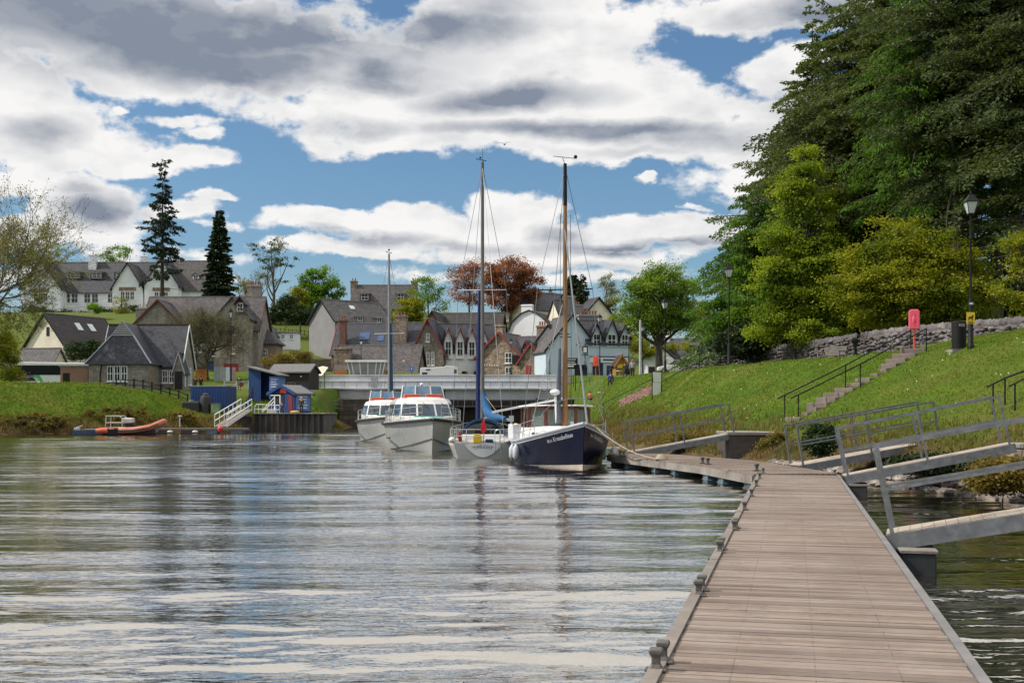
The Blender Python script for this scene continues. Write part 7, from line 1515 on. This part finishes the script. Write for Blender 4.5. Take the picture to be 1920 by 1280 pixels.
slab(r_, B, 'r', 0, .1, 2.5, 1.75, m_lblue, 'sign_board', 0, .05); mb = MB()
for i in range(5): mb.box(1.6, 1.63, .5 + .1 * (i % 2), 2.2 - .15 * (i % 3), 1.5 - i * .3, 1.64 - i * .3)
mb.build('sign_line', M('sign_white', (.6, .64, .75), .6), r_)
mb = MB(); mb.bar((-1.9, -1.1, 0), (-.2, -1.1, 1.5), .07); mb.bar((-1.7, -1.1, -.0), (-.2, -1.1, 1.1), .07); mb.bar((-.2, -1.1, 0), (-.2, -1.1, 1.7), .09); mb.bar((.5, -1.1, 0), (.5, -1.1, 1.7), .09); mb.bar((-.7, -1.1, 1.68), (.55, -1.1, 1.68), .09); o = mb.build('white_step_frame', m_white, r_)
r_ = base('rounded white railing on the quay in front of the ticket hut', 'quay_railing', 'railing', 501, 775, 121.6, 0); mb = MB(); mb.tube([(-1.3, 0, 0), (-1.3, 0, .7), (-1.1, 0, .95), (1.3, 0, .85), (1.3, 0, 0)], .045, 6); mb.tube([(-1.3, 0, .45), (1.3, 0, .4)], .04, 6)
for i in range(5): mb.bar((-.9 + i * .45, 0, 0), (-.9 + i * .45, 0, .9), .05)
mb.build('rail', m_white, r_); MB().box(-.1, .9, .3, 1.0, .0, .45).build('white_crate', m_gel, r_, bevel=.03)
r_ = base('small blue sign on two legs at the head of the white gangway', 'blue_sign', 'sign', 463, 773, 121.3, 0); MB().box(-.24, .24, -.03, .0, .55, 1.15).build('plate', m_lblue, r_); MB().box(-.18, .18, -.045, -.031, .95, 1.05).build('sign_line', m_white, r_)
for sx in (-.2, .2): MB().bar((sx, .03, -.1), (sx, .03, 1.1), .04).build('leg', m_alu, r_)
o = MB().ball((0, 0, .1), (.55, .3, .16)).build('rope_heap', M('yellow_rope', (.55, .35, .05), .8, var=.3, vs=9), None); o.location = P(553, 774, 121.4); tag(o, 'heap of yellow rope lying on the quay edge', 'rope')
# gate, fences, panels
r_ = base('white five bar gate with a red round sign', 'field_gate', 'gate', 443, 730, 141, 0); mb = MB()
for i in range(4): mb.bar((-1.45, 0, .15 + i * .27), (1.45, 0, .15 + i * .27), .05)
for x in (-1.45, 0, 1.45): mb.bar((x, 0, 0), (x, 0, 1.05), .07)
mb.bar((-1.4, .0, .1), (.9, 0, .95), .05); mb.build('gate_frame', m_white, r_); mb = MB(); mb.loft([[(.62 + .27 * math.cos(t), y_, .62 + .27 * math.sin(t)) for t in np.linspace(0, 6.283, 16, endpoint=False)] for y_ in (-.06, -.04)]); mb.build('round_sign', m_redp, r_)
for k_, (a, b, n_, lb) in enumerate(((P(218, 746, 129), P(352, 749, 128), 8, 'black post and rail fence along the crest before the stone house'),)):
    r_ = thing('rail_fence', lb, 'fence', tuple(a)); prev = None
    for i in range(n_ + 1): q = a.lerp(b, i / n_); q.z = gz(q.x, q.y) - .1; MB().bar(q, q + Vector((0, 0, 1.15)), .12).build('post', m_black, r_, world=True); prev = q
    for h in (.5, 1.0): mb = MB(); mb.tube([Vector((a.lerp(b, i / n_).x, a.lerp(b, i / n_).y, gz(a.lerp(b, i / n_).x, a.lerp(b, i / n_).y) + h - .1)) for i in range(n_ + 1)], .045, 5); mb.build('rail', m_black, r_, world=True)
r_ = base('row of grey, white and pink upright boards behind the white gate', 'display_boards', 'boards', 424, 708, 150, 0)
for x, w_, mt in ((-1.2, .7, M('board_grey', (.22, .26, .28), .6)), (-.45, .7, M('board_grey2', (.28, .30, .32), .6)), (.2, .5, m_bluew), (.85, .75, M('board_pink', (.34, .22, .24), .6))): MB().box(x - w_ / 2, x + w_ / 2, 0, .06, -.4, 1.35).build('board', mt, r_)
r_ = base('small orange garden shed left of the boards', 'orange_shed', 'shed', 375, 703, 158, 0); MB().box(-.65, .65, 0, 1, -.8, .9).build('wall', M('orange_boards', (.45, .17, .03), .7, stretch=(8, 8, .5)), r_); MB().box(-.75, .75, -.1, 1.1, .902, 1.0).build('roof', m_tile, r_)
r_ = base('blue wheeled bin by the stone building door', 'wheeled_bin', 'bin', 392, 688, 165, 0); MB().box(-.5, .5, 0, .7, -.3, .75).build('body', m_blue, r_, bevel=.05); MB().box(-.55, .55, -.05, .75, .752, .85).build('lid', m_blue, r_)
r_ = base('stone retaining wall on the slope left of the grey harled house', 'rubble_wall', 'wall', 580, 688, 190, R(-12)); MB().box(-3.5, 4.2, 0, .6, -2, 1.3).build('wall', m_lockst, r_)
r_ = base('cream sheeted awning roof beside the black shed', 'awning', 'awning', 592, 704, 148, R(-12)); mb = MB(); mb.loft([[(x, y, z) for x, y, z in ((x0_, -.9, .0), (x0_, 1.2, 1.1 + .15 * (i % 2)), (x0_, 1.2, 1.02 + .15 * (i % 2)), (x0_, -.9, -.08))] for i, x0_ in enumerate((-1.1, -.6, -.1, .5, 1.2))]); mb.build('sheet', M('cream_sheet', (.62, .55, .44), .7, var=.1), r_)
for sx in (-1.0, 1.1): MB().bar((sx, .2, -2), (sx, .2, .5), .08).build('post', m_galv, r_)
r_ = thing('lock_railing', 'galvanised railing under the left end of the swing bridge', 'railing', tuple(P(577, 766, 142))); a, b = P(577, 766, 142), P(640, 766, 143); mb = MB()
for h in (.1, .55, 1.0): mb.bar(a + Vector((0, 0, h)), b + Vector((0, 0, h)), .06)
for i in range(7): q = a.lerp(b, i / 6); mb.bar(q, q + Vector((0, 0, 1)), .06)
mb.build('rail', m_galv, r_, world=True)
r_ = base('pale metal access ladder at the left end of the swing bridge', 'access_ladder', 'ladder', 586, 757, 148, 0); mb = MB()
for sx in (-.35, .35): mb.bar((sx, 0, -1), (sx, 0, 2.6), .06)
for i in range(8): mb.bar((-.35, 0, -.8 + i * .45), (.35, 0, -.8 + i * .45), .05)
mb.bar((-.6, 0, 2.4), (1.2, .2, .2), .05); mb.build('ladder', m_alu, r_)
r_ = thing('field_fence', 'thin wire fence across the yellow green terrace field', 'fence', tuple(P(505, 622, 238))); a, b = P(503, 620, 236), P(594, 626, 232); mb = MB()
for i in range(13): q = a.lerp(b, i / 12); q.z = gz(q.x, q.y); mb.bar(q - Vector((0, 0, .3)), q + Vector((0, 0, 1.1)), .09)
mb.tube([(a.lerp(b, i / 12).x, a.lerp(b, i / 12).y, gz(a.lerp(b, i / 12).x, a.lerp(b, i / 12).y) + .95) for i in range(13)], .03, 4); mb.build('fence', m_black, r_, world=True)
l = tz(560, 612, 244); broad('hedge', 'long dark clipped hedge at the top of the terrace field', l, 2.4, [(x, 0, 1.2, 2.2, 1.0, 1.3) for x in (-6, -3, 0, 3)], LM['under'], 61, 70, 120, .9, .25, cat='hedge')
# street things on the right bank
r_ = base('tall pale concrete pole beside the lamp at the head of the bank', 'concrete_pole', 'pole', 1200.5, 706, 136, 0); MB().tube([(0, 0, -.5), (0, 0, 6.6)], [.16, .12], 8).build('pole', M('pale_pole', (.40, .43, .45), .7), r_, smooth=True); MB().bar((-.5, 0, 6.5), (.1, 0, 6.6), .1).build('bracket', m_galv, r_)
r_ = base('round speed limit sign on a grey pole over the bridge parapet', 'road_sign', 'sign', 757, 706, 156, 0, 'road signs'); mb = MB(); mb.loft([[(.27 * math.cos(t), y_, 2.1 + .27 * math.sin(t)) for t in np.linspace(0, 6.283, 20, endpoint=False)] for y_ in (-.02, .02)]); mb.build('red_ring', m_redp, r_)
mb = MB(); mb.loft([[(.19 * math.cos(t), y_, 2.1 + .19 * math.sin(t)) for t in np.linspace(0, 6.283, 20, endpoint=False)] for y_ in (-.035, -.021)]); mb.build('disc', m_white, r_); text('numerals', '20', .24, m_black, r_, (0, -.045, 2.1)); MB().tube([(0, .05, -1.5), (0, .05, 2.6)], .04, 6).build('pole', m_galv, r_)
r_ = base('blue rectangular direction sign on a red footed post over the parapet', 'road_sign', 'sign', 772, 706, 156, 0, 'road signs'); MB().box(-.2, .2, -.02, .02, .75, 1.35).build('plate', M('road_sign_blue', (.02, .10, .5), .5), r_); mb = MB(); mb.prism([(-.03, .85), (.03, .85), (.03, 1.12), (.09, 1.12), (0, 1.27), (-.09, 1.12), (-.03, 1.12)], 'xz', -.03, -.021); mb.build('arrow', m_white, r_); MB().tube([(0, .05, -1.5), (0, .05, .75)], .05, 6).build('pole', m_redp, r_)
r_ = base('black board with pale lettering on a dark post beside the wooden mast', 'black_notice', 'sign', 1079, 716, 134, 0); MB().box(-1.45, .25, -.03, .03, 1.5, 2.75).build('board', m_black, r_); MB().tube([(-.0, .06, -1), (0, .06, 2.7)], .05, 6).build('post', m_black, r_)
for i, (a_, h_) in enumerate(((1.3, .08), (1.1, .08), (1.35, .14), (.8, .2))): MB().box(-.6 - a_ / 2, -.6 + a_ / 2, -.045, -.031, 2.52 - i * .27, 2.52 - i * .27 + h_).build('sign_line', m_white, r_)
r_ = base('hanging pub style sign board on a black post by the pale blue gable', 'hanging_sign', 'sign', 1097, 710, 142, 0); MB().tube([(0, 0, -1), (0, 0, 4.3)], .05, 6).build('post', m_black, r_); MB().box(-.33, .33, -.05, .05, 3.1, 3.95).build('sign_frame', m_black, r_); MB().box(-.2, .2, -.06, -.051, 3.2, 3.8).build('panel', m_white, r_); MB().box(-.42, .42, -.05, .05, 2.85, 2.98).build('foot_bar', m_black, r_)
r_ = thing('street_railing', 'black low railing along the street by the wooden mast', 'railing', tuple(P(1048, 722, 128))); a, b = P(1046, 724, 128), P(1112, 716, 124); mb = MB()
for h in (.15, .95): mb.bar(a + Vector((0, 0, h)), b + Vector((0, 0, h)), .05)
for i in range(23): q = a.lerp(b, i / 22); mb.bar(q - Vector((0, 0, .3 if i % 5 == 0 else -.15)), q + Vector((0, 0, .95)), .06 if i % 5 == 0 else .03)
mb.build('rail', m_black, r_, world=True)
MB2 = base('pale grey utility box at the bridge corner', 'utility_box', 'box', 1061, 706, 140, 0); MB().box(-.6, .6, 0, .6, -.8, .9).build('body', m_bgrey, MB2, bevel=.03); MB().box(-.65, .65, -.05, .65, .902, .97).build('lid', m_white, MB2)
# bird
q = P(946, 271, 75); o = MB(); o.ball((0, 0, 0), (.13, .05, .045), 8, 5); o.loft([[(-.05, y_, z_), (.04, y_, z_), (.04, y_, z_ + .012), (-.05, y_, z_ + .012)] for y_, z_ in ((-.42, .1), (-.2, .12), (0, .02), (.2, .12), (.42, .1))]); o = o.build('flying_bird', m_dark, None); o.location = q; o.rotation_euler = (0, R(-12), R(70)); tag(o, 'tiny dark bird gliding between the two masts', 'bird')
# ================================================================== PEOPLE
m_skin = M('skin', (.45, .25, .17), .6, var=.05)
def skin(name, joints, edges, mat, parent, lvl=1):
    me_ = bpy.data.meshes.new(name); me_.from_pydata([j[0] for j in joints], edges, []); o = bpy.data.objects.new(name, me_); COL.objects.link(o); o.parent = parent; me_.materials.append(mat)
    md = o.modifiers.new('skin', 'SKIN'); md.use_smooth_shade = True
    lay = me_.skin_vertices[0] if len(me_.skin_vertices) else None
    for i, j in enumerate(joints):
        lay.data[i].radius = (j[1], j[1] * (j[2] if len(j) > 2 else 1)); lay.data[i].use_root = (i == 0)
    s_ = o.modifiers.new('sub', 'SUBSURF'); s_.levels = lvl; s_.render_levels = lvl; return o
def person(label, loc, rz, top, legs, hair, pose='stand', s=1., arms='down', longhair=False, tmat=None):
    r_ = thing('person', label, 'person', loc, rz); r_.scale = (s,) * 3        # faces -y
    sit = pose == 'sit'; hz = .48 if sit else .93; H_ = lambda z: z - .93 + hz
    J = {'pel': (0, 0, H_(.95)), 'wai': (0, .01, H_(1.12)), 'che': (0, .0, H_(1.33)), 'nec': (0, .01, H_(1.49)), 'hea': (0, -.01, H_(1.60)), 'crn': (0, .0, H_(1.70))}
    for k_, sg in (('l', 1), ('r', -1)):
        J['hip' + k_] = (sg * .10, 0, H_(.90))
        if sit: J['kne' + k_] = (sg * .13, -.44, .47); J['ank' + k_] = (sg * .13, -.46, .08); J['toe' + k_] = (sg * .14, -.62, .04)
        else: J['kne' + k_] = (sg * .11, -.03 + (.05 * sg), .50); J['ank' + k_] = (sg * .11, .02 + .08 * sg, .08); J['toe' + k_] = (sg * .13, -.14 + .08 * sg, .04)
        J['sho' + k_] = (sg * .17, .01, H_(1.42))
        if arms == 'down': J['elb' + k_] = (sg * .24, .02, H_(1.15)); J['wri' + k_] = (sg * .25, -.06, H_(.92)); J['han' + k_] = (sg * .25, -.09, H_(.84))
        else: J['elb' + k_] = (sg * .25, -.06, H_(1.16)); J['wri' + k_] = (sg * .14, -.28, H_(1.12)); J['han' + k_] = (sg * .08, -.34, H_(1.14))
    rad = dict(pel=.125, wai=.11, che=.13, nec=.052, hea=.085, crn=.07, hip=.085, kne=.055, ank=.038, toe=.035, sho=.06, elb=.042, wri=.030, han=.034)
    E = [('pel', 'wai'), ('wai', 'che'), ('che', 'nec'), ('nec', 'hea'), ('hea', 'crn')] + [(a + k_, b + k_) if a not in ('pel', 'che') else (a, b + k_) for k_ in 'lr' for a, b in (('pel', 'hip'), ('hip', 'kne'), ('kne', 'ank'), ('ank', 'toe'), ('che', 'sho'), ('sho', 'elb'), ('elb', 'wri'), ('wri', 'han'))]
    def mk(name, keys, mat, grow=0.):
        keys = [k_ for k_ in keys if k_ in J]; ix = {k_: i for i, k_ in enumerate(keys)}
        rr = lambda k_: rad.get(k_, rad.get(k_[:-1], .05)) + grow
        return skin(name, [(J[k_], rr(k_), .8 if k_ in ('pel', 'wai', 'che') else 1) for k_ in keys], [(ix[a], ix[b]) for a, b in E if a in ix and b in ix], mat, r_)
    allk = ['pel', 'wai', 'che', 'nec', 'hea', 'crn'] + [a + k_ for k_ in 'lr' for a in ('hip', 'kne', 'ank', 'toe', 'sho', 'elb', 'wri', 'han')]
    mk('body', allk, m_skin)
    mk('jacket', ['wai', 'pel', 'che'] + [a + k_ for k_ in 'lr' for a in ('sho', 'elb', 'wri')], top, .022)
    mk('trousers', ['pel'] + [a + k_ for k_ in 'lr' for a in ('hip', 'kne', 'ank')], legs, .016)
    hx, hy, hz_ = J['hea']; mb = MB(); mb.ball((hx, hy + .025, hz_ + .045), (.098, .105, .10)); 
    if longhair: mb.ball((hx, hy + .06, hz_ - .06), (.08, .05, .12))
    mb.build('hair', hair, r_, smooth=True)
    mb = MB(); mb.ball((hx, hy - .095, hz_ + .01), (.014, .022, .022), 6, 4); mb.build('nose', m_skin, r_)
    for k_ in 'lr':
        x, y, z = J['han' + k_]
        for i in range(5):
            mb = MB(); dx_ = (i - 2) * .014; mb.tube([(x + dx_, y - .01, z - .02), (x + dx_ * 1.2, y - .03, z - .06 + .006 * abs(i - 2))], .008, 5); mb.build('finger', m_skin, r_)
    mb = MB()
    for k_ in 'lr':
        x, y, z = J['ank' + k_]; mb = MB(); mb.ball((x, y - .07, .05), (.055, .14, .055)); mb.build('shoe', m_black, r_, smooth=True)
    return r_
c_dk = M('dark_jacket', (.02, .022, .03), .8); c_bl = M('dark_trousers', (.02, .02, .022), .8); c_li = M('lilac_top', (.32, .30, .42), .8); c_bu = M('blue_coat', (.03, .07, .28), .8); c_or = M('rust_jacket', (.42, .12, .05), .8); c_wh = M('white_cap', (.7, .7, .68), .7); c_br = M('brown_hair', (.10, .05, .03), .8); c_gy = M('teal_shirt', (.03, .12, .13), .8); c_bd = M('blonde_hair', (.35, .2, .08), .8)
def feet(px, Y): x = (px - 960) / F * Y; return (x, Y, gz(x, Y))
person('woman in a lilac top and black trousers walking away along the top of the bank', feet(1186, 113), R(170), c_li, c_bl, c_bd, longhair=True, s=1.03)
person('person in a dark jacket with a pushchair left of the lilac woman', feet(1172, 118), R(160), c_dk, c_bl, c_br, arms='fwd')
person('person in a blue coat sitting at the bank edge with their back turned', feet(1145, 112), R(185), c_bu, c_dk, c_br, 'sit', s=1.05)
person('person in a rust coloured jacket seated by the street railing', feet(1106, 121), R(150), c_or, c_bl, c_br, 'sit')
person('dark dressed person in front of the shop window', feet(1146, 150), R(10), c_dk, c_bl, c_br)
person('person in black standing at the bridge parapet by the control cabin', ((703 - 960) / F * 151.4, 151.4, 5.03), R(5), c_dk, c_bl, c_br, s=1.02)
person('white capped helmsman on the upper deck of the big cruiser', (-4.95, 64.3, 1.85), R(0), c_gy, c_bl, c_wh, arms='fwd')
person('man in black with pale hair standing on the quay beside the ticket hut', tuple(P(565, 775.5, 121.3)), R(10), c_dk, c_bl, M('grey_hair', (.5, .5, .48), .8), s=1.0)
person('person in blue sitting in front of the ticket hut', tuple(P(528, 775, 121.9)), R(15), c_bu, c_bl, c_br, 'sit')
person('person in dark clothes with a yellow bag behind the white gate', feet(449, 146), R(10), c_dk, c_bl, c_br)
person('person in black by the stone house gate, left one of two', feet(366, 139), R(5), c_dk, c_bl, c_br)
person('person in black by the stone house gate, right one of two', feet(377, 139.5), R(-20), c_dk, c_dk, c_dk)
r_ = thing('pushchair', 'black pushchair beside the lilac woman', 'pushchair', feet(1177, 114), R(160)); mb = MB(); mb.loft([[(-.22, -.2, .45), (.22, -.2, .45), (.22, .25, .5), (-.22, .25, .5)], [(-.24, -.3, .95), (.24, -.3, .95), (.22, .3, 1.05), (-.22, .3, 1.05)]]); mb.build('seat', m_black, r_, bevel=.04)
for sx in (-.25, .25):
    for y_ in (-.3, .35): mb = MB(); mb.ball((sx, y_, .13), (.025, .13, .13)); mb.build('wheel', m_rubber, r_, smooth=True)
    mb = MB(); mb.bar((sx, -.3, .15), (sx, .55, 1.05), .03); mb.bar((sx, .35, .15), (sx, -.2, .6), .03); mb.build('frame', m_alu, r_)
# cafe tables on the street edge
m_tab = thing('cafe_table', 'small white cafe table left of the person in blue', 'table', feet(1127, 112)); MB().lathe([(.35, .70), (.35, .74)], n=14).build('table_top', m_white, m_tab); MB().tube([(0, 0, 0), (0, 0, .7)], .03, 6).build('leg', m_alu, m_tab)
dup(m_tab, feet(1162, 113), 0, 'small white cafe table right of the person in blue')
